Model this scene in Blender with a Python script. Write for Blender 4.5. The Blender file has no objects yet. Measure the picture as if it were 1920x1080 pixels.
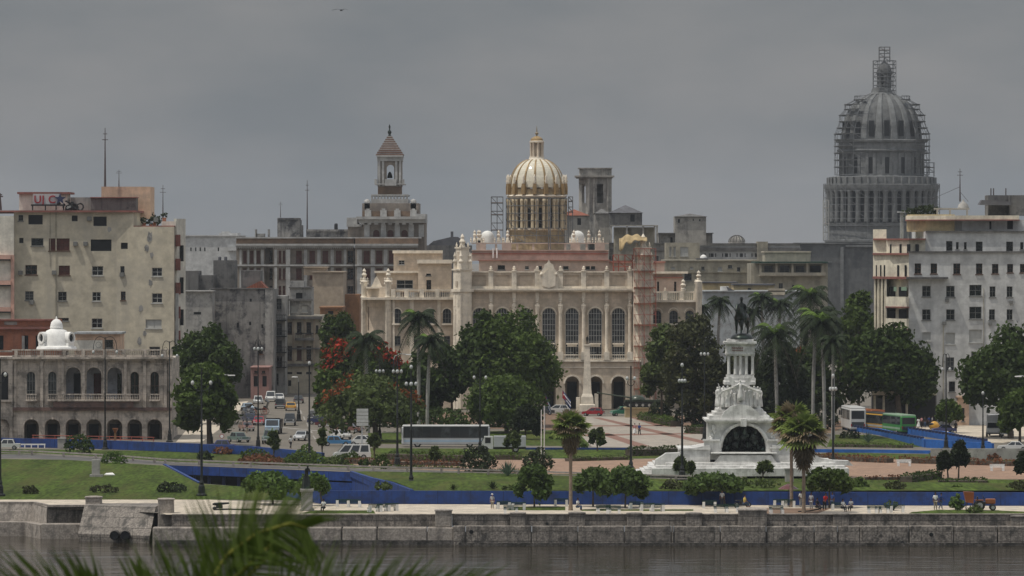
import bpy, bmesh, math, random
import numpy as np
from mathutils import Vector, Matrix
random.seed(7); rng = np.random.default_rng(7)
R = math.radians; PI = math.pi
SC = bpy.context.scene; COL = SC.collection
CH, F, HZ = 28.0, 9600.0, 465.0          # camera height, focal length and horizon row of the photograph (1920 px wide)
def X(px, Y): return (px - 960.0) * Y / F
def Z(py, Y): return CH + (HZ - py) * Y / F
def gY(py, z=0.0): return (CH - z) * F / (py - HZ)
def G(px, py, z=0.0):
    Y = gY(py, z); return (X(px, Y), Y)

# ---------------------------------------------------------------- materials
MATS = {}
def M(name, col=(.5, .5, .5), rough=.85, var=.18, scale=.6, stain=None, samt=.5, sscale=.25, streak=False, bump=0.0, bscale=4.0, metal=0.0, spec=.3, leaf=False, brick=None, fine=None, ycomp=1.0):
    if name in MATS: return MATS[name]
    m = bpy.data.materials.new(name); m.use_nodes = True; MATS[name] = m
    nt = m.node_tree; N = nt.nodes; L = nt.links
    bs = N['Principled BSDF']; bs.inputs['Roughness'].default_value = rough; bs.inputs['Metallic'].default_value = metal
    bs.inputs['Specular IOR Level'].default_value = spec
    tc = N.new('ShaderNodeTexCoord'); src = tc.outputs['Object']; src0 = src
    if ycomp != 1: mq = N.new('ShaderNodeMapping'); mq.inputs['Scale'].default_value = (1, ycomp, 1); L.new(src, mq.inputs[0]); src = mq.outputs[0]
    def mult(a, facsock, lo, hi):
        mr = N.new('ShaderNodeMapRange'); mr.inputs[1].default_value = .36; mr.inputs[2].default_value = .64
        mr.inputs[3].default_value = lo; mr.inputs[4].default_value = hi; L.new(facsock, mr.inputs[0])
        v = N.new('ShaderNodeVectorMath'); v.operation = 'SCALE'; L.new(a, v.inputs[0]); L.new(mr.outputs[0], v.inputs['Scale'])
        return v.outputs[0]
    rgb = N.new('ShaderNodeRGB'); rgb.outputs[0].default_value = (*col, 1); c = rgb.outputs[0]
    n1 = N.new('ShaderNodeTexNoise'); n1.inputs['Scale'].default_value = scale; n1.inputs['Detail'].default_value = 6; n1.inputs['Roughness'].default_value = .65
    L.new(src, n1.inputs['Vector'])
    if var: c = mult(c, n1.outputs['Fac'], 1 - var, 1 + var)
    if fine:
        n4 = N.new('ShaderNodeTexNoise'); n4.inputs['Scale'].default_value = fine[0]; n4.inputs['Detail'].default_value = 3; L.new(src, n4.inputs['Vector'])
        c = mult(c, n4.outputs['Fac'], 1 - fine[1], 1 + fine[1])
    if leaf:
        g = N.new('ShaderNodeNewGeometry')
        mr = N.new('ShaderNodeMapRange'); mr.inputs[3].default_value = .78; mr.inputs[4].default_value = 1.25; L.new(g.outputs['Random Per Island'], mr.inputs[0])
        v = N.new('ShaderNodeVectorMath'); v.operation = 'SCALE'; L.new(c, v.inputs[0]); L.new(mr.outputs[0], v.inputs['Scale']); c = v.outputs[0]
    if brick:
        bt = N.new('ShaderNodeTexBrick'); bt.inputs['Scale'].default_value = 1; bt.inputs['Brick Width'].default_value = brick[0]; bt.inputs['Row Height'].default_value = brick[1]
        bt.inputs['Mortar Size'].default_value = brick[2]; bt.inputs['Color1'].default_value = (1, 1, 1, 1); bt.inputs['Color2'].default_value = (.84, .84, .84, 1); bt.inputs['Mortar'].default_value = (brick[3],) * 3 + (1,)
        if len(brick) > 4:
            mp = N.new('ShaderNodeMapping'); mp.inputs['Rotation'].default_value = (R(90), 0, 0); L.new(src0, mp.inputs[0]); L.new(mp.outputs[0], bt.inputs['Vector'])
        else: L.new(src0, bt.inputs['Vector'])
        v = N.new('ShaderNodeVectorMath'); v.operation = 'MULTIPLY'; L.new(c, v.inputs[0]); L.new(bt.outputs['Color'], v.inputs[1]); c = v.outputs[0]
    if stain:
        def stn(sc, lo, hi, amt, c, zs):
            mp = N.new('ShaderNodeMapping'); mp.inputs['Scale'].default_value = (1, 1, zs); L.new(src, mp.inputs[0])
            n2 = N.new('ShaderNodeTexNoise'); n2.inputs['Scale'].default_value = sc; n2.inputs['Detail'].default_value = 8; n2.inputs['Roughness'].default_value = .7; L.new(mp.outputs[0], n2.inputs['Vector'])
            mr = N.new('ShaderNodeMapRange'); mr.inputs[1].default_value = lo; mr.inputs[2].default_value = hi; mr.inputs[3].default_value = 0; mr.inputs[4].default_value = amt; L.new(n2.outputs['Fac'], mr.inputs[0])
            mx = N.new('ShaderNodeMix'); mx.data_type = 'RGBA'; L.new(mr.outputs[0], mx.inputs[0]); L.new(c, mx.inputs[6]); mx.inputs[7].default_value = (*stain, 1)
            return mx.outputs[2]
        c = stn(sscale * 1.4, .50, .60, samt, c, 1.0)
        if streak: c = stn(sscale * 5, .5, .66, samt * .8, c, .07)
    L.new(c, bs.inputs['Base Color'])
    if bump:
        n3 = N.new('ShaderNodeTexNoise'); n3.inputs['Scale'].default_value = bscale; n3.inputs['Detail'].default_value = 5; L.new(src, n3.inputs['Vector'])
        b = N.new('ShaderNodeBump'); b.inputs['Strength'].default_value = bump; b.inputs['Distance'].default_value = .1; L.new(n3.outputs['Fac'], b.inputs['Height']); L.new(b.outputs[0], bs.inputs['Normal'])
    if leaf:
        tr = N.new('ShaderNodeBsdfTranslucent'); L.new(c, tr.inputs[0]); ms = N.new('ShaderNodeMixShader'); ms.inputs[0].default_value = .28
        L.new(bs.outputs[0], ms.inputs[1]); L.new(tr.outputs[0], ms.inputs[2]); L.new(ms.outputs[0], N['Material Output'].inputs[0])
    return m
GREY = (.10, .095, .09)
M('palace', (.62, .52, .41), stain=(.36, .31, .24), samt=.45, sscale=.12, streak=True, brick=(1.6, .8, .03, .82, 1))
M('palace_trim', (.76, .68, .56), stain=(.36, .33, .28), samt=.4, sscale=.3, streak=True)
M('palace_pink', (.52, .41, .34), stain=(.36, .30, .26), samt=.5, sscale=.2, streak=True)
M('red_band', (.36, .17, .13), stain=(.25, .15, .12), samt=.5)
M('white_plaster', (.72, .71, .67), stain=(.45, .44, .41), samt=.4, sscale=.3, streak=True)
M('marble', (.68, .67, .64), rough=.5, stain=(.34, .33, .32), samt=.6, sscale=.25, streak=True, brick=(1.8, .7, .02, .8, 1), bump=.2)
M('marble_plain', (.72, .71, .68), rough=.5, stain=(.34, .33, .31), samt=.6, sscale=.5, streak=True, bump=.3, bscale=2)
M('bronze', (.030, .034, .030), rough=.34, var=.3, metal=.7, stain=(.06, .10, .08), samt=.45, sscale=.8)
M('ochre_light', (.54, .45, .31), stain=(.22, .16, .09), samt=.5, sscale=.5)
M('gold', (.32, .22, .11), rough=.45, metal=.2, var=.2)
M('ochre', (.36, .28, .17), rough=.6, stain=(.14, .11, .08), samt=.5, sscale=.5, streak=True)
M('dome_tile', (.72, .67, .54), rough=.10, var=.08, scale=2, spec=.6, brick=(.7, .35, .03, .8, 1))
M('capitol', (.18, .185, .185), stain=(.085, .088, .09), samt=.6, sscale=.10, streak=True)  # base colour lowered so the stone carries the cloud shadow over the dome
M('capitol_net', (.115, .118, .118), stain=(.06, .062, .065), samt=.7, sscale=.12, streak=True)
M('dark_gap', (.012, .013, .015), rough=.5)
M('bac_pillar', (.42, .415, .40), stain=(.23, .22, .21), samt=.5, streak=True)
M('bac_wall', (.25, .215, .18), stain=(.14, .12, .11), samt=.5, streak=True)
M('bac_brown', (.20, .135, .09), stain=(.12, .09, .075), samt=.5)
M('bac_roof', (.20, .12, .09), rough=.5, brick=(.8, .5, .05, .6, 1))
M('shutter', (.095, .035, .028), rough=.7, var=.3, scale=2)
M('glass', (.012, .014, .017), rough=.15, var=.5, scale=.7, spec=.5)
M('glass_grey', (.045, .05, .055), rough=.25, var=.6, scale=1.2, spec=.5)
M('frame_white', (.42, .42, .40), var=.1)
M('frame_grey', (.18, .18, .17), var=.1)
M('frame_wood', (.10, .06, .045))
M('grey_stone', (.36, .34, .305), stain=GREY, samt=.6, sscale=.16, streak=True, bump=.3)
M('dark_stone', (.15, .145, .14), stain=(.06, .06, .06), samt=.8, sscale=.25, streak=True)
M('derelict', (.25, .24, .225), stain=(.05, .05, .055), samt=.95, sscale=.2, streak=True, bump=.4)
M('derelict_light', (.34, .33, .31), stain=(.13, .13, .13), samt=.85, sscale=.22, streak=True)
M('pale_far', (.50, .50, .49), stain=(.34, .34, .34), samt=.5)
M('cream', (.50, .45, .35), stain=(.27, .24, .2), samt=.6, sscale=.18, streak=True)
M('yellow_wall', (.47, .38, .22), stain=(.26, .22, .16), samt=.5, streak=True)
M('khaki', (.36, .33, .26), stain=(.18, .17, .14), samt=.7, sscale=.15, streak=True)
M('beige', (.38, .31, .235), stain=(.26, .21, .17), samt=.4, streak=True)
M('pink_wall', (.30, .17, .15), stain=(.25, .17, .15), samt=.6, sscale=.4, streak=True)
M('terracotta', (.36, .145, .085), stain=(.20, .10, .075), samt=.5, sscale=.5, streak=True)
M('apt', (.50, .45, .35), stain=(.40, .37, .31), samt=.5, sscale=.08, streak=True)
M('apt_light', (.66, .63, .55), stain=(.44, .42, .37), samt=.5, streak=True)
M('apt_pink', (.62, .38, .30), stain=(.42, .29, .25), samt=.4)
M('peach', (.60, .42, .30), stain=(.42, .31, .25), samt=.5, sscale=.5, streak=True)
M('loggia', (.56, .49, .42), stain=(.15, .135, .12), samt=.75, sscale=.35, streak=True, brick=(1.2, .55, .03, .75, 1), bump=.3)
M('loggia_dark', (.15, .095, .08), stain=(.06, .05, .05), samt=.7, sscale=.5)
M('loggia_inner', (.42, .43, .46), stain=(.22, .22, .24), samt=.6, sscale=.5)
M('white_paint', (.80, .79, .76), stain=(.5, .5, .48), samt=.3, sscale=.8)
M('whitebld', (.58, .58, .565), stain=(.36, .36, .36), samt=.55, sscale=.12, streak=True, brick=(3.0, 3.2, .015, .9, 1))
M('whitebld_cream', (.70, .65, .52), stain=(.42, .38, .32), samt=.45, sscale=.4, streak=True)
M('rust_red', (.26, .11, .09), stain=(.14, .08, .07), samt=.5)
M('roof_dark', (.11, .11, .12), stain=(.05, .05, .05), samt=.5)
M('roof_tile', (.30, .10, .06), stain=(.16, .08, .06), samt=.5, brick=(.5, .4, .06, .6))
M('sheet_metal', (.33, .35, .36), rough=.5, stain=(.2, .17, .15), samt=.5, sscale=.8)
M('tarp', (.40, .30, .16), rough=.7, var=.25, scale=.8)
M('tin_brown', (.27, .14, .07), stain=(.12, .08, .06), samt=.6)
M('tube', (.17, .175, .18), rough=.5, var=.2, metal=.2)
M('tube_red', (.36, .10, .07), rough=.6, var=.3)
M('antenna', (.10, .08, .08))
M('iron', (.016, .018, .018), rough=.5, var=.2)
M('lamp_glass', (.45, .46, .45), rough=.25, var=.1)
M('blue', (.018, .055, .22), rough=.65, var=.15, stain=(.02, .032, .09), samt=.7, sscale=.5, streak=True, brick=(3.6, 9, .05, .45, 1))
M('blue_light', (.025, .12, .40), rough=.6, var=.15, stain=(.02, .07, .24), samt=.4, sscale=.7)
M('concrete', (.36, .345, .32), stain=(.18, .17, .155), samt=.6, sscale=.5, bump=.3)
M('rail', (.30, .27, .25), stain=(.15, .13, .12), samt=.6, sscale=.6)
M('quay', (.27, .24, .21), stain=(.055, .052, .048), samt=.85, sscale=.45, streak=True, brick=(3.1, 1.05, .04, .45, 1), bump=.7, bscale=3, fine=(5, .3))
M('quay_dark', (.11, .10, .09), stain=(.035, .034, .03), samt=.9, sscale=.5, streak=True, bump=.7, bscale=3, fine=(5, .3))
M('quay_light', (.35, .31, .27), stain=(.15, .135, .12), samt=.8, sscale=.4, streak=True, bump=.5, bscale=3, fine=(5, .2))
M('asphalt', (.165, .145, .118), stain=(.11, .10, .085), samt=.6, sscale=.12, var=.15, fine=(2, .1))
M('asphalt_dark', (.11, .105, .10), stain=(.07, .07, .07), samt=.5, sscale=.2)
M('road_paint', (.30, .28, .25), stain=(.3, .29, .27), samt=.7, sscale=1.5)
M('paving', (.56, .485, .385), stain=(.36, .315, .26), samt=.6, sscale=.2, brick=(1.5, 1.5, .02, .85), fine=(3, .08))
M('plaza_light', (.36, .315, .265), stain=(.27, .25, .22), samt=.5, sscale=.15, brick=(3, 3, .05, .8))
M('plaza_red', (.22, .12, .09), stain=(.19, .12, .10), samt=.5, sscale=.3)
M('terrace', (.32, .205, .14), stain=(.24, .165, .12), samt=.6, sscale=.12, brick=(2.2, 2.2, .05, .8), fine=(1.5, .12))
M('kerb', (.42, .40, .37), stain=(.22, .21, .2), samt=.6, sscale=.6)
M('soil', (.19, .12, .08), stain=(.10, .08, .05), samt=.5)
M('lawn', (.052, .078, .013), stain=(.085, .084, .026), samt=.55, sscale=.13, var=.34, scale=.3, ycomp=.1, bump=.6, bscale=5, fine=(2.5, .35), rough=.95, spec=.1)
M('grass_blade', (.085, .135, .025), leaf=True, var=.2, rough=.8, spec=.1)
M('tyre', (.02, .02, .02)); M('rim', (.4, .4, .4), rough=.4, metal=.5)
M('carglass', (.03, .035, .04), rough=.08, spec=.6)
def paint(n, c): return M(n, c, rough=.3, var=.08, spec=.5)
for n, c in dict(white=(.62, .62, .60), black=(.02, .02, .022), blue_c=(.07, .22, .42), red=(.32, .02, .03), green=(.04, .20, .13), yellow=(.62, .33, .05), grey=(.10, .11, .115), dgrey=(.05, .055, .06), navy=(.03, .04, .10), dred=(.12, .03, .03), brown=(.2, .1, .08), orange=(.28, .09, .03), busgreen=(.05, .24, .06), lgreen=(.3, .42, .30), sky=(.35, .45, .55), purple=(.07, .08, .2), olive=(.035, .05, .03), teal=(.12, .18, .16), silver=(.45, .46, .47), gold_y=(.55, .30, .03)).items():
    paint('p_' + n, c)
M('skin_dark', (.12, .06, .04), rough=.6); M('skin_tan', (.32, .18, .12), rough=.6); M('hair', (.01, .01, .01))
for n, c in dict(white=(.72, .72, .70), red=(.45, .03, .03), blue=(.03, .06, .2), grey=(.35, .35, .36), black=(.025, .025, .03), khaki=(.3, .26, .2), yellow=(.55, .42, .1), pink=(.5, .25, .25), denim=(.05, .08, .14), green=(.02, .05, .035)).items():
    M('c_' + n, c, rough=.9, var=.2, scale=4)
def LM(n, c, s=.25, **k): return M(n, c, leaf=True, var=.35, scale=s, rough=.65, spec=.2, **k)
LM('leaf_dark', (.042, .068, .013)); LM('leaf_mid', (.066, .102, .018)); LM('leaf_bright', (.085, .14, .028)); LM('leaf_olive', (.080, .108, .03))
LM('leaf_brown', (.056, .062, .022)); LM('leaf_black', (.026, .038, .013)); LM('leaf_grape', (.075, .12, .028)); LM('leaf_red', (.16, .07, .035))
LM('flower_red', (.30, .03, .014)); LM('flower_orange', (.25, .065, .018)); LM('palm_green', (.024, .038, .014)); LM('palm_bright', (.11, .18, .03)); LM('palm_dead', (.12, .105, .085)); LM('fan_dead', (.21, .165, .10)); LM('fan_green', (.15, .20, .05)); LM('agave', (.075, .115, .075))
LM('frond', (.058, .086, .014)); LM('frond_yellow', (.17, .17, .03))
M('bark', (.10, .08, .06), stain=(.05, .04, .035), samt=.6, sscale=2, bump=.5); M('palm_trunk', (.30, .29, .27), stain=(.16, .15, .14), samt=.6, sscale=.6); M('fan_trunk', (.25, .19, .14), stain=(.13, .10, .08), samt=.6, sscale=1.5, bump=.5)
M('crownshaft', (.10, .15, .05))

# ---------------------------------------------------------------- mesh builder
class MB:
    cur = None
    def __init__(s, T=None): s.v = []; s.f = []; s.T = T or MB.cur
    def add(s, pts, faces):
        o = len(s.v); s.v += [tuple(p) for p in pts]; s.f += [tuple(i + o for i in f) for f in faces]; return s
    def poly(s, *pts): return s.add(pts, [tuple(range(len(pts)))])
    def box(s, x0, x1, y0, y1, z0, z1, c=0.0):
        x0, x1 = min(x0, x1), max(x0, x1); y0, y1 = min(y0, y1), max(y0, y1); z0, z1 = min(z0, z1), max(z0, z1)
        if c <= 0:
            return s.add([(x0, y0, z0), (x1, y0, z0), (x1, y1, z0), (x0, y1, z0), (x0, y0, z1), (x1, y0, z1), (x1, y1, z1), (x0, y1, z1)],
                         [(0, 3, 2, 1), (4, 5, 6, 7), (0, 1, 5, 4), (1, 2, 6, 5), (2, 3, 7, 6), (3, 0, 4, 7)])
        def ring(z, i): return [(x0 + i + c, y0 + i, z), (x1 - i - c, y0 + i, z), (x1 - i, y0 + i + c, z), (x1 - i, y1 - i - c, z), (x1 - i - c, y1 - i, z), (x0 + i + c, y1 - i, z), (x0 + i, y1 - i - c, z), (x0 + i, y0 + i + c, z)]
        return s.loft([ring(z0, c * .6), ring(z0 + c, 0), ring(z1 - c, 0), ring(z1, c * .6)])
    def loft(s, rings, cap=True, close=True):
        n = len(rings[0]); pts = [p for r in rings for p in r]; fs = []
        for k in range(len(rings) - 1):
            for i in range(n if close else n - 1):
                j = (i + 1) % n; fs.append((k * n + i, k * n + j, (k + 1) * n + j, (k + 1) * n + i))
        if cap: fs.append(tuple(reversed(range(n)))); fs.append(tuple((len(rings) - 1) * n + i for i in range(n)))
        return s.add(pts, fs)
    def lathe(s, cx, cy, prof, n=16, a0=0.0, sy=1.0, flute=0.0, cap=True):
        rings = []
        for r, z in prof:
            rings.append([(cx + r * (1 - (flute if i % 2 else 0)) * math.cos(a0 + 2 * PI * i / n), cy + sy * r * (1 - (flute if i % 2 else 0)) * math.sin(a0 + 2 * PI * i / n), z) for i in range(n)])
        return s.loft(rings, cap)
    def tube(s, p, q, r, r2=None, n=6):
        p, q = Vector(p), Vector(q); d = q - p
        if d.length < 1e-6: return s
        d.normalize(); a = d.orthogonal().normalized(); b = d.cross(a); r2 = r if r2 is None else r2
        return s.loft([[tuple(c + rr * (math.cos(2 * PI * i / n) * a + math.sin(2 * PI * i / n) * b)) for i in range(n)] for c, rr in ((p, r), (q, r2))])
    def path(s, pts, r, n=6, r2=None):
        k = len(pts) - 1
        for i in range(k):
            ra = r if r2 is None else r + (r2 - r) * i / k; rb = r if r2 is None else r + (r2 - r) * (i + 1) / k
            s.tube(pts[i], pts[i + 1], ra, rb, n)
        return s
    def ball(s, c, r, n=10, m=6, sz=1.0):
        return s.lathe(c[0], c[1], [(max(.001, r * math.sin(PI * k / m)), c[2] - r * sz * math.cos(PI * k / m)) for k in range(m + 1)], n)
    def prism(s, pts, z0, z1):
        a = sum(pts[i][0] * pts[(i + 1) % len(pts)][1] - pts[(i + 1) % len(pts)][0] * pts[i][1] for i in range(len(pts)))
        if a < 0: pts = pts[::-1]
        return s.loft([[(x, y, z0) for x, y in pts], [(x, y, z1) for x, y in pts]])
    def rot(s, a, cx=0, cy=0, start=0):
        c, q = math.cos(a), math.sin(a)
        s.v[start:] = [(cx + (x - cx) * c - (y - cy) * q, cy + (x - cx) * q + (y - cy) * c, z) for x, y, z in s.v[start:]]; return s
    # photograph-scale helpers (px, py at depth d behind the thing's front)
    def pb(s, x0, x1, yt, yb, d0, d1, c=0): T = s.T; return s.box(T.x(x0, d0), T.x(x1, d0), d0, d1, T.z(yb, d0), T.z(yt, d0), c)
    def pprism(s, pts, yt, yb): T = s.T; d = min(p[1] for p in pts); return s.prism([(T.x(a, b), b) for a, b in pts], T.z(yb, d), T.z(yt, d))
    def plathe(s, px, d, prof, n=16, **k):
        T = s.T; kk = (T.Y + d) / F; return s.lathe(T.x(px, d), d, [(r * kk, T.z(y, d)) for r, y in prof], n, **k)
    def pt(s, pts, d, r, n=5): T = s.T; return s.path([(T.x(a, d), d, T.z(b, d)) for a, b in pts], r, n)
    def wall(s, A, B, z0, z1, holes=(), t=.35, back=False):
        """upright wall from A to B (plan points) with real openings; holes = (u, zb, w, h, arch)"""
        A, B = Vector(A), Vector(B); Lg = (B - A).length; u = (B - A) / Lg; inn = Vector((-u.y, u.x))
        def P(a, z, dd=0.0): q = A + u * a + inn * dd; return (q.x, q.y, z)
        hs = [(max(.01, h[0] - h[2] / 2), min(Lg - .01, h[0] + h[2] / 2), max(z0, h[1]), min(z1 - .01, h[1] + h[3]), h[4]) for h in holes]
        xs = sorted({0.0, Lg} | {round(v, 4) for h in hs for v in h[:2]}); zs = sorted({z0, z1} | {round(v, 4) for h in hs for v in h[2:4]})
        for i in range(len(xs) - 1):
            cx = (xs[i] + xs[i + 1]) / 2; run = None
            for j in range(len(zs) - 1):
                cz = (zs[j] + zs[j + 1]) / 2
                inside = any(h[0] < cx < h[1] and h[2] < cz < h[3] for h in hs)
                if inside:
                    if run is not None: s.poly(P(xs[i], run), P(xs[i + 1], run), P(xs[i + 1], zs[j]), P(xs[i], zs[j])); run = None
                elif run is None: run = zs[j]
            if run is not None: s.poly(P(xs[i], run), P(xs[i + 1], run), P(xs[i + 1], z1), P(xs[i], z1))
        for x0, x1, b, tp, arch in hs:
            if arch:
                r = (x1 - x0) / 2; cx = (x0 + x1) / 2; zc = tp - min(r, (tp - b) * .9); rz = tp - zc; n = 10
                arc = [(cx - r * math.cos(PI * k / n), zc + rz * math.sin(PI * k / n)) for k in range(n + 1)]
                for k in range(n // 2): s.poly(P(x0, tp), P(*arc[k]), P(*arc[k + 1]))
                for k in range(n // 2, n): s.poly(P(x1, tp), P(*arc[k]), P(*arc[k + 1]))
                out = [(x0, b)] + arc + [(x1, b)]
            else: out = [(x0, b), (x0, tp), (x1, tp), (x1, b)]
            for k in range(len(out)):
                a, c = out[k], out[(k + 1) % len(out)]; s.poly(P(*a), P(*c), P(c[0], c[1], t), P(a[0], a[1], t))
        for a in (0.0, Lg): s.poly(P(a, z0), P(a, z1), P(a, z1, t), P(a, z0, t))
        s.poly(P(0, z1), P(Lg, z1), P(Lg, z1, t), P(0, z1, t))
        return s
    def mesh(s, name, mat, smooth=False):
        me = bpy.data.meshes.new(name); me.from_pydata(s.v, [], s.f); me.materials.append(MATS[mat] if isinstance(mat, str) else mat)
        bm = bmesh.new(); bm.from_mesh(me); bmesh.ops.recalc_face_normals(bm, faces=bm.faces); bm.to_mesh(me); bm.free()
        if smooth: me.polygons.foreach_set('use_smooth', [True] * len(me.polygons))
        me.update(); return me
    def each(s, name, mat, parent=None, smooth=False):
        """every separate piece becomes a mesh of its own"""
        r = list(range(len(s.v)))
        def fd(i):
            while r[i] != i: r[i] = r[r[i]]; i = r[i]
            return i
        for f in s.f:
            for i in f[1:]: r[fd(i)] = fd(f[0])
        D = {}
        for f in s.f: D.setdefault(fd(f[0]), []).append(f)
        for fs in D.values():
            ids = sorted({i for f in fs for i in f}); m = {j: k for k, j in enumerate(ids)}; MB(s.T).add([s.v[j] for j in ids], [tuple(m[i] for i in f) for f in fs]).build(name, mat, parent, smooth)
    def build(s, name, mat, parent=None, smooth=False, loc=None):
        if not s.v: return None
        o = bpy.data.objects.new(name, s.mesh(name, mat, smooth)); COL.objects.link(o)
        if smooth:
            try: o.data.set_sharp_from_angle(angle=R(40))
            except Exception: pass
        o.parent = parent.o if isinstance(parent, T) else parent
        if loc is not None: o.location = loc
        return o
def tag(o, label=None, cat=None, group=None, kind=None):
    if label: o['label'] = label
    if cat: o['category'] = cat
    if group: o['group'] = group
    if kind: o['kind'] = kind
    return o
class T:
    """a top-level thing: an Empty at its base; children use local metres"""
    def __init__(s, name, label, cat, px=None, py=None, Y=None, group=None, z=0.0, rot=0.0, X0=None):
        MB.cur = s; s.Y = Y if Y is not None else gY(py, z); s.px = px; s.X = X(px, s.Y) if X0 is None else X0; s.zb = z
        s.o = bpy.data.objects.new(name, None); COL.objects.link(s.o); s.o.location = (s.X, s.Y, z); s.o.rotation_euler = (0, 0, rot); s.o.empty_display_size = .2
        tag(s.o, label, cat, group)
    def x(s, px, d=0.0): return X(px, s.Y + d) - s.X
    def z(s, py, d=0.0): return Z(py, s.Y + d) - s.zb
    def mb(s): return MB(s)
    def face(s, mb, xa, da, xb, db, yt, yb, holes=(), t=.35, name='window'):
        A = (s.x(xa, da), da); B = (s.x(xb, db), db); Lg = math.dist(A, B); dm = (da + db) / 2; hl = []; sc = Lg / (xb - xa)
        ang = math.atan2(B[1] - A[1], B[0] - A[0]); ux, uy = math.cos(ang), math.sin(ang)
        for h in holes:
            pc, ht, hb, w = h[:4]; arch = h[4] if len(h) > 4 else 0; st = h[5] if len(h) > 5 else 'plain'; nm = h[6] if len(h) > 6 else name
            u = (pc - xa) * sc; zb, zt = s.z(hb, dm), s.z(ht, dm); ww = w * sc; hl.append((u, zb, ww, zt - zb, arch))
            if st: window(s, nm, (A[0] + ux * u, A[1] + uy * u, zb), ang, ww, zt - zb, arch, st)
        mb.wall(A, B, s.z(yb, dm), s.z(yt, dm), hl, t)
WST = {  # style: mullion columns, rows, frame, pane, recess
 'plain': (2, 2, 'frame_grey', 'glass'), 'dark': (1, 1, 'frame_grey', 'glass'), 'white': (2, 2, 'frame_white', 'glass'), 'grid': (5, 9, 'frame_white', 'glass_grey'), 'arched': (3, 3, 'frame_grey', 'glass_grey'),
 'shut': (2, 2, 'frame_wood', 'shutter'), 'wood': (2, 2, 'frame_wood', 'glass'), 'grey': (2, 3, 'frame_grey', 'glass_grey'), 'blind': (2, 1, 'frame_white', 'frame_white'), 'hole': (0, 0, 'frame_grey', 'dark_gap')}
WC = {}
def window(th, name, loc, ang, w, h, arch, style):
    key = (round(w, 1), round(h, 1), arch, style)
    if key not in WC:
        nx, nz, fm, pm = WST[style]; f = MB(); p = MB(); b = min(.09, w * .07); y0, y1 = .16, .24; r = w / 2; zc = h - r if arch else h
        def ztop(x): return (zc + math.sqrt(max(0, r * r - x * x))) if arch else h
        if arch: p.poly((-r, .25, 0), (r, .25, 0), *[(r * math.cos(PI * k / 10), .25, zc + r * math.sin(PI * k / 10)) for k in range(11)])
        else: p.box(-r, r, .25, .27, 0, h)
        if nx:
            f.box(-r, -r + b, y0, y1, 0, zc); f.box(r - b, r, y0, y1, 0, zc); f.box(-r + b, r - b, y0, y1, 0, b)
            if arch: f.path([((r - b / 2) * math.cos(PI * k / 10), (y0 + y1) / 2, zc + (r - b / 2) * math.sin(PI * k / 10)) for k in range(11)], b / 2, 4)
            else: f.box(-r + b, r - b, y0, y1, h - b, h)
            for i in range(1, nx): xx = -r + w * i / nx; f.box(xx - b * .4, xx + b * .4, y0 + .01, y1 - .01, b, ztop(xx) - b * .5)
            for j in range(1, nz):
                zz = h * j / nz; hw = r - b
                if arch and zz > zc: hw = math.sqrt(max(.01, r * r - (zz - zc) ** 2)) - b
                f.box(-hw, hw, y0 + .02, y1 - .02, zz - b * .4, zz + b * .4)
            f.box(-r - .12, r + .12, -.14, .05, -.16, -.005)
        else: f.box(-r, r, .2, .24, 0, .05)
        WC[key] = (f.mesh('window', fm), p.mesh('pane', pm))
    fm, pm = WC[key]
    o = bpy.data.objects.new(name, fm); COL.objects.link(o); o.parent = th.o; o.location = loc; o.rotation_euler = (0, 0, ang)
    q = bpy.data.objects.new('pane', pm); COL.objects.link(q); q.parent = o
    return o
def children(o): return [c for c in bpy.data.objects if c.parent == o]
def copy_tree(o, parent=None, kids=None):
    c = o.copy(); COL.objects.link(c); c.parent = parent
    for ch in children(o): copy_tree(ch, c)
    return c
def struct(mb, name, mat, smooth=False):
    o = mb.build(name, mat, None, smooth); o['kind'] = 'structure'; return o

# ---------------------------------------------------------------- skinned bodies
def skin(pts, edges, rad, sub=1, mat='bronze', name='body', parent=None):
    me = bpy.data.meshes.new('tmp'); me.from_pydata([tuple(p) for p in pts], edges, []); ob = bpy.data.objects.new('tmp', me); COL.objects.link(ob)
    ob.modifiers.new('s', 'SKIN')
    for i, v in enumerate(me.skin_vertices[0].data): v.radius = (rad[i], rad[i]) if not isinstance(rad[i], tuple) else rad[i]; v.use_root = (i == 0)
    if sub: sm = ob.modifiers.new('u', 'SUBSURF'); sm.levels = sub; sm.render_levels = sub
    dg = bpy.context.evaluated_depsgraph_get(); dg.update(); nm = bpy.data.meshes.new_from_object(ob.evaluated_get(dg)); nm.name = name
    bpy.data.objects.remove(ob); nm.materials.clear(); nm.materials.append(MATS[mat]); nm.polygons.foreach_set('use_smooth', [True] * len(nm.polygons))
    o = bpy.data.objects.new(name, nm); COL.objects.link(o); o.parent = parent.o if isinstance(parent, T) else parent; return o
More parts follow.
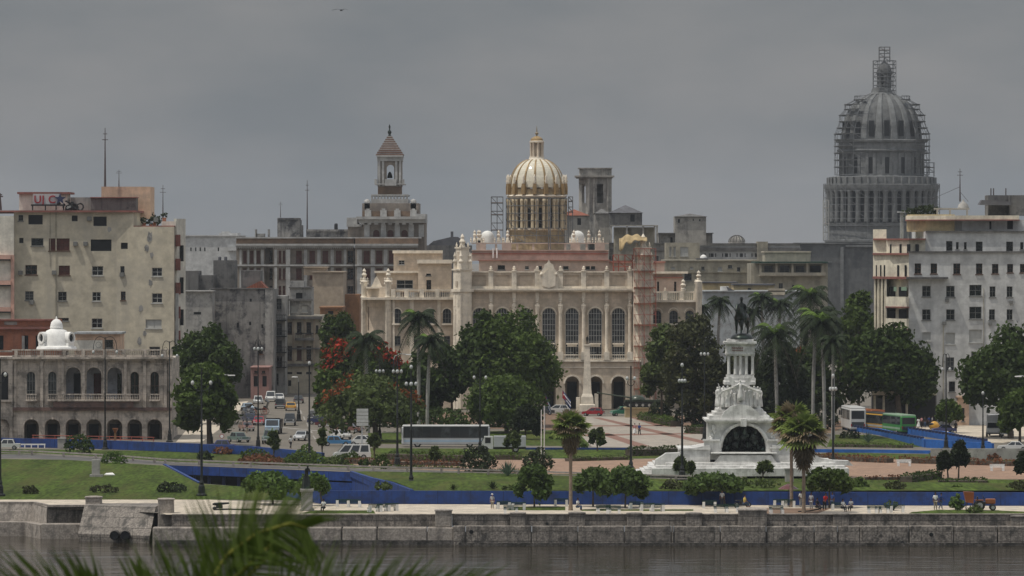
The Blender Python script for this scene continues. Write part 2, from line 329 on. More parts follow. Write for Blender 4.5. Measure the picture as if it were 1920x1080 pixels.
POSES = {
 'stand': dict(hip=.92, lean=0, legs=((-.1, .02, .48, -.11, .02, .05), (.1, -.02, .48, .11, 0, .05)), arms=((-.24, .02, 1.15, -.25, -.08, .92), (.24, .02, 1.15, .25, -.08, .92))),
 'walk': dict(hip=.90, lean=.05, legs=((-.09, -.14, .5, -.1, -.2, .05), (.09, .04, .48, .1, .3, .08)), arms=((-.23, .12, 1.15, -.24, .08, .92), (.23, -.1, 1.15, .24, -.28, .98))),
 'sit': dict(hip=.48, lean=.02, legs=((-.11, -.42, .5, -.12, -.42, .05), (.11, -.42, .5, .12, -.40, .05)), arms=((-.24, -.06, .75, -.16, -.3, .58), (.24, -.06, .75, .16, -.3, .58))),
 'lean': dict(hip=.90, lean=.22, legs=((-.1, .04, .48, -.11, .06, .05), (.1, -.08, .48, .11, -.05, .05)), arms=((-.24, -.2, 1.12, -.2, -.38, .95), (.24, -.2, 1.12, .2, -.38, .95))),
 'raise': dict(hip=.92, lean=0, legs=((-.1, .02, .48, -.11, .02, .05), (.1, -.08, .48, .12, -.06, .05)), arms=((-.34, -.05, 1.5, -.42, -.1, 1.78), (.26, -.1, 1.15, .2, -.35, 1.05))),
}
def body_pts(pose):
    p = POSES[pose]; h = p['hip']; ln = p['lean']
    pts = [(0, 0, h), (0, -ln * .4, h + .25), (0, -ln * .8, h + .46), (0, -ln, h + .56), (0, -ln - .01, h + .63), (0, -ln - .03, h + .73), (0, -ln - .02, h + .82)]
    rad = [(.15, .11), (.14, .10), (.17, .11), (.08, .07), .055, (.085, .10), (.07, .08)]; ed = [(0, 1), (1, 2), (2, 3), (3, 4), (4, 5), (5, 6)]
    for L in p['legs']:
        i = len(pts); sx = -1 if L[0] < 0 else 1
        pts += [(sx * .09, 0, h - .06), L[0:3], L[3:6], (L[3], L[4] - .16, .035)]; rad += [.095, .06, .042, .04]; ed += [(0, i), (i, i + 1), (i + 1, i + 2), (i + 2, i + 3)]
    for A in p['arms']:
        i = len(pts); sx = -1 if A[0] < 0 else 1; el = A[0:3]; hd = Vector(A[3:6]); dv = (hd - Vector(el)).normalized()
        pts += [(sx * .17, -ln * .85, h + .50), el, tuple(hd), tuple(hd + dv * .09)]; rad += [.055, .04, .028, (.035, .018)]; ed += [(2, i), (i, i + 1), (i + 1, i + 2), (i + 2, i + 3)]
        b = len(pts)
        for q in range(5):
            off = Vector(((q - 2) * .017, 0, 0)); e = hd + dv * (.16 + (.02 if q in (1, 2) else 0)) + off if q < 4 else hd + dv * .08 + Vector((-sx * .05, -.02, 0))
            pts.append(tuple(e)); rad.append(.009); ed.append((i + 3 if q < 4 else i + 2, b + q))
    return pts, ed, rad, p
def figure(parent, pose='stand', mat='skin_tan', name='body', sub=1):
    pts, ed, rad, p = body_pts(pose); return skin(pts, ed, rad, sub, mat, name, parent)
BODY = {}
def person(px, py, label, pose='stand', shirt='c_white', pants='c_denim', skinm='skin_tan', rot=0, group=None, z=0.0, hat=None, dress=False, scale=1.0):
    t = T('person', label, 'person', px=px, py=py, group=group, z=z, rot=rot); t.o.scale = (scale,) * 3
    k = (pose, skinm)
    if k not in BODY: o = figure(t, pose, skinm); BODY[k] = o.data
    else: o = bpy.data.objects.new('body', BODY[k]); COL.objects.link(o); o.parent = t.o
    p = POSES[pose]; h = p['hip']; ln = p['lean']
    k = ('s', pose, shirt)
    if k not in BODY:
        pts = [(0, 0, h - .04), (0, -ln * .4, h + .25), (0, -ln * .8, h + .47), (0, -ln, h + .54)]; rad = [(.175, .135), (.165, .125), (.185, .13), (.085, .08)]; ed = [(0, 1), (1, 2), (2, 3)]
        for A in p['arms']:
            i = len(pts); sx = -1 if A[0] < 0 else 1; pts += [(sx * .175, -ln * .85, h + .5), A[0:3]]; rad += [.075, .058]; ed += [(2, i), (i, i + 1)]
        BODY[k] = skin(pts, ed, rad, 1, shirt, 'shirt', t).data
    else: o = bpy.data.objects.new('shirt', BODY[k]); COL.objects.link(o); o.parent = t.o
    k = ('p', pose, pants, dress)
    if k not in BODY:
        if dress: BODY[k] = MB().lathe(0, 0, [(.3, .35), (.26, .6), (.19, h), (.15, h + .15)], 12, sy=.8).build('skirt', pants, t, True).data
        else:
            pts = [(0, 0, h)]; rad = [(.17, .13)]; ed = []
            for L in p['legs']:
                i = len(pts); sx = -1 if L[0] < 0 else 1; pts += [(sx * .09, 0, h - .07), L[0:3], (L[3], L[4], .1)]; rad += [.115, .078, .07]; ed += [(0, i), (i, i + 1), (i + 1, i + 2)]
            BODY[k] = skin(pts, ed, rad, 1, pants, 'trousers', t).data
    else: o = bpy.data.objects.new('trousers', BODY[k]); COL.objects.link(o); o.parent = t.o
    hy, hz = -ln - .02, h + .78
    MB().lathe(0, hy + .02, [(.075, hz - .03), (.098, hz), (.095, hz + .06), (.05, hz + .105), (.005, hz + .115)], 10, sy=1.1).build('hair', 'hair', t, True)
    if hat: MB().lathe(0, hy, [(.19, hz + .02), (.19, hz + .03), (.1, hz + .04), (.095, hz + .13), (.01, hz + .14)], 12).build('hat', hat, t, True)
    return t
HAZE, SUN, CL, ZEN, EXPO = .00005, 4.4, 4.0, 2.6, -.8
# ---------------------------------------------------------------- vegetation
def quads(name, V, mat, parent, smooth=False):
    V = np.asarray(V, dtype=np.float32); n = V.shape[0]; k = V.shape[1]
    me = bpy.data.meshes.new(name); me.vertices.add(n * k); me.vertices.foreach_set('co', V.reshape(-1)); me.loops.add(n * k); me.loops.foreach_set('vertex_index', np.arange(n * k, dtype=np.int32))
    me.polygons.add(n); me.polygons.foreach_set('loop_start', np.arange(0, n * k, k, dtype=np.int32)); me.polygons.foreach_set('loop_total', np.full(n, k, dtype=np.int32))
    me.materials.append(MATS[mat]); me.update(); me.validate(); o = bpy.data.objects.new(name, me); COL.objects.link(o); o.parent = parent.o if isinstance(parent, T) else parent; return o
def unit(v): return v / np.maximum(1e-6, np.linalg.norm(v, axis=1, keepdims=True))
def leaves(C, Nn, size, jit=.9):
    n = len(C); nn = unit(Nn + jit * rng.normal(size=(n, 3))); a = unit(np.cross(nn, rng.normal(size=(n, 3)))); b = np.cross(nn, a)
    s = size * rng.uniform(.55, 1.35, (n, 1)); a = a * s; b = b * s * .62
    return np.stack([C - a, C - b * .9, C + a, C + b], 1).astype(np.float32)
def lobeset(w, h, n, flat=False, seed=0, dp=1.0):
    r = np.random.default_rng(seed); L = [(np.array([0, 0, h * .5]), np.array([w * .30, w * .30 * dp, h * .36]))]
    for i in range(n):
        a = 2 * PI * (i + r.uniform(-.3, .3)) / n * 2.4; rr = math.sqrt((i + .6) / n)
        zc = h * (.82 - .52 * rr ** 2) + r.uniform(-.1, .1) * h if not flat else h * (.70 - .38 * rr ** 2) + r.uniform(-.07, .07) * h
        q = w * r.uniform(.15, .24); L.append((np.array([math.cos(a) * rr * w * .40, math.sin(a) * rr * w * .40 * dp, max(h * .16, zc)]), np.array([q, q * dp, min(q, h * .34) * r.uniform(.7, 1.0)])))
    for i in range(n * 2 // 3 if not flat else n // 3):
        a = 2 * PI * i * .38 + r.uniform(0, .6); q = w * r.uniform(.13, .21); L.append((np.array([math.cos(a) * w * .36, math.sin(a) * w * .36 * dp, h * r.uniform(.12, .45)]), np.array([q, q * dp, min(q, h * .3)])))
    return L
def crown_pts(L, dens):
    Cs, Ns = [], []
    for i, (c, q) in enumerate(L):
        area = 4 * PI * (q[0] * q[2]); n = max(30, int(area * dens)); d = unit(rng.normal(size=(n, 3))); lump = 1 + .2 * np.sin(d[:, :1] * 6 + i) * np.cos(d[:, 1:2] * 5 + d[:, 2:] * 4 + i * 2)
        p = c + d * q * lump * rng.uniform(.66, 1.08, (n, 1)); keep = rng.uniform(size=n) < np.where(d[:, 2] < -.35, .45, 1.0)
        for j, (c2, q2) in enumerate(L):
            if j != i: keep &= (((p - c2) / (q2 * .8)) ** 2).sum(1) > 1
        Cs.append(p[keep]); Ns.append(d[keep])
    return np.concatenate(Cs), np.concatenate(Ns)
SEED = [0]
def tree(name, label, cat, x0, x1, yt, ybc, px, pyb, mat='leaf_mid', flat=False, group=None, dens=4.2, leaf=.42, n=13, flower=None, Y=None, trunk=.035, frange=None, z=0.0, dp=1.0, fpatch=-.1):
    """crown spans x0..x1, yt..ybc; trunk foot at (px, pyb)"""
    SEED[0] += 1; Y = Y or gY(pyb, z); t = T(name, label, cat, px=px, Y=Y, group=group, z=z); k = Y / F; w = (x1 - x0) * k; h = (ybc - yt) * k; zb = Z(ybc, Y) - z; cx = ((x0 + x1) / 2 - px) * k
    L = lobeset(w, h, n, flat, SEED[0], dp); off = np.array([cx, 0, zb]); L = [(c + off, q) for c, q in L]
    # fit the crown to its width
    xs = [c[0] - q[0] for c, q in L] + [c[0] + q[0] for c, q in L]; sx = w / (max(xs) - min(xs)); zt = max(c[2] + q[2] for c, q in L) - zb; sz = h / zt
    L = [(np.array([cx + (c[0] - (max(xs) + min(xs)) / 2) * sx, c[1] * sx, zb + (c[2] - zb) * sz]), q * np.array([sx, sx, sz])) for c, q in L]
    C, Nn = crown_pts(L, dens)
    inner = np.concatenate([c + .62 * q * unit(rng.normal(size=(40, 3))) for c, q in L])
    V = np.concatenate([leaves(C, Nn, leaf), leaves(inner, rng.normal(size=inner.shape), leaf * 1.9)])
    quads('crown', V, mat, t)
    if flower:
        rel = (C[:, 2] - zb) / h; rx = np.abs((C[:, 0] - cx) / w) * 2; rim = rel + .42 * rx ** 2; up = (Nn[:, 2] > .1) & (rim > .78)
        if frange: fx = (C[:, 0] / k + px); up &= (fx > frange[0]) & (fx < frange[1])
        patch = np.sin(C[:, 0] * .55 + SEED[0]) + .6 * np.sin(C[:, 1] * 1.1 + C[:, 0] * 1.7) > fpatch
        up &= patch; F2 = C[up] + Nn[up] * .18
        quads('blossom', leaves(F2, Nn[up], leaf * .95), flower, t)
    r = max(.12, w * trunk); b = MB(); top = (cx * .4, 0, zb + h * .35); mid = (cx * .15, 0, zb * .55)
    b.path([(0, 0, -.1), mid, top], r, 8, r * .55)
    for c, q in L[1:8]: b.path([mid if c[2] < zb + h * .4 else top, tuple((np.array(top) + c) / 2 + np.array([0, 0, -.1 * h])), tuple(c)], r * .4, 5, r * .12)
    b.build('trunk', 'bark', t, True); return t
def bush(label, x0, x1, yt, yb, mat='leaf_mid', name='shrub', group=None, z=0.0, dens=9, leaf=.2, n=6, cat='shrub', dp=1.0, Y=None):
    SEED[0] += 1; Y = Y or gY(yb, z); t = T(name, label, cat, px=(x0 + x1) / 2, Y=Y, group=group, z=z); k = Y / F; w = (x1 - x0) * k; h = (yb - yt) * k
    L = lobeset(w, h, n, False, SEED[0], dp); C, Nn = crown_pts(L, dens); C[:, 2] = np.maximum(.03, C[:, 2]); quads('foliage', leaves(C, Nn, leaf), mat, t)
    b = MB()
    for i in range(4): a = i * 1.6; b.tube((0, 0, -.05), (math.cos(a) * w * .22, math.sin(a) * w * .22 * dp, h * .55), .05, .02, 5)
    b.build('stem', 'bark', t); return t
def hedge(label, a, b, h, w, mat='leaf_dark', group=None, z=0.0, leaf=.16, dens=16):
    A = Vector(G(*a, z)); B = Vector(G(*b, z)); t = T('hedge', label, 'hedge', X0=(A.x + B.x) / 2, Y=(A.y + B.y) / 2, px=0, group=group, z=z, rot=math.atan2(B.y - A.y, B.x - A.x)); Lg = (B - A).length
    n = int((Lg * (w + 2 * h)) * dens); u = rng.uniform(-Lg / 2, Lg / 2, n); s = rng.uniform(0, w + 2 * h, n)
    hh = h * (1 + .12 * np.sin(u * 1.3) + .08 * np.sin(u * 3.7))
    y = np.where(s < h, -w / 2, np.where(s > h + w, w / 2, s - h - w / 2)); zz = np.where(s < h, s, np.where(s > h + w, s - h - w, hh)) * np.where((s < h) | (s > h + w), hh / h, 1)
    nn = np.stack([np.zeros(n), np.where(s < h, -1., np.where(s > h + w, 1., 0.)), np.where((s >= h) & (s <= h + w), 1., .1)], 1)
    C = np.stack([u, y, zz], 1) + rng.normal(size=(n, 3)) * .07; C[:, 2] = np.maximum(.03, C[:, 2]); quads('foliage', leaves(C, nn, leaf), mat, t)
    MB().box(-Lg / 2 + .1, Lg / 2 - .1, -w / 2 + .15, w / 2 - .15, 0, h * .78).build('branches', 'bark', t); return t
def frond_quads(base, az, L, droop, up, nleaf=22, ll=.9, wid=.09, hang=.8, r=None):
    """one feather frond: arching rachis, leaflets on both sides"""
    r = r or rng; dirh = np.array([math.cos(az), math.sin(az), 0]); side = np.array([-math.sin(az), math.cos(az), 0]); P = []
    for i in range(nleaf + 1):
        s = i / nleaf; P.append(base + dirh * L * (s - .12 * s * s) * math.cos(up * (1 - .3 * s)) + np.array([0, 0, 1]) * L * (math.sin(up) * s - droop * s * s))
    P = np.array(P); V = []
    for i in range(1, nleaf + 1):
        s = i / nleaf; l = ll * (1 - .75 * (s - .35) ** 2) * r.uniform(.8, 1.1); tang = P[i] - P[i - 1]; tang /= np.linalg.norm(tang)
        for sg in (-1, 1):
            d = side * sg * .75 + tang * .55 + np.array([0, 0, -hang * r.uniform(.5, 1.1)]); d /= np.linalg.norm(d)
            e = P[i] + d * l; w = tang * wid; V.append([P[i] - w, P[i] + w, e + w * .4, e - w * .4])
    for i in range(nleaf): w = np.array([0, 0, .03]) + side * .04; V.append([P[i] - w, P[i] + w, P[i + 1] + w * .5, P[i + 1] - w * .5])
    return V
def royal_palm(label, px, pyb, pyc, span=60, mat='palm_green', group=None, Y=None, dead=3, bright=2, lean=0.0, name='royal_palm'):
    Y = Y or gY(pyb); t = T(name, label, 'palm tree', px=px, Y=Y, group=group); k = Y / F; H = Z(pyc, Y); L = span * k * .62
    b = MB(); b.lathe(0, 0, [(.34, -.1), (.28, .8), (.24, H * .3), (.28, H * .5), (.2, H * .86)], 10)
    b.v = [(x + lean * (z / H) ** 2, y, z) for x, y, z in b.v]; b.build('trunk', 'palm_trunk', t, True)
    b = MB(); b.lathe(0, 0, [(.21, H * .86), (.24, H * .88), (.14, H), (.05, H + .5)], 10); b.v = [(x + lean, y, z) for x, y, z in b.v]; b.build('crownshaft', 'crownshaft', t, True)
    base = np.array([lean, 0, H]); V = []; D = []; Bq = []
    for i in range(24):
        az = i * 2.4 + rng.uniform(-.2, .2); s = i / 23; up = 1.25 - 1.5 * s; (Bq if i in range(1, 1 + bright) else V).extend(frond_quads(base, az, L * rng.uniform(.9, 1.08), .6 + .35 * s, up, 20, L * .27, .1))
    for i in range(dead): D += frond_quads(base - np.array([0, 0, .4]), i * 2.1 + .5, L * .95, 1.1, -.35, 18, L * .2, .07, 1.5)
    quads('fronds', V, mat, t)
    if D: quads('dead_fronds', D, 'palm_dead', t)
    if Bq: quads('young_fronds', Bq, 'palm_bright', t)
    return t
def fan_palm(label, px, pyb, pyc, w, skirt, group=None, dead='fan_dead', z=0.0, dry=.15, mat='fan_green'):
    t = T('fan_palm', label, 'palm tree', px=px, py=pyb, group=group, z=z); k = t.Y / F; H = t.z(pyc); Rr = w * k / 2
    MB().lathe(0, 0, [(.27, -.1), (.2, .6), (.17, H * .5), (.22, H * .8), (.3, H)], 10).build('trunk', 'fan_trunk', t, True)
    def fan(base, d, L, n=13, fold=.25):
        d = d / np.linalg.norm(d); s = np.cross(d, [0, 0, 1.0]); s /= max(1e-5, np.linalg.norm(s)); u = np.cross(s, d); hub = base + d * L * .42; V = [[base - s * .03, base + s * .03, hub + s * .03, hub - s * .03]]
        for i in range(n):
            a = (i / (n - 1) - .5) * 2.9; q = d * math.cos(a) + s * math.sin(a); q = q + np.array([0, 0, -.28 * abs(math.sin(a)) - .1 * rng.uniform()]); p = s * math.cos(a) - d * math.sin(a)
            m = hub + q * L * .33 + u * fold * .1; e = hub + q * L * .62 + np.array([0, 0, -.12 * L]); wd = L * .075; V.append([hub, m - p * wd, e, m + p * wd])
        return V
    V = []; D = []
    for i in range(34):
        az = i * 2.4; el = 1.35 - 1.75 * (i / 33); d = np.array([math.cos(az) * math.cos(el), math.sin(az) * math.cos(el), math.sin(el)]); (D if rng.uniform() < dry + .25 * (i > 18) else V).extend(fan(np.array([0, 0, H]), d, Rr * rng.uniform(.9, 1.12)))
    sk = skirt * k
    for i in range(46):
        az = i * 2.4; f = i / 45; d = np.array([math.cos(az) * (.75 - .4 * f), math.sin(az) * (.75 - .4 * f), -.8 - f]); D += fan(np.array([0, 0, H - sk * .62 * f]), d, Rr * rng.uniform(.6, .85) * (1 - .3 * f), 9)
    quads('fronds', V, mat, t); quads('dead_fronds', D, dead, t); return t
def agave(label, px, py, w, h, group=None, mat='agave', z=0.0):
    t = T('agave', label, 'agave plant', px=px, py=py, group=group, z=z); k = t.Y / F; b = MB()
    for i in range(34):
        az = i * 2.4; el = .15 + 1.25 * (1 - i / 34); L = math.hypot(w / 2, h) * k * .95; d = Vector((math.cos(az) * math.cos(el), math.sin(az) * math.cos(el), math.sin(el))); s = Vector((-math.sin(az), math.cos(az), 0)) * L * .07; m = d * L * .5 + Vector((0, 0, .04)); b.add([(0, 0, .02), tuple(m - s), tuple(d * L), tuple(m + s)], [(0, 1, 2, 3)])
    b.build('blades', mat, t); return t
# ---------------------------------------------------------------- street furniture and vehicles
GLOBE = MB().ball((0, 0, 0), .2, 12, 8, 1.3).mesh('lamp_globe', 'lamp_glass', True)
def street_lamp(label, px, pyb, pyt, kind='single', group='ornamental street lamps', z=0.0, thick=1.0, arm=10):
    t = T('street_lamp', label, 'street lamp', px=px, py=pyb, z=z, group=group); H = t.z(pyt); k = t.Y / F; r = .1 * thick
    MB().lathe(0, 0, [(.55 * thick, -.05), (.55 * thick, .18), (.36 * thick, .3), (.32 * thick, 1.1), (.22 * thick, 1.3), (.26 * thick, 1.5), (.16 * thick, 1.8), (r * 1.35, 2.1)], 12, flute=.12).build('base', 'iron', t)
    p = MB(); p.lathe(0, 0, [(r * 1.35, 2.1), (r * 1.1, H * .5), (r * 1.5, H * .5 + .05), (r, H * .5 + .15), (r * .8, H)], 10); p.build('pole', 'iron', t, True)
    a = arm * k; spots = []
    if kind == 'single': spots = [(0, 0, H + .35)]; MB().lathe(0, 0, [(.08, H), (.24, H + .08), (.2, H + .14)], 8).build('bracket', 'iron', t)
    elif kind in ('twin', 'quad'):
        b = MB(); zz = H * .86
        for az in ((0, PI) if kind == 'twin' else (0, PI / 2, PI, -PI / 2)):
            c, s = math.cos(az), math.sin(az); b.path([(c * a * u, s * a * u, zz + v) for u, v in ((0, -.5), (.35, -.55), (.75, -.35), (1, .0))], .05, 5); b.path([(0, 0, zz + .2), (c * a * .5, s * a * .5, zz + .25), (c * a * .6, s * a * .6, zz - .1), (c * a * .4, s * a * .4, zz - .2)], .03, 4); spots.append((c * a, s * a, zz + .35))
        if kind == 'quad': spots.append((0, 0, H + .35))
        b.build('bracket', 'iron', t)
    elif kind == 'scroll':
        b = MB()
        for sg in (-1, 1):
            pts = [(0, 0, H - 3.2)] + [(sg * a * (1 - math.cos(u)) / 2 * 1.0, 0, H - .9 + .9 * math.sin(u)) for u in np.linspace(.1, PI, 10)]; b.path([(sg * a * math.sin(u * .5), 0, H - .2 - 1.6 * (u / PI) ** 2 + .5 * math.sin(u)) for u in np.linspace(0, PI, 10)], .045, 5)
            b.path([(sg * (a * .55 + a * .25 * math.cos(u)), 0, H - 1.1 + a * .25 * math.sin(u)) for u in np.linspace(0, 2 * PI, 12)], .03, 4); spots.append((sg * a, 0, H - 2.1))
        b.build('bracket', 'iron', t)
    elif kind == 'spear':
        b = MB(); b.lathe(0, 0, [(.09, H), (.06, H + 1.2), (.01, H + 2.2)], 8)
        for az in (0, PI / 2, PI, -PI / 2): b.path([(math.cos(az) * .5 * u, math.sin(az) * .5 * u, H - .3 + v) for u, v in ((0, -.2), (.8, -.3), (1, 0), (.7, .9), (.4, 1.3))], .045, 5); spots.append((math.cos(az) * .5, math.sin(az) * .5, H - .3))
        b.build('bracket', 'lamp_glass' if False else 'iron', t)
    elif kind == 'gooseneck':
        b = MB(); b.path([(0, 0, H - .1), (a * .1, 0, H + .5), (a * .5, 0, H + .9), (a, 0, H + .8)], .07, 6); b.build('bracket', 'frame_white', t); MB().box(a - .1, a + .9, -.18, .18, H + .68, H + .84, .05).build('lamp_head', 'white_paint', t); return t
    for s in spots: o = bpy.data.objects.new('lamp_globe', GLOBE); COL.objects.link(o); o.parent = t.o; o.location = s
    return t
WHEELS = {}
def wheel(parent, x, y, r, w=.2):
    k = (round(r, 2), round(w, 2))
    if k not in WHEELS:
        b = MB(); b.lathe(0, 0, [(r * .6, -w / 2), (r * .95, -w / 2), (r, -w / 2 + .03), (r, w / 2 - .03), (r * .95, w / 2), (r * .6, w / 2)], 16); c = MB(); c.lathe(0, 0, [(r * .15, -w / 2 - .012), (r * .58, -w / 2 - .008), (r * .58, w / 2 + .008), (r * .15, w / 2 + .012)], 12)
        for q in (b, c): q.v = [(x_, z_, y_) for x_, y_, z_ in q.v]
        WHEELS[k] = (b.mesh('wheel', 'tyre', True), c.mesh('rim', 'rim'))
    a, c = WHEELS[k]; o = bpy.data.objects.new('wheel', a); COL.objects.link(o); o.parent = parent.o; o.location = (x, y, r); q = bpy.data.objects.new('rim', c); COL.objects.link(q); q.parent = o
PROF = {  # side outlines of lower body and cabin (fractions of length / height)
 'sedan': ([(-.5, .25), (-.5, .56), (-.3, .62), (.22, .62), (.47, .54), (.5, .4), (.5, .25)], [(-.34, .62), (-.2, .98), (.06, 1.0), (.24, .62)], .14, .93),
 'hatch': ([(-.5, .25), (-.5, .58), (-.4, .63), (.25, .62), (.47, .53), (.5, .38), (.5, .25)], [(-.47, .63), (-.38, .97), (.05, 1.0), (.27, .62)], .13, .93),
 'boxy': ([(-.5, .25), (-.5, .58), (.5, .57), (.5, .25)], [(-.34, .58), (-.27, .99), (.08, .99), (.18, .58)], .14, .95),
 'van': ([(-.5, .18), (-.5, .52), (.44, .5), (.5, .4), (.5, .18)], [(-.49, .52), (-.47, .99), (.22, 1.0), (.40, .5)], .10, .96),
 'jeep': ([(-.5, .28), (-.5, .58), (.48, .58), (.5, .5), (.5, .28)], [(-.48, .58), (-.46, .98), (.12, .98), (.2, .58)], .17, .97),
}
def car(label, px, py, head, kind='sedan', col='p_white', L=4.3, W=1.7, H=1.42, group='cars in the streets', name='parked_car', cat='car', glass='carglass', z=0.0, rack=False):
    t = T(name, label, cat, px=px, py=py, group=group, rot=R(head), z=z); low, cab, wr, tw = PROF[kind]; wh = W / 2; b = MB()
    def ext(pts, w0, w1, zt):
        def hw(z): return w0 + (w1 - w0) * max(0, (z - zt)) / max(.01, H - zt)
        b.loft([[(x, -hw(z), z) for x, z in pts], [(x, hw(z), z) for x, z in pts]])
    lp = [(x * L, z * H) for x, z in low]; cp = [(x * L, z * H) for x, z in cab]; zb = low[1][1] * H
    ext([(x, z) for x, z in lp], wh, wh, 9); ext(cp, wh * .94, wh * .78, cp[0][1])
    b.build('body', col, t)
    z0, z1 = cp[0][1] + .04, H - .07
    def lerp(p, q, z): f = (z - p[1]) / (q[1] - p[1]); return p[0] + (q[0] - p[0]) * f
    xf0, xf1 = lerp(cp[3], cp[2], z0), lerp(cp[3], cp[2], z1); xb0, xb1 = lerp(cp[0], cp[1], z0), lerp(cp[0], cp[1], z1)
    def hw(z): return wh * .94 + (wh * .78 - wh * .94) * (z - cp[0][1]) / (H - cp[0][1]) + .012
    e = .015
    MB().poly((xf0 + e, -hw(z0) + .1, z0), (xf0 + e, hw(z0) - .1, z0), (xf1 + e, hw(z1) - .1, z1), (xf1 + e, -hw(z1) + .1, z1)).build('windshield', glass, t)
    MB().poly((xb0 - e, -hw(z0) + .1, z0), (xb0 - e, hw(z0) - .1, z0), (xb1 - e, hw(z1) - .1, z1), (xb1 - e, -hw(z1) + .1, z1)).build('rear_window', glass, t)
    nw = 3 if kind in ('van', 'jeep') else 2
    for sg in (-1, 1):
        for i in range(nw):
            a0, a1 = i / nw + .03, (i + 1) / nw - .03
            def P(f, z): lo, hi = (xb0, xf0) if z == z0 else (xb1, xf1); return (lo + .1 + (hi - lo - .2) * f, sg * hw(z), z)
            MB().poly(P(a0, z0), P(a1, z0), P(a1, z1), P(a0, z1)).build('side_window', glass, t)
    r = L * .075 if kind != 'jeep' else L * .088
    for x in (-.31 * L, .32 * L):
        for y in (-wh + .07, wh - .07): wheel(t, x, y, r)
    for sg in (-1, 1):
        MB().box(L / 2 - .02, L / 2 + .03, sg * wh * .72 - .12, sg * wh * .72 + .12, zb * .72, zb * .94).build('headlight', 'lamp_glass', t)
        MB().box(-L / 2 - .03, -L / 2 + .02, sg * wh * .8 - .1, sg * wh * .8 + .1, zb * .75, zb * .93).build('tail_light', 'p_red', t)
    MB().box(L / 2 - .05, L / 2 + .07, -wh * .95, wh * .95, .28 * H, .36 * H, .02).box(-L / 2 - .07, -L / 2 + .05, -wh * .95, wh * .95, .28 * H, .36 * H, .02).build('bumper', 'p_silver', t)
    if rack: MB().box(-L * .3, L * .05, -wh * .6, wh * .6, H + .02, H + .12, .03).build('roof_rack', 'p_dgrey', t)
    return t
def bus(label, px, py, head, L=11.5, W=2.5, H=3.05, col='p_white', col2=None, roof='p_white', group='buses', name='city_bus', low='p_dgrey', z=0.0, winz=(.42, .86), nwin=7, rearwin=True):
    t = T(name, label, 'bus', px=px, py=py, group=group, rot=R(head), z=z); b = MB(); b.box(-L / 2, L / 2, -W / 2, W / 2, .35, H * .93, .16); b.build('body', col, t)
    MB().box(-L / 2 + .1, L / 2 - .1, -W / 2 + .08, W / 2 - .08, H * .93 - .05, H, .08).build('roof', roof, t)
    z0, z1 = H * winz[0], H * winz[1]; x0, x1 = -L / 2 + .35, L / 2 - .35
    for sg in (-1, 1):
        for i in range(nwin):
            a = x0 + (x1 - x0) * i / nwin + .025; c = x0 + (x1 - x0) * (i + 1) / nwin - .025; door = sg < 0 and name == 'city_bus' and i in (nwin // 2 + 1,)
            MB().box(a, c, sg * (W / 2 - .05), sg * (W / 2 + .03), .45 if door else z0, z1, 0).build('door' if door else 'window', 'glass_grey' if i % 3 == 1 and not door else 'carglass', t)
        MB().box(x0 - .1, x1 + .1, sg * (W / 2 - .03), sg * (W / 2 + .004), z0 - .04, z1 + .03).build('window_band', 'p_black', t)
        if col2: MB().box(x0, x1, sg * (W / 2 - .03), sg * (W / 2 + .008), H * .24, H * .34).build('stripe', col2, t)
    MB().box(L / 2 - .1, L / 2 + .015, -W / 2 + .22, W / 2 - .22, H * .36, H * .85, .03).build('windshield', 'carglass', t)
    if rearwin: MB().box(-L / 2 - .015, -L / 2 + .1, -W / 2 + .25, W / 2 - .25, H * .52, H * .86, .03).build('rear_window', 'carglass', t)
    MB().box(-L / 2 - .012, -L / 2 + .1, -W / 2 + .3, W / 2 - .3, H * .2, H * .4).build('engine_grille', low, t)
    for x in (-L * .27, L * .32):
        for y in (-W / 2 + .16, W / 2 - .16): wheel(t, x, y, .48, .3)
    for sg in (-1, 1):
        MB().box(L / 2 - .05, L / 2 + .03, sg * W * .36 - .15, sg * W * .36 + .15, .6, .85).build('headlight', 'lamp_glass', t); MB().box(-L / 2 - .03, -L / 2 + .05, sg * W * .4 - .08, sg * W * .4 + .08, .8, 1.2).build('tail_light', 'p_red', t)
        MB().box(L / 2, L / 2 + .12, sg * (W / 2 + .02), sg * (W / 2 + .28), H * .6, H * .8, .03).build('mirror', 'p_black', t)
    return t
